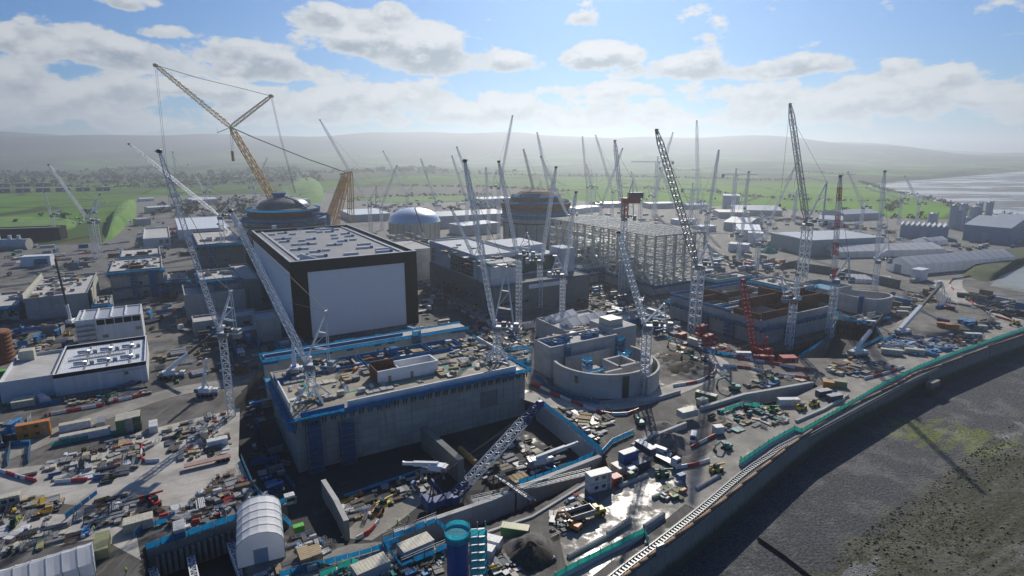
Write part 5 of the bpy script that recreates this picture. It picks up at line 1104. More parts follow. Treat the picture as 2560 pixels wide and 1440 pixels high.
luffer('white crane right of the open box with red and white jib pointing up', (2072, 842), 704, (2101, 440), (2122, 645), -2, w=2.7, fine=.17, tipcol='red_paint', jib_dark='red_white')
luffer('thin white crane near the ribbed tents with upright jib', (2185, 725), 655, (2212, 428), (2222, 600), 0, w=2.6)
luffer('white luffing crane at the far left with jib leaning to the left', (240, 650), 556, (122, 412), (238, 500), 0, w=2.8, fine=.17)
luffer('white upright crane mast close behind the far left luffing crane', (254, 645), 530, (250, 486), (268, 506), 0, w=2.8, fine=.16, cj=5)
luffer('white luffing crane by the blue capped block with very long shallow jib', (568, 700), 545, (323, 360), (583, 498), 0, w=2.8, fine=.17)
luffer('short white crane tower tight against the left end of the hall', (606, 690), 602, (545, 560), (618, 575), 0, w=3.0, fine=.2, cj=5)
luffer('white luffing crane before the grass strip left of the tank dome, jib to the left', (928, 590), 515, (800, 300), (941, 465), 0, w=3.2, fine=.19)
luffer('white luffing crane before the grass strip left of the tank dome, jib to the right', (955, 575), 518, (992, 414), (940, 470), 0, w=3, fine=.19)
luffer('thin grey luffing crane behind the tank dome', (1092, 545), 505, (1052, 398), (1080, 470), 0, w=3, fine=.19)
luffer('thin grey luffing crane left of the unfinished reactor, jib leaning left', (1168, 570), 500, (1130, 390), (1180, 462), 0, w=3, fine=.18)
luffer('slim crane with a thin long jib over the tank roof at right', (1196, 620), 510, (1142, 368), (1210, 470), 0, w=2.6, fine=.16)
luffer('grey crane beside the unfinished reactor with jib rising above the hills', (1247, 595), 470, (1281, 290), (1236, 440), 0, w=2.8, fine=.17)
luffer('white crane against the unfinished reactor with blue sleeved jib', (1339, 622), 492, (1309, 374), (1352, 452), 0, w=2.6, fine=.16, jib_dark='grey_steel', tipcol='blue_deck')
luffer('grey crane behind the unfinished reactor top', (1372, 575), 475, (1343, 332), (1385, 450), 0, w=3.4, fine=.19)
luffer('grey crane with upright jib between reactor and steel frame', (1467, 540), 468, (1456, 342), (1480, 430), 0, w=3.4, fine=.17)
luffer('grey crane leaning left just behind the red topped crane', (1530, 545), 480, (1489, 338), (1545, 450), 0, w=3.4, fine=.19)
luffer('white crane behind the steel frame with a short curved looking jib', (1478, 540), 470, (1467, 412), (1492, 440), 0, w=3, fine=.18)
luffer('crane with red jib head and red machinery deck above the steel frame', (1553, 728), 548, (1537, 352), (1582, 450), 0, w=2.8, fine=.2, tipcol='red_paint', cj=8)
luffer('grey crane with upright jib above the fields right of centre', (1742, 560), 505, (1742, 302), (1752, 460), 0, w=4, fine=.17)
luffer('grey crane with jib leaning right behind the thick masted one', (1632, 540), 492, (1682, 332), (1620, 462), 0, w=3.6, fine=.19)
luffer('white crane right of the thick masted one, jib leaning right with red hook', (1764, 610), 532, (1797, 376), (1752, 500), 0, w=3, fine=.26, hook=494)
luffer('faint white crane on the far left works skyline', (450, 540), 460, (432, 380), (462, 432), 0, w=4, fine=.17)
luffer('small far crane above the striped sheds', (1600, 545), 500, (1578, 430), (1610, 480), 0, w=3.4, fine=.19)
luffer('slim strut crane in front of the grey gabled shed with red hook', (1915, 610), 560, (1992, 408), (1903, 530), 0, w=2.4, fine=.16, hook=488)
luffer('small white crane near the far ends of the grey sheds', (2245, 560), 500, (2165, 470), (2255, 480), 0, w=2.6, fine=.16)
def hammer(label, base, top_y, x0, x1, w=3.2, Y=None):
    B = P(*base); zs = zat(B, top_y); t = thing('hammerhead_crane', label, 'tower crane', B); a, b = PD(x0, top_y, B.y), PD(x1, top_y, B.y)
    m = MB(); m.lattice(B, (B.x, B.y, zs), w, bay=w, r=.3, ch=.5); m.build('mast', 'white_steel', t); lo, sh = (b, a) if abs(b.x - B.x) > abs(a.x - B.x) else (a, b)
    m = MB(); m.lattice((B.x, B.y, zs + 1), lo + Vector((0, 0, 1)), 1.9, 1.2, bay=2.6, r=.2); m.build('jib', 'white_steel', t); m = MB(); m.lattice((B.x, B.y, zs + 1), sh + Vector((0, 0, 1)), 1.9, r=.2); cj = m.build('counter_jib', 'white_steel', t)
    m = MB(); m.bevbox(Fr(sh, U), -1.5, 1.5, -1, 1, zs - 3, zs + 1.5); m.build('counterweight', 'grey_steel', cj); m = MB(); A = Vector((B.x, B.y, zs + 9)); m.lattice((B.x, B.y, zs + 1), A, 1.4, .5, r=.2); m.bar(A, lo.lerp(Vector((B.x, B.y, zs)), .35) + Vector((0, 0, 2)), .16); m.bar(A, sh + Vector((0, 0, 2)), .16); m.build('cathead', 'white_steel', t)
    m = MB(); m.bevbox(Fr(B, U), .8, 3, -2, .2, zs - 1.5, zs + .8); m.build('cab', 'white_steel', t)
hammer('hammerhead crane with flat jib over the fields right of centre', (1637, 535), 406, 1578, 1682, 4)
hammer('hammerhead crane above the tall white shed', (1829, 560), 438, 1808, 1896)
hammer('hammerhead crane lower and left of the one above the tall shed', (1725, 565), 475, 1706, 1798)
hammer('small hammerhead crane in front of the grey roofs at right', (1984, 552), 488, 1974, 2022, 2.6)
for o in bpy.data.objects:
    if o.get('label', '').startswith('crane with red jib'):
        F = Fr(o.location, Vector((1, .12, 0))); B = o.location; z = zat(B, 500); m = MB(); m.bevbox(F, -2, 10, -2, 2, z - 2, z + 1.4); m.build('machinery_deck', 'red_paint', o); m = MB(); m.bevbox(F, 2, 12, -1.8, 1.8, z + 1.4, z + 5); m.build('machinery', 'dark_steel', o)
        m = MB(); m.lattice((B.x, B.y, zat(B, 545)), (B.x, B.y, z - 2), 3, bay=3, r=.35); m.build('slewing_tower', 'red_paint', o)
# the giant yellow ring crane
def make_big():
    Y = 640.0; p = lambda x, y, dy=0: PD(x, y, Y + dy); t = thing('ring_crane', 'giant yellow ring crane with crossed booms towering over the domed reactor', 'crane', (p(760, 560).x, Y, 0))
    foot, knee, tip, mast, back = p(712, 545), p(577, 318), p(389, 163), p(678, 240), p(868, 432)
    m = MB(); m.lattice(foot, knee, 7.5, 5.5, bay=6.5, r=.55, ch=1.0, taper=.08); m.build('main_boom', 'yellow_steel', t)
    m = MB(); m.lattice(knee, tip, 4.6, 3.6, bay=4.6, r=.34, ch=.62, taper=.08); m.build('jib', 'yellow_dull', t)
    m = MB(); m.lattice(knee, mast, 3.8, 2.8, bay=4.4, r=.3, ch=.55, taper=.1); m.build('jib_mast', 'yellow_dull', t)
    m = MB()
    for k in (-4, 4):
        o = Vector((0, k, 0)); m.lattice(p(812, 572) + o, p(862, 438) + o, 4.2, 3.4, bay=4.5, r=.3, ch=.6); m.lattice(p(838, 565) + o * 2.2, p(870, 436) + o * 1.6, 2.6, 2.4, bay=5, r=.24)
        m.bar(p(883, 555) + o, p(879, 432) + o, .9); m.bar(p(872, 555) + o, p(872, 432) + o, .8)
    m.bar(p(850, 436, -5), p(882, 430, -5), 1.8); m.bar(p(850, 436, 5), p(882, 430, 5), 1.8); m.build('back_mast', 'yellow_steel', t)
    m = MB()
    for k in (-1.6, 1.6):
        o = Vector((0, k, 0)); sag = [p(678, 240), p(600, 220), p(500, 196), p(389, 163)]; m.path([q + o for q in sag], .5); m.path([q + o for q in (knee, p(640, 346), p(770, 398), back)], .62)
        m.path([q + o for q in (mast, p(700, 338), p(738, 482))], .3)
    m.build('pendant_line', 'rope', t)
    m = MB(); 
    for k in (-.9, .9): m.bar(tip + Vector((k, 0, 0)), p(428, 540) + Vector((k, 0, 0)), .26); m.bar(knee + Vector((k, 0, -2)), p(581, 378) + Vector((k, 0, 0)), .26)
    rp = m.build('hoist_rope', 'rope', t); m = MB(); m.bevbox(Fr(p(582, 390), Vector((1, 0, 0))), -1.2, 1.2, -1, 1, p(582, 403).z, p(582, 377).z, .4); m.build('hook_block', 'yellow_dull', rp)
    m = MB(); m.bar(knee, p(543, 332), .6); m.bar(p(543, 332), p(543, 318), .2); m.build('runner', 'yellow_dull', t)
    for q in (tip, mast): m = MB(); m.bevbox(Fr(q, Vector((1, 0, 0))), -2, 2, -1.5, 1.5, q.z - 1.6, q.z + 1.6, .5); m.build('sheave_head', 'yellow_dull', t)
    m = MB(); m.bar(p(805, 578), p(895, 578), 6, 4); m.bevbox(Fr(p(850, 575), Vector((1, 0, 0))), -10, 12, -8, 8, 0, 9); m.build('ring_base', 'grey_steel', t)
plain('yellow_dull', (.40, .24, .06), .5)
make_big()
# mobile cranes
def wheels(m, F, a_s, b, r=.75, wd=.5):
    for a in a_s:
        for s in (-b, b): p = F.pt(a, s, r); m.bar(p - F.n * wd / 2, p + F.n * wd / 2, r * 2, r * 2, 12)
def tele(label, at, z, tip, dY=0.0, ang=0.0, col='white_steel', up='white_steel', L=11, split=.55, bw=1.2, pump=None):
    B = P(at[0], at[1], z); T = PD(tip[0], tip[1], B.y + dY); F = Fr(B, Vector((math.cos(ang), math.sin(ang), 0))); t = thing('mobile_crane', label, 'mobile crane', B)
    m = MB(); m.bevbox(F, -L / 2, L / 2, -1.3, 1.3, z + .8, z + 1.9, .1)
    for a in (-L * .42, L * .38): m.box(F, a - .25, a + .25, -3.2, 3.2, z + .7, z + .95); [m.box(F, a - .4, a + .4, s - .4, s + .4, z, z + .7) for s in (-3, 3)]
    m.build('chassis', 'grey_steel', t); G = Fr(B, F.u); m = MB()
    for a in [(-.38 + .76 * i / 4) * L for i in range(5)]:
        for s in (-1.2, 1.2): p = F.pt(a, s, z + .65); MB().bar(p - F.n * .3, p + F.n * .3, 1.3, 1.3, 12).build('wheel', 'tyre', t)
    m = MB(); m.bevbox(F, L / 2 - 2.2, L / 2, -1.25, 1.25, z + 1.9, z + 3.1, .3); cb = m.build('cab', col, t); m = MB(); m.box(F, L / 2 - .1, L / 2 + .03, -1.1, 1.1, z + 2.2, z + 2.9); m.build('windscreen', 'glass', cb)
    D = Vector((T.x - B.x, T.y - B.y, 0)).normalized(); G = Fr(B, D); m = MB(); m.bevbox(G, -3.6, 1.5, -1.5, 1.5, z + 1.9, z + 3.6, .25); sp = m.build('superstructure', col, t); m = MB(); m.bevbox(G, -4.6, -3.0, -1.5, 1.5, z + 1.9, z + 3.4, .2); m.build('counterweight', 'grey_steel', t)
    J = G.pt(-1.5, 0, z + 3.6); M = J.lerp(T, split); m = MB(); m.bar(J, M, bw, bw * 1.15); b1 = m.build('boom', col, t); m = MB(); m.bar(M, T, bw * .7, bw * .8); m.bar(T - Vector((0, 0, .5)), T + Vector((.2, 0, .6)), .7); m.build('boom_extension', up, b1)
    m = MB(); m.bar(G.pt(1.2, 0, z + 2.4), J.lerp(T, min(.3, 5 / (T - J).length)), .45, .45, 8); m.build('lift_ram', 'aluminium', t)
    return t, F
t_, F_ = tele('white truck crane with red lettering parked in the pit beside the retaining wall', (1352, 1168), -7, (1441, 1108), 4, .5, split=.72, L=9)
def text(s, size, loc, rot, mat, parent, ex=.02):
    c = bpy.data.curves.new('lettering', 'FONT'); c.body = s; c.size = size; c.extrude = ex; c.align_x = 'CENTER'; c.align_y = 'CENTER'; o = bpy.data.objects.new('lettering', c); COL.objects.link(o)
    dg = bpy.context.evaluated_depsgraph_get(); me = bpy.data.meshes.new_from_object(o.evaluated_get(dg)); bpy.data.objects.remove(o); me.materials.clear(); me.materials.append(MATS[mat]); o = bpy.data.objects.new('lettering', me); COL.objects.link(o)
    q = Vector()
    k = parent
    while k: q += k.location; k = k.parent
    o.parent = parent; o.location = loc - q; o.rotation_euler = rot; return o
def boom_text(t, s, size, at):
    for c in t.children:
        if c.name.startswith('boom'):
            me = c.data; vs = [v.co for v in me.vertices]; p = sum(vs[:4], Vector()) / 4; q = sum(vs[4:8], Vector()) / 4; d = (q - p).normalized()
            if d.x < 0: d = -d
            n = Vector((d.y, -d.x, 0)).normalized()
            if n.y > 0: n = -n
            up = n.cross(d).normalized(); M = Matrix((d, up, n)).transposed(); text(s, size, t.location + p.lerp(q, at) + n * .66, M.to_euler(), 'red_paint', c)
boom_text(t_, 'Select', 1.3, .5)
tele('white rough terrain crane in the shade with long dark extended boom', (430, 945), 0, (541, 828), 10, .15, up='dark_steel', split=.42, bw=1.3)
tele('white truck crane on blue mats with boom leaning right beside the quay', (2140, 892), 0, (2210, 786), 6, .2, up='dark_steel', split=.55, bw=1.3)
tele('white truck crane with long dark tipped boom behind the blue steelwork', (2252, 838), 0, (2352, 712), 20, .25, up='dark_steel', split=.5, bw=1.8)
tele('truck crane with black boom rising beside the low shell at left', (176, 815), 0, (138, 648), -4, .2, up='dark_steel', split=.25, bw=1.2)
tele('truck crane with thin dark boom in front of the dome tank', (1058, 606), 20, (1037, 520), 0, .3, up='dark_steel', split=.2, bw=.9, L=8)
tele('slim white concrete pump with upright mast in the shade', (520, 990), 0, (515, 900), 0, .2, split=.5, bw=1.0, L=8)
tele('white concrete pump with folded boom on the dark pit edge', (1085, 1185), -3, (1008, 1158), 3, .1, split=.7, bw=1.2, L=8)
tele('white concrete placing boom standing on the pump house roof', (738, 935), 12, (732, 860), 2, .1, split=.6, bw=1.5, L=6)
def crawler(label, at, z, tip, ang, col, boomcol, dY=0, bw=2.0, gantry=True, red=None):
    B = P(at[0], at[1], z); T = PD(tip[0], tip[1], B.y + dY); D = Vector((T.x - B.x, T.y - B.y, 0)).normalized(); F = Fr(B, D); t = thing('crawler_crane', label, 'crawler crane', B)
    for s in (-2.6, 2.6):
        m = MB(); m.bevbox(F, -4, 4, s - .6, s + .6, z, z + 1.3, .35); m.build('track', 'tyre', t)
    m = MB(); m.bevbox(F, -5, 2.4, -1.7, 1.7, z + 1.5, z + 3.4, .15); m.box(F, -1, 1, -2, 2, z + .8, z + 1.5); m.build('upper_body', col, t); m = MB(); m.bevbox(F, -7, -5, -2.6, 2.6, z + 1.5, z + 4.6, .2); m.build('counterweight', red or col, t)
    m = MB(); m.bevbox(F, .6, 2.8, -3.0, -1.5, z + 1.6, z + 3.8, .3); cb = m.build('cab', col, t); m = MB(); m.box(F, 2.6, 2.86, -2.9, -1.6, z + 2.4, z + 3.6); m.build('window', 'glass', cb)
    J = F.pt(2.2, 0, z + 2.2); m = MB(); k = .16; m.lattice(J, J.lerp(T, k), bw, bw, r=.2); m.build('boom_foot', col, t); m = MB(); m.lattice(J.lerp(T, k), J.lerp(T, .8), bw, bw, bay=bw, r=.15, ch=.27); m.build('boom', boomcol, t); m = MB(); m.lattice(J.lerp(T, .8), T, bw, bw * .6, bay=bw, r=.16, ch=.3); m.bevbox(Fr(T, D), -.8, .9, -.9, .9, T.z - 1, T.z + .8, .2); m.build('boom_head', col, t)
    A = F.pt(-4.2, 0, z + 9.5); m = MB()
    for s in (-1, 1): m.bar(F.pt(-.5, s, z + 3.2), A + F.n * s * .6, .35); m.bar(F.pt(-5, s, z + 3.2), A + F.n * s * .6, .3)
    m.bar(A - F.n, A + F.n, .4); m.build('gantry', col, t); m = MB(); m.bar(A, T, .1); m.bar(A + F.n * .5, J.lerp(T, .9), .08); m.build('pendant_line', 'rope', t)
for lab, b, s, tp, ap, w_ in [('white crane left of the control building with jib leaning left', (1190, 760), 650, (1128, 520), (1206, 600), 2.3), ('white upright crane behind the control building roof', (1222, 600), 520, (1215, 420), (1232, 490), 2.6),
    ('white crane between control building and steel frame, jib to the left', (1418, 650), 540, (1352, 392), (1432, 500), 2.6), ('grey crane over the middle of the steel frame, jib to the right', (1500, 600), 510, (1556, 372), (1488, 470), 2.8),
    ('white crane at the right end of the steel frame, jib to the left', (1700, 640), 560, (1650, 420), (1712, 520), 2.6), ('thin white crane rising behind the open box', (1845, 660), 590, (1872, 430), (1834, 560), 2.6),
    ('small white crane between the grey sheds and the open box', (1890, 680), 610, (1862, 520), (1902, 585), 2.4), ('thin crane among the far grey sheds', (2150, 580), 520, (2120, 430), (2160, 500), 2.6),
    ('slim crane at the far right by the batching plant', (2290, 560), 510, (2262, 440), (2300, 490), 2.6), ('thin far crane left of the long grass bank', (140, 600), 540, (112, 480), (150, 520), 2.6), ('thin far crane behind the white ribbed hall', (520, 545), 480, (470, 412), (532, 455), 3.0),
    ('thin far crane beside the domed reactor', (640, 520), 470, (668, 395), (630, 440), 3.0), ('grey thin crane before the bare earth bank', (1020, 540), 490, (958, 378), (1030, 460), 3.2), ('pale crane above the intake block', (1405, 800), 690, (1440, 480), (1392, 640), 2.2)]:
    luffer(lab, b, s, tp, ap, 0, w=w_, fine=.17)
plain('crane_blue', (.012, .05, .19), .45)
crawler('blue crawler crane with white lattice boom working down in the sunlit pit', (1118, 1265), -7, (1350, 1008), 0, 'crane_blue', 'white_steel', dY=16, bw=2.3)
crawler('red crawler crane with red lattice boom in front of the open concrete box', (1893, 885), 0, (1858, 702), 0, 'red_paint', 'red_paint', dY=10, bw=2.2)
crawler('white crawler crane with red counterweights on the round turning area at right', (2357, 778), 0, (2350, 706), 0, 'white_steel', 'white_steel', dY=8, bw=3, red='red_paint')
# ---------------------------------------------------------------- cabins, containers, vehicles, plant, people, stored material
PAL = {'white': (.72, .73, .73), 'cream': (.58, .54, .42), 'blue': (.02, .13, .36), 'bright blue': (.02, .25, .55), 'red': (.45, .02, .02), 'orange': (.62, .22, .03), 'green': (.03, .20, .07), 'lime green': (.12, .5, .06), 'teal': (.02, .26, .22),
       'yellow': (.65, .45, .03), 'grey': (.30, .31, .32), 'dark grey': (.06, .065, .07), 'navy blue': (.01, .035, .10), 'tan': (.45, .33, .17), 'brown': (.16, .09, .05), 'pale grey': (.52, .53, .53), 'dark green': (.02, .09, .05), 'khaki': (.30, .31, .14)}
def tinted(o): o['tint'] = 1; return o
def proto_container(L=6.1, W=2.44, Hh=2.6, win=False):
    t = thing('container', '', 'container'); m = MB(); m.box(ID, -L / 2, L / 2, -W / 2, W / 2, .12, Hh - .06)
    n = int(L / .55)
    for i in range(n):
        a = -L / 2 + .25 + i * (L - .5) / n
        for s in (-1, 1): m.box(ID, a, a + .22, *sorted((s * W / 2, s * (W / 2 + .05))), .25, Hh - .2)
    for a in (-L / 2, L / 2 - .15):
        for b in (-W / 2 - .03, W / 2 - .12): m.box(ID, a, a + .15, b, b + .15, 0, Hh)
    tinted(m.build('body', 'paint', t, local=True)); m = MB(); m.box(ID, -L / 2 - .04, L / 2 + .04, -W / 2 - .06, W / 2 + .06, Hh - .06, Hh + .04)
    for i in range(int(L / .8)): a = -L / 2 + .3 + i * .8; m.box(ID, a, a + .3, -W / 2 + .1, W / 2 - .1, Hh + .04, Hh + .08)
    tinted(m.build('roof', 'paint', t, local=True)); m = MB()
    m.box(ID, L / 2, L / 2 + .04, -W / 2 + .15, -.05, .2, Hh - .2); m.box(ID, L / 2, L / 2 + .04, .05, W / 2 - .15, .2, Hh - .2)
    for b in (-.6, .6): m.box(ID, L / 2 + .04, L / 2 + .09, b - .03, b + .03, .2, Hh - .2)
    tinted(m.build('door', 'paint', t, local=True))
    if win:
        for a in (-L * .3, L * .05): m = MB(); m.box(ID, a, a + 1.2, -W / 2 - .09, -W / 2 + .02, 1.1, 2.1); m.build('window', 'glass', t, local=True)
        m = MB(); m.box(ID, L * .3, L * .3 + .9, -W / 2 - .08, -W / 2 + .02, .15, 2.15); m.build('entrance', 'grey_steel', t, local=True)
    return t
PC = {}
def container(label, px, col, z=0.0, ang=0.0, L=6.1, win=False, group=None, W=2.44, roof=None):
    k = (round(L, 1), win, W); name = 'site_cabin' if win else 'container'
    if k not in PC: PC[k] = o = proto_container(L, W, 2.7 if win else 2.6, win); o.name = name
    else: o = copy_tree(PC[k])
    p = px if isinstance(px, Vector) else P(px[0], px[1], z) if z < 2.5 else P(px[0], px[1]) + Vector((0, 0, z)); o.location = p; o.rotation_euler = (0, 0, TH + ang); o['label'] = label; o['category'] = 'cabin' if win else 'container'
    if group: o['group'] = group
    for c in o.children:
        if c.get('tint'): c.color = tuple(PAL[roof if roof and c.name.startswith('roof') else col]) + (1,)
    o.name = name
    return o
K = container
h = math.pi / 2
K('orange ribbed cabin on top of another beside the left road', (88, 1092), 'orange', 2.6, L=9, win=True); K('orange ribbed cabin underneath another beside the left road', (88, 1092), 'orange', 0, L=9, win=True)
for i in range(3):
    for j in range(2): K(('top' if j else 'bottom') + ' ' + ('green', 'grey', 'dark green')[i] + ' container in the stacked block, ' + ('left', 'middle', 'right')[i] + ' column', (305 + i * 20, 1078 - i * 5), ('green', 'grey', 'dark green')[i], 2.62 * j, ang=h, L=6.1, roof='cream')
K('long white store cabin with cream roof below the pale open tray', (215, 1096), 'white', 0, L=14, roof='cream'); K('white store cabin with cream roof behind the long white one', (190, 1072), 'white', 0, L=9, roof='cream'); K('grey roofed cabin right of the pale open tray', (255, 1065), 'grey', 0, ang=h)
K('cream flat roofed cabin standing alone near the lower left piles', (348, 1318), 'cream', 0, L=6.5, W=3.6); K('yellow green roofed cabin at the right end of the long tent', (257, 1375), 'khaki', 0, ang=h, L=8, W=3); K('grey cabin beside the blue netted wall, lower left', (450, 1335), 'pale grey', 0, ang=h, L=4.5)
K('white cabin with roof tray at the left edge of the pipes', (25, 1260), 'cream', 0, L=5, win=True); K('cream cabin in the corner of the dark trench', (662, 1262), 'cream', -1.5, ang=h, L=5); K('small white window cabin on the trench platform', (725, 1258), 'white', -1.5, L=2.6, win=True, W=2)
K('open topped pale cube shed beside the clad building', (62, 1012), 'cream', 0, L=7, W=6)
K('tan crate box pair at the tent side, left one', (762, 1405), 'tan', 0, ang=h, L=5); K('tan crate box pair at the tent side, right one', (790, 1398), 'tan', 0, ang=h, L=4)
K('cream roofed cabin on the blue netted frame left of the silo', (1040, 1378), 'pale grey', 0, ang=.1, L=8, W=4, roof='cream'); K('cream roofed cabin at the bottom edge left of the silo', (928, 1432), 'pale grey', 0, ang=.1, L=8, W=4, roof='cream')
K('white roofed container right of the teal scaffold, nearer one', (1206, 1388), 'white', 0, ang=-.9, L=6); K('white roofed container right of the teal scaffold, farther one', (1224, 1366), 'white', 0, ang=-.9, L=6)
K('dark green container on the strip above the gravel heap', (1288, 1338), 'green', 0, ang=-.75, L=7, roof='khaki')
for j in range(2): K(('upper' if j else 'lower') + ' white and blue cabin of the two storey office on the wet slab', (1495, 1222), 'white', 2.75 * j, ang=-.12, L=7, win=True, W=3, roof='pale grey')
K('red cabin beside the two storey office', (1538, 1210), 'red', 0, ang=0, L=3, win=True); K('blue container with pale roof in the cabin cluster', (1570, 1165), 'blue', 2.6, L=6, roof='pale grey'); K('blue container under the pale roofed one in the cabin cluster', (1570, 1165), 'blue', 0, L=6)
K('white flat roof cabin of the cluster, farthest back', (1612, 1148), 'navy blue', 2.6, ang=h, L=7, roof='white'); K('navy container at the right of the cabin cluster', (1600, 1172), 'navy blue', 0, L=6, roof='grey'); K('small white gate cabin before the navy container', (1578, 1188), 'white', 0, L=2.6, win=True, W=2.2); K('cream cabin between office and gate cabin', (1545, 1182), 'cream', 0, ang=h, L=4)
K('green toilet cabin on the kerbed island', (1576, 1200), 'green', 0, L=1.4, W=1.4); K('blue toilet cabin at the right of the material pen', (1702, 1205), 'blue', 0, L=2.4, W=1.4)
K('white cube cabin beside the parked white van', (1795, 1082), 'white', 0, ang=-.3, L=3.2); K('cream roofed cabin on blue trestles by the forebay', (1718, 1040), 'pale grey', 1.5, ang=-.1, L=7, W=3.4, roof='cream'); K('long green and cream cabin behind the trestle cabin', (1765, 998), 'green', 0, ang=-1.2, L=8, roof='cream'); K('small cream cabin below the long green one', (1755, 1012), 'cream', 0, L=4)
K('white container on the quay below the forebay wall', (1970, 1012), 'white', 0, ang=-.5, L=8); K('navy container with pale roof on the quay, left one', (2058, 990), 'navy blue', 0, ang=-.2, L=6.1, roof='pale grey'); K('navy container with pale roof on the quay, right one', (2085, 1002), 'navy blue', 0, ang=-.2, L=6.1, roof='pale grey'); K('yellow container beside the orange box at the quay bend', (2085, 965), 'khaki', 0, ang=-.9, L=9); K('orange red box beside the yellow container', (2070, 968), 'orange', 0, ang=-.9, L=4)
K('red cabin standing by the fence below the open box, right', (1970, 905), 'red', 1.5, ang=-.5, L=7, W=4.5, win=True); K('red cabin by the fence below the open box, left', (1908, 902), 'red', 0, ang=-.6, L=9, win=True); K('white container before the red cabins', (1858, 893), 'white', 0, ang=-.6, L=7)
for i, (x, y, z, l) in enumerate([(1750, 860, 0, 'lowest left'), (1750, 855, 2.62, 'middle left'), (1752, 850, 5.24, 'topmost'), (1770, 868, 0, 'lowest right'), (1768, 862, 2.62, 'upper right')]): K(f'red container in the stack beside the thick crane mast, {l}', (x, y), 'red', z, ang=.2, L=6.1)
K('single red container left of the red stack', (1705, 845), 'red', 0, ang=.1, L=5)
for i in range(2):
    for j in range(2): K(('upper' if j else 'lower') + ' orange container in the block below the round turning area, ' + ('left', 'right')[i], (2355 + i * 22, 830 + i * 4), 'orange', 2.62 * j, ang=-.9, L=6.1)
K('green container beside the orange block', (2405, 834), 'dark green', 0, ang=-.9, L=6); K('cream cabin on the quay storage strip, upper', (2447, 825), 'cream', 0, ang=-.7, L=7, win=True); K('white cabin on the quay storage strip, lower', (2430, 845), 'white', 0, ang=-.7, L=8, win=True); K('white container near the blue quay mats, left', (2228, 886), 'cream', 0, ang=-.9, L=9); K('white container near the blue quay mats, right', (2285, 885), 'cream', 0, ang=-.9, L=8); K('white cabin on the pit edge behind the quay crane', (2165, 812), 'white', 1, ang=-.9, L=9, win=True)
K('cream cabin on blue steelwork behind the white truck crane, upper', (2262, 778), 'cream', 2, ang=-.7, L=6); K('cream cabin on blue steelwork behind the white truck crane, lower', (2255, 788), 'cream', 2, ang=-.7, L=6)
K('cream flat cabin near the open cell', (2285, 705), 'cream', 0, L=8); K('bright green skip shaped box at the far left edge', (10, 940), 'lime green', 0, L=5, W=3); K('lime box behind the netted pit', (748, 1335), 'lime green', -3, L=2.6, W=1.6)
for i, (x, y, c) in enumerate([(500, 660, 'white'), (352, 600, 'grey'), (565, 640, 'white'), (330, 690, 'cream'), (690, 820, 'white'), (640, 830, 'white'), (1265, 812, 'blue'), (1320, 820, 'white'), (510, 1090, 'cream'), (545, 1115, 'white'), (1030, 700, 'red'), (430, 720, 'white'), (385, 1075, 'white')]): K(f'lone {c} storage container ' + ('beside the tall concrete block', 'below the white annex', 'between the left crane towers', 'behind the low shell', 'at the hall corner', 'left of the hall corner', 'under the right pump house crane', 'behind the forebay block', 'at the foot of the shaded crane mast', 'right of the shaded crane mast', 'behind the hall front edge', 'right of the square concrete block', 'on the yard near the shaded crane')[i], (x, y), c, 0, ang=.0 if i % 2 else h)
# distant rows of cabins and containers
r = random.Random(21); far = []
for x0, x1, y0, y1, n in [(420, 760, 478, 530, 34), (860, 1260, 495, 530, 30), (1440, 1790, 515, 560, 26), (1850, 2250, 535, 590, 40), (2130, 2400, 590, 640, 24), (340, 620, 540, 600, 30), (0, 140, 600, 640, 10), (1760, 1960, 600, 680, 24), (2400, 2560, 605, 625, 14)]:
    for i in range(n):
        p = P(r.uniform(x0, x1), r.uniform(y0, y1))
        if any((p - q).length < 9 for q in far): continue
        far.append(p); c = r.choice(['white', 'white', 'white', 'pale grey', 'blue', 'cream', 'grey', 'red', 'green']); zone = 'beyond the access road at left' if x0 < 700 and y0 < 560 else 'in the far compound behind the tank' if x0 < 1300 else 'behind the steel frame' if x0 < 1800 and y0 < 590 else 'among the grey sheds at right' if x0 < 2300 else 'by the right edge sheds'
        K(f'{c} works cabin {zone}', p, c, 0, ang=r.choice((0, h, .3)), L=r.choice((6.1, 12.0)), group='distant works cabins')
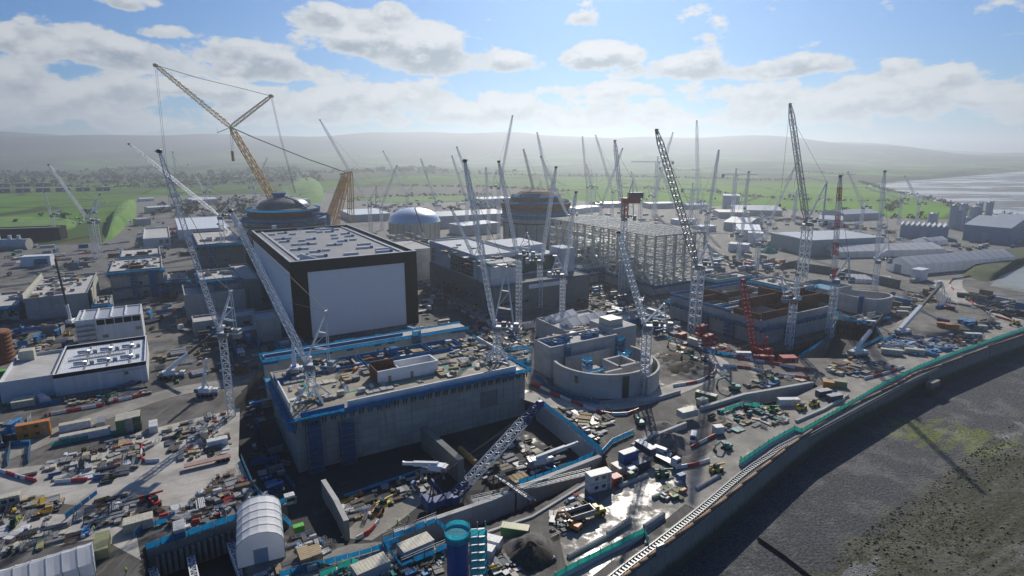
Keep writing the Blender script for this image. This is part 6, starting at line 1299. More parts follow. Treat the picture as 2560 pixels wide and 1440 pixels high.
# vehicles
def proto_car():
    t = thing('car', '', 'car'); m = MB(); m.bevbox(ID, -2.1, 2.1, -.88, .88, .35, .95, .12); m.bevbox(ID, -1.3, .9, -.78, .78, .95, 1.5, .3); tinted(m.build('body', 'paint_clean', t, local=True))
    m = MB(); m.box(ID, .75, .92, -.65, .65, 1.0, 1.35); m.box(ID, -1.32, -1.15, -.65, .65, 1.0, 1.35); m.box(ID, -1.0, .6, -.83, .83, 1.02, 1.32); m.build('window', 'glass', t, local=True)
    for a in (-1.3, 1.3):
        for s in (-.8, .8): m = MB(); m.bar((a, s - .1, .33), (a, s + .1, .33), .66, .66, 12); m.build('wheel', 'tyre', t, local=True)
    return t
def proto_van():
    t = thing('van', '', 'van'); m = MB(); m.bevbox(ID, -3, 1.6, -1, 1, .5, 2.6, .2); m.bevbox(ID, 1.6, 3, -.98, .98, .5, 1.5, .3); m.add([(1.6, -.95, 1.5), (2.6, -.95, 1.5), (1.6, -.95, 2.5), (1.6, .95, 1.5), (2.6, .95, 1.5), (1.6, .95, 2.5)], [(0, 1, 2), (3, 5, 4), (1, 4, 5, 2)]); tinted(m.build('body', 'paint_clean', t, local=True))
    m = MB(); m.add([(2.62, -.85, 1.52), (2.62, .85, 1.52), (1.72, .85, 2.42), (1.72, -.85, 2.42)], [(0, 1, 2, 3)]); m.build('windscreen', 'glass', t, local=True)
    m = MB(); m.box(ID, 1.0, 2.0, -1.03, 1.03, 1.5, 2.1); m.build('window', 'glass', t, local=True)
    for a in (-1.9, 1.9):
        for s in (-.9, .9): m = MB(); m.bar((a, s - .12, .38), (a, s + .12, .38), .76, .76, 12); m.build('wheel', 'tyre', t, local=True)
    return t
def proto_lorry():
    t = thing('lorry', '', 'lorry'); m = MB(); m.bevbox(ID, 2.2, 4.4, -1.25, 1.25, .8, 3.4, .25); tinted(m.build('cab', 'paint_clean', t, local=True)); m = MB(); m.box(ID, 4.38, 4.46, -1.05, 1.05, 2.0, 3.0); m.build('windscreen', 'glass', t, local=True)
    m = MB(); m.box(ID, -5, 2.2, -1.25, 1.25, 1.0, 1.3); m.box(ID, -5, 4, -.5, .5, .6, 1.0); m.build('flatbed', 'grey_steel', t, local=True)
    for a in (-4, -2.8, 1, 3.4):
        for s in (-1.05, 1.05): m = MB(); m.bar((a, s - .17, .5), (a, s + .17, .5), 1.0, 1.0, 12); m.build('wheel', 'tyre', t, local=True)
    return t
PV = {}
def vehicle(kind, label, px, col, ang=0.0, z=0.1, group=None):
    if kind not in PV: PV[kind] = o = {'car': proto_car, 'van': proto_van, 'lorry': proto_lorry}[kind]()
    else: o = copy_tree(PV[kind])
    o.location = P(px[0], px[1], z); o.rotation_euler.z = ang; o['label'] = label
    if group: o['group'] = group
    for c in o.children:
        if c.get('tint'): c.color = tuple(PAL[col]) + (1,)
    return o
vehicle('van', 'white high roof van parked beside the grey gravel heap', (1733, 1102), 'white', -1.95); vehicle('lorry', 'white flatbed truck parked behind the red and white barriers', (1668, 1158), 'white', -.95); vehicle('van', 'white van half hidden behind the gravel heap', (1655, 1138), 'white', -.7)
for i, (x, y) in enumerate([(1062, 780), (1066, 765), (1072, 752)]): vehicle('lorry', 'white lorry parked on the dark apron right of the hall, ' + ('nearest', 'middle', 'farthest')[i], (x, y), 'white', TH + .2)
vehicle('lorry', 'white lorry in the shade left of the hall corner', (462, 828), 'white', 2.6); vehicle('van', 'white van on the access road at left', (323, 556), 'white', 1.2)
for i in range(26):
    q = r.random(); x, y, w = (255 + i * 9.5, 613 - i * 1.1, 'in the row on the left road') if i < 8 else (2400 + (i - 8) * 8, 618 + (i % 3) * 3, 'parked before the huge gabled shed') if i < 17 else (300 + (i - 17) * 12, 548 + (i % 4) * 9, 'on the far access road')
    c = r.choice(['white', 'pale grey', 'dark grey', 'blue', 'red', 'grey']); vehicle('car', f'small {c} car {w}', (x, y), c, r.choice((.4, 2.1, .9)), .2, 'parked cars')
for i in range(60): c = r.choice(['white', 'pale grey', 'dark grey', 'navy blue', 'red', 'grey']); vehicle('car', f'{c} car in the crowded car park by the black shed', (r.uniform(0, 290), r.uniform(545, 560)), c, r.choice((.2, 1.8)), .2, 'cars in the far left car park')
def dumper():
    B = P(1468, 1296); F = Fr(B, Vector((math.cos(.42), math.sin(.42), 0))); t = thing('dump_truck', 'yellow articulated dump truck with grey skip body on the wet slab', 'dump truck', B)
    m = MB(); a0, a1 = -5.2, 1.2; pr = [(a0 - .6, 2.9), (a0 + .9, 1.5), (a1, 1.5), (a1 + .5, 3.2)]
    for s in (-1.55, 1.45): m.add([F.pt(a, b, z) for b in (s, s + .1) for a, z in pr], [(3, 2, 1, 0), (4, 5, 6, 7), (0, 1, 5, 4), (1, 2, 6, 5), (2, 3, 7, 6), (3, 0, 4, 7)])
    m.add([F.pt(a, b, z) for b in (-1.45, 1.45) for a, z in pr[:3]], [(0, 1, 4, 3), (1, 2, 5, 4)]); m.box(F, a1 + .1, a1 + .3, -1.45, 1.45, 1.5, 3.3); m.build('skip_body', 'grey_steel', t)
    m = MB(); m.box(F, a0 + 1.1, a1, -1.4, 1.4, 1.55, 2.1); m.build('load', 'soil', t)
    m = MB(); m.bevbox(F, 2.9, 5.2, -1.2, 1.2, 1.1, 2.2, .25); m.box(F, -4, 4.8, -.5, .5, .8, 1.2); m.build('bonnet', 'yellow_plant', t); m = MB(); m.bevbox(F, 1.7, 3.2, -1.0, 1.0, 1.3, 3.3, .15); c = m.build('cab', 'yellow_plant', t); m = MB(); m.box(F, 1.9, 3.0, -1.04, 1.04, 2.1, 3.0); m.box(F, 3.15, 3.25, -.9, .9, 2.2, 3.0); m.build('window', 'glass', c)
    for a in (-3.9, -2.1, 3.9):
        for s in (-1.25, 1.25): m = MB(); p = F.pt(a, s, .85); m.bar(p - F.n * .3, p + F.n * .3, 1.7, 1.7, 14); w = m.build('wheel', 'tyre', t); m = MB(); m.bar(p - F.n * .33, p + F.n * .33, .8, .8, 10); m.build('rim', 'yellow_plant', w)
plain('yellow_plant', (.62, .42, .03), .45); dumper()
def excavator(label, px, col, ang, sc=1.0, z=0.0, boom=.3):
    B = P(px[0], px[1], z); F = Fr(B, Vector((math.cos(ang), math.sin(ang), 0))); t = thing('excavator', label, 'excavator', B); s_ = sc
    for s in (-1.1 * s_, 1.1 * s_): m = MB(); m.bevbox(F, -1.9 * s_, 1.9 * s_, s - .3 * s_, s + .3 * s_, z, z + .9 * s_, .2); m.build('track', 'tyre', t)
    m = MB(); m.bevbox(F, -2.2 * s_, 1.0 * s_, -1.3 * s_, 1.3 * s_, z + 1.0 * s_, z + 2.0 * s_, .15); tinted(m.build('body', 'paint', t, color=PAL[col])); m = MB(); m.bevbox(F, -.2 * s_, 1.2 * s_, .3 * s_, 1.3 * s_, z + 1.9 * s_, z + 3.0 * s_, .15); c = m.build('cab', 'paint', t, color=PAL[col]); m = MB(); m.box(F, 0, 1.25 * s_, .25 * s_, 1.34 * s_, z + 2.1 * s_, z + 2.8 * s_); m.build('window', 'glass', c)
    a, b, e = F.pt(.8 * s_, -.3, z + 1.8 * s_), F.pt(3.4 * s_, -.3, z + (3.6 + boom) * s_), F.pt(5.6 * s_, -.3, z + (2.6 + boom) * s_); g = F.pt(6.2 * s_, -.3, z + .9 * s_)
    m = MB(); m.path([a, b, e], .45 * s_, .6 * s_); m.build('boom', 'paint', t, color=PAL[col]); m = MB(); m.bar(e, g, .32 * s_, .45 * s_); st = m.build('stick', 'paint', t, color=PAL[col]); m = MB(); m.add([g + F.n * k + F.u * x + Vector((0, 0, y)) for k in (-.5, .5) for x, y in ((0, .3), (.3, -.6), (-.6, -.9), (-.7, -.2))], [(0, 1, 2, 3), (7, 6, 5, 4), (0, 4, 5, 1), (1, 5, 6, 2), (2, 6, 7, 3)]); m.build('bucket', 'dark_steel', st)
excavator('small orange excavator in front of the dump truck', (1434, 1322), 'orange', 2.5, .9); excavator('yellow excavator with raised boom above the dark soil', (1700, 878), 'yellow', 2.4, 1.1, boom=1.5); excavator('teal excavator on the dark soil heap', (1733, 902), 'teal', 2.6, .9, 2)
excavator('teal excavator by the forebay edge, boom to the left', (1835, 975), 'teal', 2.9, 1.1, boom=1); excavator('green excavator at the netted forebay corner', (1935, 955), 'teal', 1.9, .9, boom=1); excavator('teal excavator by the sand bay behind the low kerb wall', (1600, 1062), 'teal', 1.8, .9); excavator('teal excavator working by the green fence', (1816, 1122), 'teal', 3.6, .8)
excavator('red excavator below the white annex road', (1195, 820), 'red', .2, .9); excavator('yellow excavator at the right road junction', (2540, 812), 'yellow', 3.6, .9); excavator('orange excavator beside the control building wall', (1108, 742), 'orange', 5.6, .9)
def tractor(label, px, col, ang):
    B = P(*px); F = Fr(B, Vector((math.cos(ang), math.sin(ang), 0))); t = thing('telehandler', label, 'plant vehicle', B); m = MB(); m.bevbox(F, -2, 2, -.9, .9, .6, 1.5, .15); m.build('body', 'paint', t, color=PAL[col]); m = MB(); m.bevbox(F, -.8, .5, -.8, .6, 1.5, 2.7, .15); m.build('cab', 'glass', t); m = MB(); m.bar(F.pt(-2, .8, 2), F.pt(3.8, .8, 1.7), .4, .5); m.build('boom', 'paint', t, color=PAL[col])
    for a in (-1.3, 1.3):
        for s in (-.95, .95): m = MB(); p = F.pt(a, s, .6); m.bar(p - F.n * .2, p + F.n * .2, 1.2, 1.2, 12); m.build('wheel', 'tyre', t)
for i, a in enumerate([('green telehandler on the wet slab behind the flat kerb island', (1655, 1192), 'green', .2), ('yellow and white roller parked by the sea wall corner', (1790, 1180), 'yellow', .4), ('green telehandler near the far quay kerb', (1930, 1030), 'lime green', .3), ('yellow dumper on the quay, left one', (2003, 1025), 'yellow', .6), ('yellow dumper on the quay, right one', (2035, 1015), 'yellow', .6), ('red telehandler on the dark ground by the control building', (1260, 800), 'red', 1), ('yellow telehandler by the long control building wall', (1190, 770), 'yellow', 1.2), ('green telehandler in the yard by the clad building', (272, 1000), 'green', 1.2), ('small yellow dumper in the pit by the crawler crane', (960, 1270), 'yellow', .9), ('orange boom lift beside the yellow dumper in the pit', (945, 1288), 'orange', 1.4), ('red boom lift at the pipe stack', (372, 1256), 'red', .7), ('second red boom lift at the pipe stack, right one', (388, 1262), 'red', 2.4)]): tractor(*a)
# flatbed trailer in the shaded yard corner
B = P(525, 1160); F = Fr(B, U); t = thing('flatbed_trailer', 'long flatbed trailer with pink brown deck in the yard corner', 'trailer', B); m = MB(); m.box(F, -7, 6, -1.25, 1.25, 1.2, 1.5); m.build('deck', 'paint', t, color=(.42, .25, .2))
for a in (2.5, 3.8, 5.1):
    for s in (-1, 1): p = F.pt(a, s, .55); MB().bar(p - F.n * .2, p + F.n * .2, 1.1, 1.1, 12).build('wheel', 'tyre', t)
# heaps
def heap(label, px, rx, h_, mat, seed):
    q = random.Random(seed); c = P(*px); m = MB(); rows = []
    for i in range(9):
        f = i / 8; rows.append([(c.x + rx * f * (1 + .16 * math.sin(3 * a + seed) + .1 * q.uniform(-1, 1)) * math.cos(a), c.y + rx * .8 * f * (1 + .14 * math.cos(2 * a + seed)) * math.sin(a), max(-.2, h_ * (1 - f ** 1.3) * (1 + .12 * q.uniform(-1, 1)) - (.25 if f == 1 else 0))) for a in [2 * math.pi * k / 22 for k in range(23)]])
    for rw in rows: rw[-1] = rw[0]
    m.grid(rows[::-1]); tag(m.build('spoil_heap', mat, smooth=True), label, 'heap')
heap('grey gravel heap beside the parked white van', (1670, 1112), 7.5, 4, 'gravel', 1); heap('dark soil heap at the bottom of the wet slab', (1325, 1392), 6, 4, 'soil', 2); heap('sandy heap in the low walled bay', (1660, 1070), 6, 2, 'gravel', 3); heap('dark earth heap under the teal excavator', (1725, 925), 12, 4, 'soil', 4); heap('dark rough earth spread beside the curved wall', (1680, 900), 17, 2.4, 'soil', 5); heap('small dark stone heap by the white flatbed truck', (1680, 1140), 3.5, 1.6, 'soil', 6)
heap('green tarp covered heap by the white cube building', (1922, 632), 9, 6, 'teal_net', 7)
# barriers
def proto_barrier():
    m = MB(); m.add([(x, y, z) for x in (-1, 1) for y, z in ((-.3, 0), (.3, 0), (.12, .95), (-.12, .95))], [(0, 3, 2, 1), (4, 5, 6, 7), (0, 1, 5, 4), (1, 2, 6, 5), (2, 3, 7, 6), (3, 0, 4, 7)]); return tinted(m.build('barrier', 'paint_clean', None))
RUNS = [('along the foot of the curved forebay wall', [(1335, 962), (1400, 994), (1500, 1033), (1560, 1038), (1600, 1026)], 3.0), ('around the dark earth', [(1690, 966), (1745, 956), (1784, 934), (1788, 915)], 3.0), ('along the fence below the red cabins', [(1695, 858), (1760, 872), (1850, 897), (1920, 908), (1990, 922), (2035, 926)], 3.2),
        ('above the forebay walkway', [(1815, 917), (1870, 922), (1930, 936), (2020, 948)], 3.0), ('across the shaded yard', [(440, 1148), (462, 1134), (490, 1112), (525, 1086)], 2.2), ('on the left yard edge', [(0, 1180), (45, 1194), (95, 1207)], 2.2), ('by the crates in the yard', [(148, 1208), (212, 1203)], 2.2), ('beside the white wrapped pallets', [(358, 1104), (356, 1152), (398, 1155)], 2.2),
        ('along the pale right road', [(2440, 648), (2455, 668), (2430, 690), (2380, 700), (2378, 720), (2420, 750), (2470, 785), (2540, 808)], 5.0), ('round the turning area', [(2318, 775), (2330, 790), (2360, 800), (2420, 796), (2470, 784), (2486, 772)], 4.4), ('on the wet slab by the flatbed truck', [(1694, 1172), (1735, 1165), (1778, 1152)], 2.2), ('beside the white van', [(1732, 1120), (1758, 1106), (1790, 1090)], 2.3),
        ('on the quay road corner', [(2165, 948), (2215, 935), (2262, 918)], 3.0), ('along the back road at left', [(137, 644), (275, 628), (430, 612), (560, 604)], 5.2), ('beside the dark apron', [(1055, 704), (1100, 740), (1150, 776), (1190, 800)], 3.2), ('in front of the clad building', [(118, 1040), (185, 1028), (254, 1016)], 2.3), ('behind the material pens', [(288, 1006), (340, 994), (380, 985)], 2.3), ('in the sunlit pit', [(900, 1345), (925, 1330), (945, 1308)], 2.3)]
pb = None; nb = 0
for where, px, st in RUNS:
    pa = smooth_path([P(*p) for p in px], 4); acc = 0; zz = -6.9 if 'sunlit pit' in where else .12; pa = [P(*proj(p), zz) if zz < 0 else p for p in pa]
    for a, b in zip(pa, pa[1:]):
        L = (b - a).length
        while acc < L:
            c = a.lerp(b, acc / L); red = (nb // 2) % 2 == 0
            if pb is None: o = pb = proto_barrier()
            else: o = pb.copy(); COL.objects.link(o)
            o.location = (c.x, c.y, zz); o.rotation_euler.z = math.atan2(b.y - a.y, b.x - a.x) + rnd.uniform(-.06, .06); s = st / 2.1; o.scale = (s, 1.15, 1.15); o.color = ((.55, .03, .04, 1) if red else (.72, .72, .71, 1)); tag(o, ('red' if red else 'white') + ' plastic barrier ' + where, 'barrier', 'red and white barriers'); nb += 1; acc += st
        acc -= L
# people in hi-vis
def proto_person(step):
    me = bpy.data.meshes.new('body'); vs = [(0, 0, .95), (0, 0, 1.2), (0, 0, 1.42), (0, .02, 1.52), (0, .03, 1.68), (.2, 0, 1.4), (.28, .05, 1.12), (.26, .2, .9), (.25, .26, .82), (-.2, 0, 1.4), (-.28, -.02, 1.12), (-.27, .1, .88), (-.26, .14, .8), (.1, .02, .9), (.12, step, .5), (.12, step * .3 - .02, .08), (.12, step * .3 + .16, .03), (-.1, -.02, .9), (-.12, -step * .2, .5), (-.12, -step, .08), (-.12, -step + .17, .03)]
    es = [(0, 1), (1, 2), (2, 3), (3, 4), (2, 5), (5, 6), (6, 7), (7, 8), (2, 9), (9, 10), (10, 11), (11, 12), (0, 13), (13, 14), (14, 15), (15, 16), (0, 17), (17, 18), (18, 19), (19, 20)]
    rad = [.15, .16, .17, .06, .11, .08, .06, .045, .04, .08, .06, .045, .04, .1, .075, .055, .045, .1, .075, .055, .045]
    me.from_pydata(vs, es, []); o = bpy.data.objects.new('body', me); COL.objects.link(o); md = o.modifiers.new('skin', 'SKIN'); o.modifiers.new('sub', 'SUBSURF').levels = 1
    for i, v in enumerate(me.skin_vertices[0].data): v.radius = (rad[i], rad[i] * .85); v.use_root = i == 0
    dg = bpy.context.evaluated_depsgraph_get(); m2 = bpy.data.meshes.new_from_object(o.evaluated_get(dg)); bpy.data.objects.remove(o); m2.materials.clear(); m2.materials.append(MATS['navy']); t = thing('person', '', 'person'); b = bpy.data.objects.new('body', m2); COL.objects.link(b); b.parent = t
    m = MB(); m.lathe((0, 0, 0), [(.2, .86), (.225, 1.1), (.25, 1.36), (.16, 1.5)], 12); m.bar((.2, 0, 1.42), (.3, .06, 1.1), .19, .19, 8); m.bar((-.2, 0, 1.42), (-.3, -.02, 1.1), .19, .19, 8); m.build('jacket', 'hi_vis', t, local=True); m = MB(); m.lathe((0, .03, 0), [(.16, 1.68), (.14, 1.78), (.06, 1.84)], 10); m.build('helmet', 'white_steel', t, local=True)
    m = MB(); m.lathe((0, .035, 0), [(.07, 1.54), (.112, 1.62), (.112, 1.68)], 10); m.build('face', 'skin', t, local=True)
    return t
pp = [proto_person(.12), proto_person(.3)]; used = [0, 0]
for i, (x, y, z, w) in enumerate([(980, 1235, -7, 'among the timber stacks in the sunlit pit'), (968, 1256, -7, 'by the yellow dumper in the sunlit pit'), (936, 1268, -7, 'beside the steel panels in the pit'), (994, 1312, -7, 'near the pit wall end'), (1022, 1300, -7, 'beside the white box in the pit'), (1000, 1320, -7, 'bending by the bright pit wall'), (977, 1335, -7, 'at the foot of the bright pit wall'), (710, 1232, -1.5, 'on the trench platform'), (1468, 1001, 0, 'under the curved forebay wall'), (1477, 1004, 0, 'walking under the curved forebay wall'), (1594, 1006, 0, 'at the crane base by the curved wall'), (1606, 1010, 0, 'right of the crane base by the curved wall'), (1516, 1022, 0, 'by the barriers below the curved wall'), (1522, 1026, 0, 'behind another at the barriers below the curved wall'),
        (50, 1306, 0, 'on the lower left walkway'), (44, 1310, 0, 'left of another on the lower left walkway'), (236, 1330, 0, 'by the end of the long white tent'), (352, 1328, 0, 'beside the blue netted frame'), (58, 962, 0, 'walking along the annex wall'), (12, 1015, 0, 'on the shaded left path'), (22, 1018, 0, 'pair on the shaded left path, right'), (162, 1003, 0, 'by the small hooped tent'), (976, 885, 12.1, 'on the pump house roof by the blue pit'), (1018, 878, 12.1, 'second on the pump house roof by the blue pit'), (994, 945, 12.1, 'in the doorway of the white roof room'), (854, 962, 12.1, 'between pallets on the pump house roof'), (860, 916, 12.1, 'at the green walkway on the roof'), (1694, 1160, 0, 'behind the barriers on the wet slab'), (1852, 1152, 0, 'at the green gate by the sea wall'), (857, 1415, 0, 'in orange on the sandy ramp'), (2295, 810, 0, 'by the white boom base at right'), (2183, 925, 0, 'on the quay storage area'), (1585, 1090, 2.2, 'on the blue scaffold stair'), (316, 1435, 0, 'on the walkway at the bottom edge'), (365, 695, 19.2, 'on the square block roof')]):
    k = i % 2
    if not used[k]: o = pp[k]; used[k] = 1
    else: o = copy_tree(pp[k])
    o.location = P(x, y, z); o.rotation_euler.z = rnd.uniform(0, 6.3); o['label'] = 'person in hi-vis jacket and helmet ' + w; o['group'] = 'workers in hi-vis'
# stored material
def kinds():
    k = {}
    def mk(name, cat, phrase, m, mat='rough_paint', cols=('grey',), rad=1.6): k[name] = (tinted(m.build(name, mat, None, local=True)), cat, phrase, cols, rad)
    m = MB()
    for i in range(4): m.box(ID, -1.25, 1.25, -.75, .75, .12 + i * .34, .38 + i * .34); m.box(ID, -1.1, -.9, -.7, .7, i * .34, .12 + i * .34); m.box(ID, .9, 1.1, -.7, .7, i * .34, .12 + i * .34)
    mk('panel_stack', 'stack', 'stack of flat formwork panels', m, cols=('cream', 'pale grey', 'tan', 'pale grey', 'grey', 'white', 'grey'), rad=1.7)
    m = MB(); q = random.Random(1)
    for i in range(5):
        for j in range(3): m.box(ID, -2 - q.random() * .4, 2 + q.random() * .4, -.8 + i * .33, -.52 + i * .33, .1 + j * .26, .32 + j * .26)
    mk('timber_stack', 'stack', 'stack of long timbers', m, cols=('tan', 'brown', 'grey', 'khaki', 'cream', 'dark grey'), rad=2.2)
    m = MB()
    for i in range(5):
        for j in range(3 if i < 4 else 2): m.bar((-3, -.9 + i * .45 + (j % 2) * .2, .25 + j * .4), (3, -.9 + i * .45 + (j % 2) * .2, .25 + j * .4), .42, .42, 8)
    mk('pipe_bundle', 'pipes', 'bundle of long pipes', m, cols=('grey', 'dark grey', 'dark grey', 'navy blue', 'pale grey', 'grey'), rad=3)
    m = MB()
    for i in range(7): m.box(ID, -2.6, 2.6, -.9 + i * .27, -.78 + i * .27, .1, .45); m.box(ID, -2.4, 2.4, -.8 + i * .27, -.7 + i * .27, .45, .7)
    m.box(ID, -1.6, -1.4, -1, 1, 0, .1); m.box(ID, 1.4, 1.6, -1, 1, 0, .1); mk('beam_bundle', 'beams', 'bundle of steel beams', m, 'paint', ('grey', 'pale grey', 'brown', 'dark grey', 'grey', 'dark grey'), 2.6)
    m = MB(); m.box(ID, -.9, .9, -.6, .6, .1, 1.1)
    for a in (-.9, 0, .82): m.box(ID, a, a + .08, -.64, .64, .05, 1.14)
    mk('crate', 'crate', 'battened crate', m, cols=('tan', 'white', 'grey', 'grey', 'cream', 'dark grey', 'bright blue'), rad=1.1)
    m = MB(); pr = [(-1.9, 1.3), (-1.3, .1), (1.3, .1), (1.9, 1.3)]
    for s in (-.85, .77): m.add([(a, b, z) for b in (s, s + .08) for a, z in pr], [(3, 2, 1, 0), (4, 5, 6, 7), (0, 1, 5, 4), (1, 2, 6, 5), (2, 3, 7, 6), (3, 0, 4, 7)])
    m.add([(a, b, z) for b in (-.8, .8) for a, z in pr], [(0, 1, 5, 4), (1, 2, 6, 5), (2, 3, 7, 6)]); mk('skip', 'skip', 'open waste skip', m, 'paint', ('grey', 'dark green', 'blue', 'yellow', 'dark green', 'grey', 'grey'), 1.9)
    m = MB(); m.lattice((-2.2, 0, .7), (2.2, 0, .7), 1.1, bay=.8, r=.07); mk('rebar_cage', 'rebar cage', 'open rebar cage', m, 'paint', ('brown', 'grey', 'dark grey', 'grey'), 2.2)
    m = MB(); m.box(ID, -1.7, 1.7, -1.1, 1.1, .35, .45)
    for i in range(7): a = -1.7 + i * .55; m.box(ID, a, a + .1, -1.1, 1.1, .05, .35); 
    m.box(ID, -1.7, 1.7, -1.15, -1.05, .05, .5); m.box(ID, -1.7, 1.7, 1.05, 1.15, .05, .5); mk('shutter_panel', 'panel', 'steel shutter panel lying flat', m, 'paint', ('pale grey', 'grey', 'white', 'cream', 'dark grey'), 1.9)
    m = MB(); m.bevbox(ID, -.55, .55, -.5, .5, .15, 1.15, .12)
    for a in (-.55, .5):
        for b in (-.5, .45): m.box(ID, a, a + .05, b, b + .05, 0, 1.2)
    m.lathe((0, 0, 1.15), [(.15, 0), (.15, .12)], 8); mk('water_tank', 'tank', 'caged liquid tank', m, 'paint_clean', ('white', 'white', 'pale grey', 'bright blue', 'dark grey'), .9)
    m = MB(); m.bevbox(ID, -1.3, 1.3, -.6, .6, .2, 1.5, .12); m.bar((-.8, 0, 1.5), (-.8, 0, 1.9), .14, .14, 8); m.box(ID, -1.2, 1.2, -.5, .5, 0, .2); m.box(ID, .3, 1.1, -.63, -.59, .5, 1.2); mk('generator', 'generator', 'boxed generator', m, 'paint', ('white', 'white', 'orange', 'grey', 'pale grey', 'green', 'bright blue', 'grey'), 1.4)
    m = MB(); q = random.Random(3)
    for i in range(9): m.bar((q.uniform(-1.5, 1.5), q.uniform(-.9, .9), .1 + i * .07), (q.uniform(-1.5, 1.5), q.uniform(-.9, .9), .14 + i * .07), .12)
    for i in range(5): c = (q.uniform(-1, 1), q.uniform(-.7, .7)); m.box(ID, c[0] - .35, c[0] + .4, c[1] - .25, c[1] + .3, 0, q.uniform(.3, .8))
    mk('scrap_pile', 'pile', 'loose pile of offcuts', m, cols=('grey', 'brown', 'pale grey', 'grey', 'white', 'red', 'dark grey', 'dark grey'), rad=1.5)
    m = MB()
    for i in range(5):
        for b in (-.7, .7): m.bar((-1.4 + i * .7, b, 0), (-1.4 + i * .7, b, 1.8), .08)
        m.bar((-1.4 + i * .7, -.7, 1.8), (-1.4 + i * .7, .7, 1.8), .08)
    for z in (.5, 1.2, 1.8):
        for b in (-.7, .7): m.bar((-1.4, b, z), (1.4, b, z), .08)
    mk('rack', 'rack', 'open steel storage rack', m, 'paint', ('grey', 'bright blue', 'white', 'grey', 'dark grey'), 1.6)
    m = MB()
    for a in (-3, -1, 1, 3):
        for b in (-1, 1): m.bar((a, b, 0), (a, b, 5.2), .12)
    for z in (1.6, 3.3, 5):
        m.box(ID, -3.1, 3.1, -1, 1, z, z + .08)
        for b in (-1, 1): m.bar((-3, b, z + .9), (3, b, z + .9), .08)
    for i in range(3): m.bar((-3 + 2 * i, -1, 1.6 * i), (-1 + 2 * i, -1, 1.6 * i + 1.6), .1)
    m.box(ID, -3, 3, 1.02, 1.06, 1.6, 4.6); mk('scaffold_bay', 'scaffold', 'decked scaffold bay', m, 'paint', ('bright blue', 'blue', 'grey', 'bright blue', 'dark grey'), 2.6)
    m = MB(); m.box(ID, -2.6, 2.6, 0, .12, .1, 3.3)
    for i in range(8): a = -2.6 + i * .73; m.box(ID, a, a + .1, .12, .34, .1, 3.3)
    for i in (0, 3, 6): a = -2.4 + i * .75; m.bar((a, .3, 2.6), (a, 2.0, .05), .12)
    mk('wall_form', 'formwork', 'upright propped wall form', m, 'rough_paint', ('tan', 'brown', 'grey', 'dark grey', 'bright blue'), 2.2)
    m = MB(); m.bar((0, -.5, .8), (0, .5, .8), 1.1, 1.1, 14); m.bar((0, -.6, .8), (0, -.5, .8), 1.6, 1.6, 16); m.bar((0, .5, .8), (0, .6, .8), 1.6, 1.6, 16); mk('cable_drum', 'cable drum', 'upright cable drum', m, 'rough_paint', ('tan', 'dark grey', 'brown'), 1.0)
    return k
KD = kinds(); first = set(); cnt = {k: 0 for k in KD}; placed = []
GEN = ['panel_stack', 'timber_stack', 'beam_bundle', 'crate', 'shutter_panel', 'water_tank', 'generator', 'scrap_pile', 'rebar_cage', 'rack', 'skip', 'pipe_bundle', 'scaffold_bay', 'wall_form', 'cable_drum']
ROWS = {'panel_stack': 1.7, 'timber_stack': 1.9, 'pipe_bundle': 2.4, 'beam_bundle': 2.3, 'shutter_panel': 2.5, 'water_tank': 1.35, 'crate': 1.45, 'wall_form': 0}
def scatter(where, px, n, z=0.0, kk=GEN, sc=1.0, seed=1, align=TH, colors=None):
    q = random.Random(seed * 7 + n); poly = [P(x, y, z) for x, y in px]; xs = [p.x for p in poly]; ys = [p.y for p in poly]; tries = 0; done = 0; n = int(n * 1.4); sc *= .9
    while done < n and tries < n * 16:
        tries += 1; p0 = Vector((q.uniform(min(xs), max(xs)), q.uniform(min(ys), max(ys)), z)); k = q.choice(kk); ob, cat, ph, cols, rad = KD[k]; s = sc * q.uniform(.8, 1.25); c = q.choice(colors or cols)
        ang = align + q.choice((0, h, 0, h, 0, h, .1, -.12, q.uniform(0, 3))); st = ROWS.get(k); dr = Vector((-math.sin(ang), math.cos(ang), 0)) if st else Vector((math.cos(ang), math.sin(ang), 0)); st = (st or 5.2) * s
        for r_ in range(q.choice((1, 1, 2, 3, 4)) if k in ROWS else 1):
            p = p0 + dr * st * r_
            if not inside(np.array([p.x]), np.array([p.y]), poly)[0] or cnt[k] >= 285: break
            rr = rad * s * (.5 if k in ROWS else .72)
            if any((p - c2).length < rr + r2 for c2, r2 in placed if abs(c2.x - p.x) < 9 and abs(c2.y - p.y) < 9 and abs(c2.z - z) < 3): break
            placed.append((p, rr * (.45 if r_ == 0 and k in ROWS else .6))); cnt[k] += 1; done += 1
            if k in first: o = ob.copy(); COL.objects.link(o)
            else: o = ob; first.add(k)
            o.location = (p.x, p.y, z + .08); o.rotation_euler.z = ang + q.uniform(-.04, .04); o.scale = (s, s, s * q.uniform(.55, 1.15)); v = q.uniform(.6, 1.1); o.color = tuple(min(1, a * v) for a in PAL[c]) + (1,)
            tag(o, f'{c} {ph} {where}', cat, 'stored material ' + where)
RF = ['panel_stack', 'panel_stack', 'panel_stack', 'crate', 'shutter_panel', 'generator', 'water_tank', 'beam_bundle', 'scrap_pile', 'rack', 'timber_stack']
scatter('on the near half of the pump house roof', [(742, 1030), (690, 935), (930, 880), (935, 955), (1000, 965), (1080, 950), (860, 995)], 74, 12.0, RF, 1.0, 1)
scatter('on the far half of the pump house roof', [(1090, 950), (1095, 890), (1060, 872), (1180, 845), (1230, 880), (1255, 905)], 64, 12.0, RF, 1.0, 2)
scatter('behind the white roof room', [(935, 885), (1060, 855), (1085, 880), (960, 905)], 16, 12.0, RF, .9, 3)
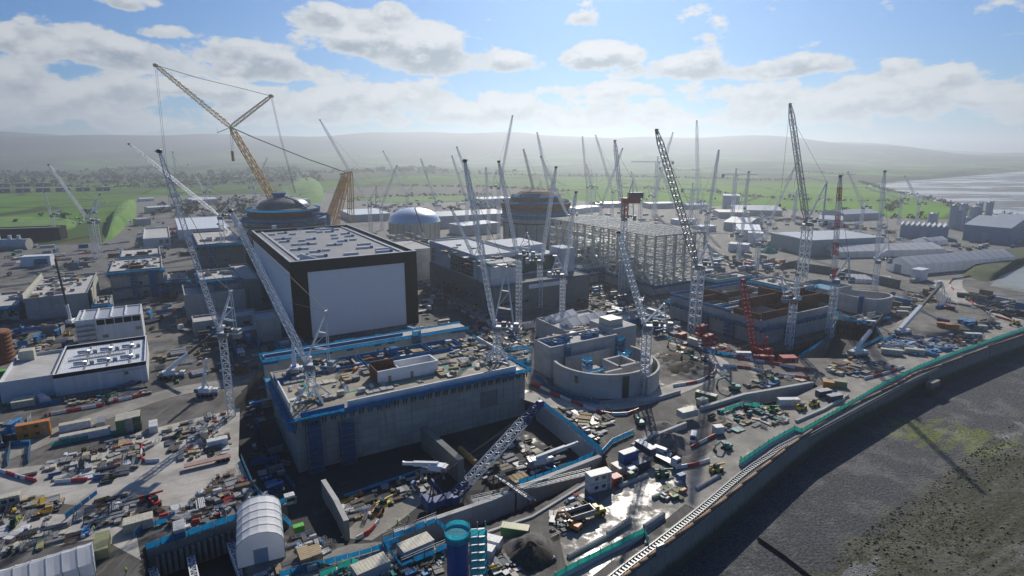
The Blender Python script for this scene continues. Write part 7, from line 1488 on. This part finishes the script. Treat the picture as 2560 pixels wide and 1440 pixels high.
GEN2 = GEN; GEN = ['panel_stack', 'timber_stack', 'beam_bundle', 'shutter_panel', 'scrap_pile', 'rebar_cage', 'rack', 'pipe_bundle', 'cable_drum', 'timber_stack', 'beam_bundle', 'shutter_panel', 'scrap_pile', 'crate', 'water_tank', 'skip', 'generator']
scatter('in the upper laydown yard', [(110, 1160), (330, 1090), (410, 1090), (350, 1150), (210, 1200), (60, 1190)], 64, .05, GEN, 1.0, 4)
scatter('in the middle of the laydown yard', [(230, 1190), (360, 1120), (350, 1160), (260, 1215)], 14, .05, ['skip', 'beam_bundle', 'timber_stack', 'rack'], 1.0, 5)
scatter('in the shaded right part of the yard', [(385, 1085), (560, 1030), (590, 1080), (560, 1140), (450, 1150)], 54, .05, GEN, .9, 6)
scatter('in the pipe store at lower left', [(190, 1290), (260, 1245), (370, 1245), (400, 1275), (330, 1305), (250, 1315)], 58, .05, ['pipe_bundle', 'pipe_bundle', 'pipe_bundle', 'beam_bundle', 'crate'], .8, 7)
scatter('at the yellow store on the left edge', [(10, 1250), (150, 1243), (165, 1260), (120, 1300), (0, 1300)], 34, .05, GEN, .8, 8, colors=('yellow', 'grey', 'grey', 'white', 'tan', 'dark grey', 'dark grey'))
scatter('along the yard edge by the dark trench', [(400, 1290), (480, 1250), (560, 1180), (600, 1190), (640, 1250), (560, 1290), (440, 1330)], 78, .05, GEN, .85, 9, colors=('white', 'grey', 'pale grey', 'tan', 'brown', 'dark grey', 'grey', 'red'))
scatter('left of the long white tent', [(0, 1310), (230, 1320), (220, 1345), (0, 1390)], 34, .05, GEN, .85, 10)
scatter('in the sunlit pit', [(850, 1245), (1060, 1180), (1070, 1225), (950, 1290), (890, 1310), (860, 1290)], 44, -6.95, GEN, .85, 11)
scatter('in the pit by the white truck crane', [(1200, 1190), (1290, 1100), (1440, 1130), (1340, 1195), (1240, 1225)], 46, -6.95, GEN, 1.0, 12)
scatter('beside the clad building', [(150, 1005), (330, 960), (370, 960), (380, 985), (200, 1025)], 52, .05, ['pipe_bundle', 'beam_bundle', 'crate', 'rack', 'scrap_pile'], .9, 13)
GENN = GEN; GEN = GEN2
scatter('on the shaded ground below the left blocks', [(370, 890), (560, 830), (640, 850), (640, 930), (450, 960), (400, 940)], 60, .05, GEN, 1.1, 14)
scatter('behind the steel shed', [(0, 860), (180, 830), (185, 880), (60, 905)], 34, .05, GEN, 1.1, 15)
scatter('on the low concrete shell roof', [(75, 745), (105, 700), (225, 688), (212, 728)], 46, 11.7, RF, 1.2, 16)
scatter('on the square block roof', [(278, 675), (270, 655), (395, 648), (400, 668)], 34, 18.1, RF, 1.1, 17)
scatter('behind the square block at left', [(130, 680), (240, 650), (420, 615), (560, 610), (480, 640), (260, 650), (170, 690)], 56, .05, GEN, 1.4, 18)
scatter('on the storage block roof behind the hall', [(940, 628), (910, 590), (1010, 572), (1070, 600)], 40, 23.1, RF, 1.3, 19)
scatter('on the control building roof', [(1085, 632), (1150, 610), (1330, 615), (1420, 640), (1300, 670), (1230, 690)], 40, 30.2, RF, 1.2, 20)
scatter('between the control building and the steel frame', [(1440, 700), (1540, 740), (1640, 790), (1660, 830), (1560, 780), (1450, 740)], 60, .05, GEN, 1.4, 21)
scatter('at the foot of the steel frame', [(1640, 770), (1740, 700), (1800, 700), (1690, 840), (1650, 850)], 44, .05, GEN, 1.4, 22)
scatter('on the forebay block roof', [(1376, 862), (1345, 848), (1490, 820), (1525, 832)], 26, 12.9, RF, .8, 23)
scatter('on the intake block roof', [(1430, 822), (1500, 790), (1540, 800), (1450, 826)], 22, 9.1, RF, 1.0, 24)
scatter('beside the dark earth and red barriers', [(1700, 880), (1780, 905), (1790, 940), (1760, 955)], 22, .05, GEN, .9, 25)
scatter('around the right pump house crane', [(1160, 825), (1220, 800), (1320, 830), (1330, 870), (1310, 920), (1270, 880)], 60, .05, GEN, 1.0, 26)
GEN = GENN
scatter('on the white road slab by the retaining wall', [(1400, 1020), (1520, 1040), (1540, 1060), (1490, 1110), (1430, 1060)], 34, .15, GEN, .9, 27)
scatter('around the forebay tanks', [(1770, 1040), (1860, 1010), (1960, 1030), (1990, 1050), (1880, 1080), (1810, 1080)], 46, .05, GEN, .9, 28, colors=('dark grey', 'navy blue', 'grey', 'white', 'teal', 'tan'))
scatter('above the forebay walkway', [(1860, 970), (1900, 930), (2000, 945), (2010, 955), (1920, 970)], 26, .05, GEN, .9, 29)
scatter('in the kerbed quay store', [(2060, 930), (2110, 900), (2190, 905), (2250, 915), (2170, 945), (2100, 940)], 62, .05, GEN, 1.0, 30)
GEN = GEN2
scatter('on the blue mats behind the quay crane', [(2190, 870), (2250, 830), (2340, 850), (2400, 875), (2300, 890)], 74, .05, ['beam_bundle', 'pipe_bundle', 'crate', 'rack', 'timber_stack', 'generator'], 1.1, 31, colors=('bright blue', 'bright blue', 'white', 'grey', 'cream'))
scatter('in the rusty frame store on the quay', [(2290, 850), (2340, 815), (2470, 850), (2400, 870)], 56, .05, ['rebar_cage', 'rack', 'beam_bundle', 'crate', 'generator'], 1.2, 32, colors=('brown', 'brown', 'white', 'grey', 'red'))
scatter('on the round turning area', [(2330, 785), (2350, 765), (2440, 765), (2470, 780), (2400, 792)], 36, .1, GEN, 1.2, 33)
scatter('at the right road bend', [(2400, 740), (2480, 740), (2560, 770), (2560, 800), (2480, 780)], 40, .1, GEN, 1.5, 34)
scatter('below the round ended cell', [(2200, 740), (2330, 720), (2360, 760), (2290, 790), (2240, 800)], 56, .1, GEN, 1.4, 35)
scatter('on the brown ground behind the open box', [(1760, 690), (1840, 640), (1990, 660), (2010, 690), (1860, 700)], 70, .1, GEN, 1.7, 36)
scatter('beside the red cabins', [(1700, 865), (1780, 850), (1900, 880), (1880, 900), (1770, 880)], 40, .05, GEN, 1.1, 37, colors=('red', 'red', 'grey', 'white', 'dark grey'))
GEN = GENN
scatter('on the wet slab strip', [(1370, 1290), (1440, 1240), (1490, 1245), (1420, 1300), (1390, 1360)], 24, .1, GEN, .8, 38)
scatter('in the pen beside the sea wall', [(1650, 1250), (1690, 1210), (1720, 1220), (1690, 1250)], 12, .1, ['crate', 'generator', 'panel_stack', 'timber_stack'], .8, 39)
scatter('near the bottom edge below the sandy ramp', [(640, 1440), (720, 1400), (900, 1420), (1110, 1370), (1110, 1440)], 44, .05, GEN, .8, 40, colors=('bright blue', 'tan', 'grey', 'teal', 'white', 'grey', 'dark grey'))
scatter('between the tent and the thin wall', [(725, 1370), (735, 1335), (800, 1350), (850, 1360), (790, 1400)], 26, .05, GEN, .8, 41)
scatter('right of the teal scaffold', [(1215, 1430), (1240, 1380), (1300, 1390), (1290, 1440)], 18, .05, GEN, .8, 42)
GEN = GEN2
scatter('on the far works ground at left', [(420, 530), (600, 490), (780, 490), (800, 520), (600, 560)], 60, .2, ['crate', 'generator', 'rack', 'skip', 'timber_stack', 'panel_stack'], 2.6, 43)
scatter('on the far works ground behind the tank', [(880, 540), (1000, 510), (1260, 515), (1300, 545)], 50, .2, ['crate', 'generator', 'rack', 'skip', 'timber_stack', 'panel_stack'], 2.6, 44)
scatter('among the far grey sheds', [(1700, 560), (1800, 530), (2250, 570), (2350, 620), (2180, 610), (1900, 570)], 70, .2, ['crate', 'generator', 'rack', 'skip', 'timber_stack', 'panel_stack'], 2.4, 45)
scatter('in the dark trench left of the pump house', [(610, 1010), (660, 960), (690, 1050), (740, 1180), (700, 1260), (640, 1180)], 30, -6.95, GEN, 1.0, 46, colors=('blue', 'dark grey', 'grey', 'bright blue'))
scatter('on the left sand road edge', [(0, 1060), (120, 1040), (60, 1100), (0, 1130)], 18, .1, GEN, .9, 47)
scatter('inside the pump house rear pits', [(720, 900), (760, 880), (1090, 815), (1130, 830), (760, 905)], 26, 2.5, GEN, 1.0, 48)
scatter('at the foot of the hall side', [(480, 850), (640, 830), (700, 870), (660, 890), (520, 880)], 30, .05, GEN, 1.2, 49)
scatter('on the bare ground left of the square block', [(0, 640), (200, 620), (420, 605), (560, 600), (480, 640), (200, 660), (60, 690), (0, 690)], 60, .1, GEN, 1.5, 50)
scatter('between the left blocks and the white shed', [(360, 740), (470, 720), (480, 830), (380, 850), (365, 790)], 44, .05, GEN, 1.2, 51)
scatter('on the lane between hall and control building', [(1055, 690), (1090, 700), (1240, 800), (1200, 830), (1060, 740)], 26, .1, GEN, 1.1, 52)
scatter('in front of the low concrete shell', [(0, 800), (60, 800), (200, 800), (180, 840), (0, 860)], 30, .05, GEN, 1.2, 53)
scatter('behind the forebay block', [(1440, 740), (1660, 800), (1680, 850), (1600, 830), (1450, 770)], 44, .05, GEN, 1.2, 54)
scatter('under the round turning area', [(2290, 800), (2330, 850), (2500, 820), (2480, 800), (2350, 815)], 26, .1, GEN, 1.2, 55)
# kerb block rows on the wet slab, one thing each
for i, (a, b) in enumerate((((1518, 1342), (1576, 1305)), ((1610, 1325), (1660, 1292)), ((1420, 1395), (1515, 1345)), ((1632, 1248), (1692, 1222)), ((1740, 1225), (1800, 1190)), ((1548, 1218), (1620, 1190)), ((1340, 1415), (1388, 1398)), ((2000, 1050), (2110, 1000)))):
    p, q = P(*a), P(*b); F = Fr(p, q - p); L = (q - p).length; m = MB(); n = max(2, int(L / 1.4))
    for j in range(n):
        m.bevbox(F, L * j / n, L * (j + 1) / n - .08, -.45, .45, 0, 1.5 if i in (0, 1) else .9, .06)
        for e in (.3, .7): m.box(F, L * (j + e) / n - .15, L * (j + e) / n + .15, -.25, .25, 1.5 if i in (0, 1) else .9, (1.5 if i in (0, 1) else .9) + .12)
    tag(m.build('block_wall', 'pale_concrete'), 'row of studded concrete blocks ' + ('in the middle of the wet slab', 'along the sea wall side of the wet slab', 'edging the wet slab towards the dark heap', 'below the material pen', 'near the roller by the sea wall', 'around the kerbed island', 'short row before the dark soil heap', 'along the far quay kerb')[i], 'block wall', 'concrete block rows')
# portal gantry over the trench
p, q = P(1240, 1190, 1.5), P(1328, 1252, 1.5); t = thing('pipe_gantry', 'steel pipe gantry with shiny top spanning the walkway trench', 'gantry', q); m = MB(); m.bar(p, q, .8, .5); m.bar(p + Vector((1.2, 0, 0)), q + Vector((1.2, 0, 0)), .5, .5, 8); m.build('pipe_deck', 'grey_steel', t); m = MB(); [m.bar(x + Vector((k, 0, 0)), x + Vector((k, 0, -9)), .35) for x in (p, q, p.lerp(q, .5)) for k in (-.8, .8)]; m.path([p + Vector((.9, 0, .9)), q + Vector((.9, 0, .9))], .12); m.build('leg', 'rust', t)
p, q = P(1180, 1260, -1), P(1480, 1175, .6); t = thing('footbridge', 'long railed walkway along the trench above the pit', 'walkway', q); F = Fr(p, q - p); L = (q - p).length; m = MB(); m.box(F, 0, L, -.9, .9, -.4, -.1); m.build('deck', 'pale_concrete', t); m = MB(); [m.bar(F.pt(0, s, z), F.pt(L, s, z), .08) for s in (-.9, .9) for z in (.4, .9)]; [m.bar(F.pt(L * i / 24, s, -.2), F.pt(L * i / 24, s, .95), .08) for i in range(25) for s in (-.9, .9)]; m.build('railing', 'grey_steel', t)
# blue netted frame beside the silo and beams in the pit
F = Fr(P(1010, 1400), Vector((math.cos(.62), math.sin(.62), 0))); t = thing('netted_frame', 'blue netted frame around the cream roofed cabin left of the silo', 'scaffold', F.pt(0, 0, 0)); m = MB()
for u0, v0, u1, v1 in ((-2, 8, 13, 8), (-2, -3, 13, -3), (-2, -3, -2, 8), (13, -3, 13, 8)):
    for i in range(5): q = [F.pt(u0 + (u1 - u0) * f, v0 + (v1 - v0) * f, 0) for f in (i / 5 + .01, i / 5 + .18)]; ht = Vector((0, 0, 1.9 + .3 * (i % 2))); m.add([q[0] + Vector((0, 0, .5)), q[1] + Vector((0, 0, .5)), q[1] + ht, q[0] + ht], [(0, 1, 2, 3)])
m.build('netting', 'blue_net', t); m = MB(); [m.bar(F.pt(a, b, 0), F.pt(a, b, 3.4), .12) for a in (-2, 1, 4, 7, 10, 13) for b in (-3, 8)]; [m.bar(F.pt(-2, b, z), F.pt(13, b, z), .1) for b in (-3, 8) for z in (2.7, 3.3)]; m.build('frame', 'grey_steel', t)
# blue cylinder pipes in pit
m = MB(); m.bar(P(1150, 1122, -5), P(1190, 1158, -5), 2.2, 2.2, 14); tag(m.build('steel_pipe', 'yellow_dull', smooth=False), 'short fat mossy pipe lying beside the dividing wall', 'pipe')
m = MB(); m.bar(P(860, 1240, -6.3), P(1080, 1165, -6.3), 1.0, 1.0, 10); tag(m.build('steel_pipe', 'blue_deck'), 'long blue pipe laid along the foot of the pump house', 'pipe')

def net_fence(label, px, mat='blue_net', hh=1.7, z=0.0):
    pa = [P(x, y, z) for x, y in px]; t = thing('netting_fence', label, 'fence', pa[0]); m = MB(); p = MB()
    for a, b in zip(pa, pa[1:]):
        n = max(1, int((b - a).length / 2.4))
        for i in range(n):
            c, e = a.lerp(b, i / n), a.lerp(b, (i + .93) / n); h0 = hh + rnd.uniform(-.25, .2); m.add([c + Vector((0, 0, .2)), e + Vector((0, 0, .2)), e + Vector((0, 0, h0)), c + Vector((0, 0, h0 + rnd.uniform(-.1, .1)))], [(0, 1, 2, 3)]); p.bar(c, c + Vector((0, 0, hh + .4)), .1); p.bar(c + Vector((0, 0, hh + .3)), e + Vector((0, 0, hh + .3)), .07)
    m.build('netting', mat, t); p.build('post', 'grey_steel', t, stuff=True)
for lab, px, mt_, z in [('blue netting fence along the sandy ramp at the bottom', [(700, 1445), (840, 1408), (960, 1372), (1000, 1358)], 'blue_net', 0), ('teal netting fence zigzag at the bottom edge', [(800, 1445), (845, 1430), (880, 1412), (925, 1432)], 'teal_net', 0), ('long blue edging beside the pipe store', [(165, 1300), (205, 1266), (245, 1236)], 'blue_net', 0),
    ('teal netting fence below the stacked containers', [(130, 1118), (200, 1104), (252, 1090), (300, 1085)], 'teal_net', 0), ('blue netting round the scrap bay at the yard corner', [(20, 1165), (28, 1118), (78, 1112), (72, 1160)], 'blue_net', 0), ('blue netting behind the red cabins at the netted pit', [(336, 1345), (360, 1322), (420, 1308), (440, 1290)], 'blue_net', 0),
    ('blue netting at the foot of the curved forebay wall', [(1342, 945), (1378, 978), (1440, 1000), (1500, 1012)], 'blue_net', 0), ('blue netting along the yard side of the dark trench', [(604, 1150), (636, 1225), (690, 1285), (730, 1320)], 'blue_net', 0), ('blue netting deep in the dark trench', [(640, 1060), (670, 1140), (740, 1230)], 'blue_net', -7), ('teal netting by the forebay tanks', [(1800, 1035), (1860, 1014), (1900, 1020)], 'teal_net', 0),
    ('blue netting beside the hooped tent', [(90, 1018), (150, 1008), (160, 998)], 'blue_net', 0), ('blue netting between forebay block and crane base', [(1260, 880), (1310, 872), (1330, 880)], 'blue_net', 0), ('blue netting along the small road bend', [(1505, 1138), (1530, 1110), (1585, 1085)], 'blue_net', 0), ('blue netting along the quay pit edge', [(2090, 795), (2180, 806), (2205, 846), (2120, 890)], 'blue_net', 0),
    ('blue netting round the steel store behind the quay crane', [(2200, 860), (2280, 822), (2350, 842)], 'blue_net', 0), ('blue netting across the left middle ground', [(230, 770), (330, 748), (430, 738)], 'blue_net', 0), ('blue netting before the hall corner blocks', [(560, 860), (640, 848), (720, 838)], 'blue_net', 0), ('blue netting at the foot of the open box', [(1660, 845), (1760, 880), (1900, 905)], 'blue_net', 0)]: net_fence(lab, px, mt_, z=z)
# ---------------------------------------------------------------- labels that would be shared are told apart where they are few
bpy.context.view_layer.update()
groups = {}
for o in COL.objects:
    if o.parent is None and o.get('label'): groups.setdefault(o['label'], []).append(o)
ORD = ['first', 'second', 'third', 'fourth', 'fifth', 'sixth', 'seventh', 'eighth', 'ninth', 'tenth', 'eleventh', 'twelfth']
for lab, os_ in groups.items():
    n = len(os_)
    if n < 2: continue
    os_.sort(key=lambda o: proj(o.matrix_world.translation)[0])
    if n <= 12 and len(lab.split()) <= 11:
        for i, o in enumerate(os_):
            o['label'] = lab + ', ' + ({2: ('left of two', 'right of two'), 3: ('left of three', 'middle of three', 'right of three')}[n][i] if n < 4 else f'{ORD[i]} from the left')
    else:
        for o in os_:
            if not o.get('group'): o['group'] = lab
# haze: one closed box of even air round the camera and the scene
def make_haze():
    m = MB(); m.box(ID, -11500, 13900, -3500, 13400, -15.2, 330); o = m.build('haze', 'plain_haze'); o['kind'] = 'stuff'
mt = bpy.data.materials.new('plain_haze'); mt.use_nodes = True; MATS['plain_haze'] = mt; k = NT(mt.node_tree); k.n.clear()
pv = k.n.new('ShaderNodeVolumePrincipled'); pv.inputs['Color'].default_value = (.86, .93, 1, 1); pv.inputs['Density'].default_value = .00020; pv.inputs['Anisotropy'].default_value = .64
ou = k.n.new('ShaderNodeOutputMaterial'); k.l.new(pv.outputs[0], ou.inputs['Volume'])
make_haze()
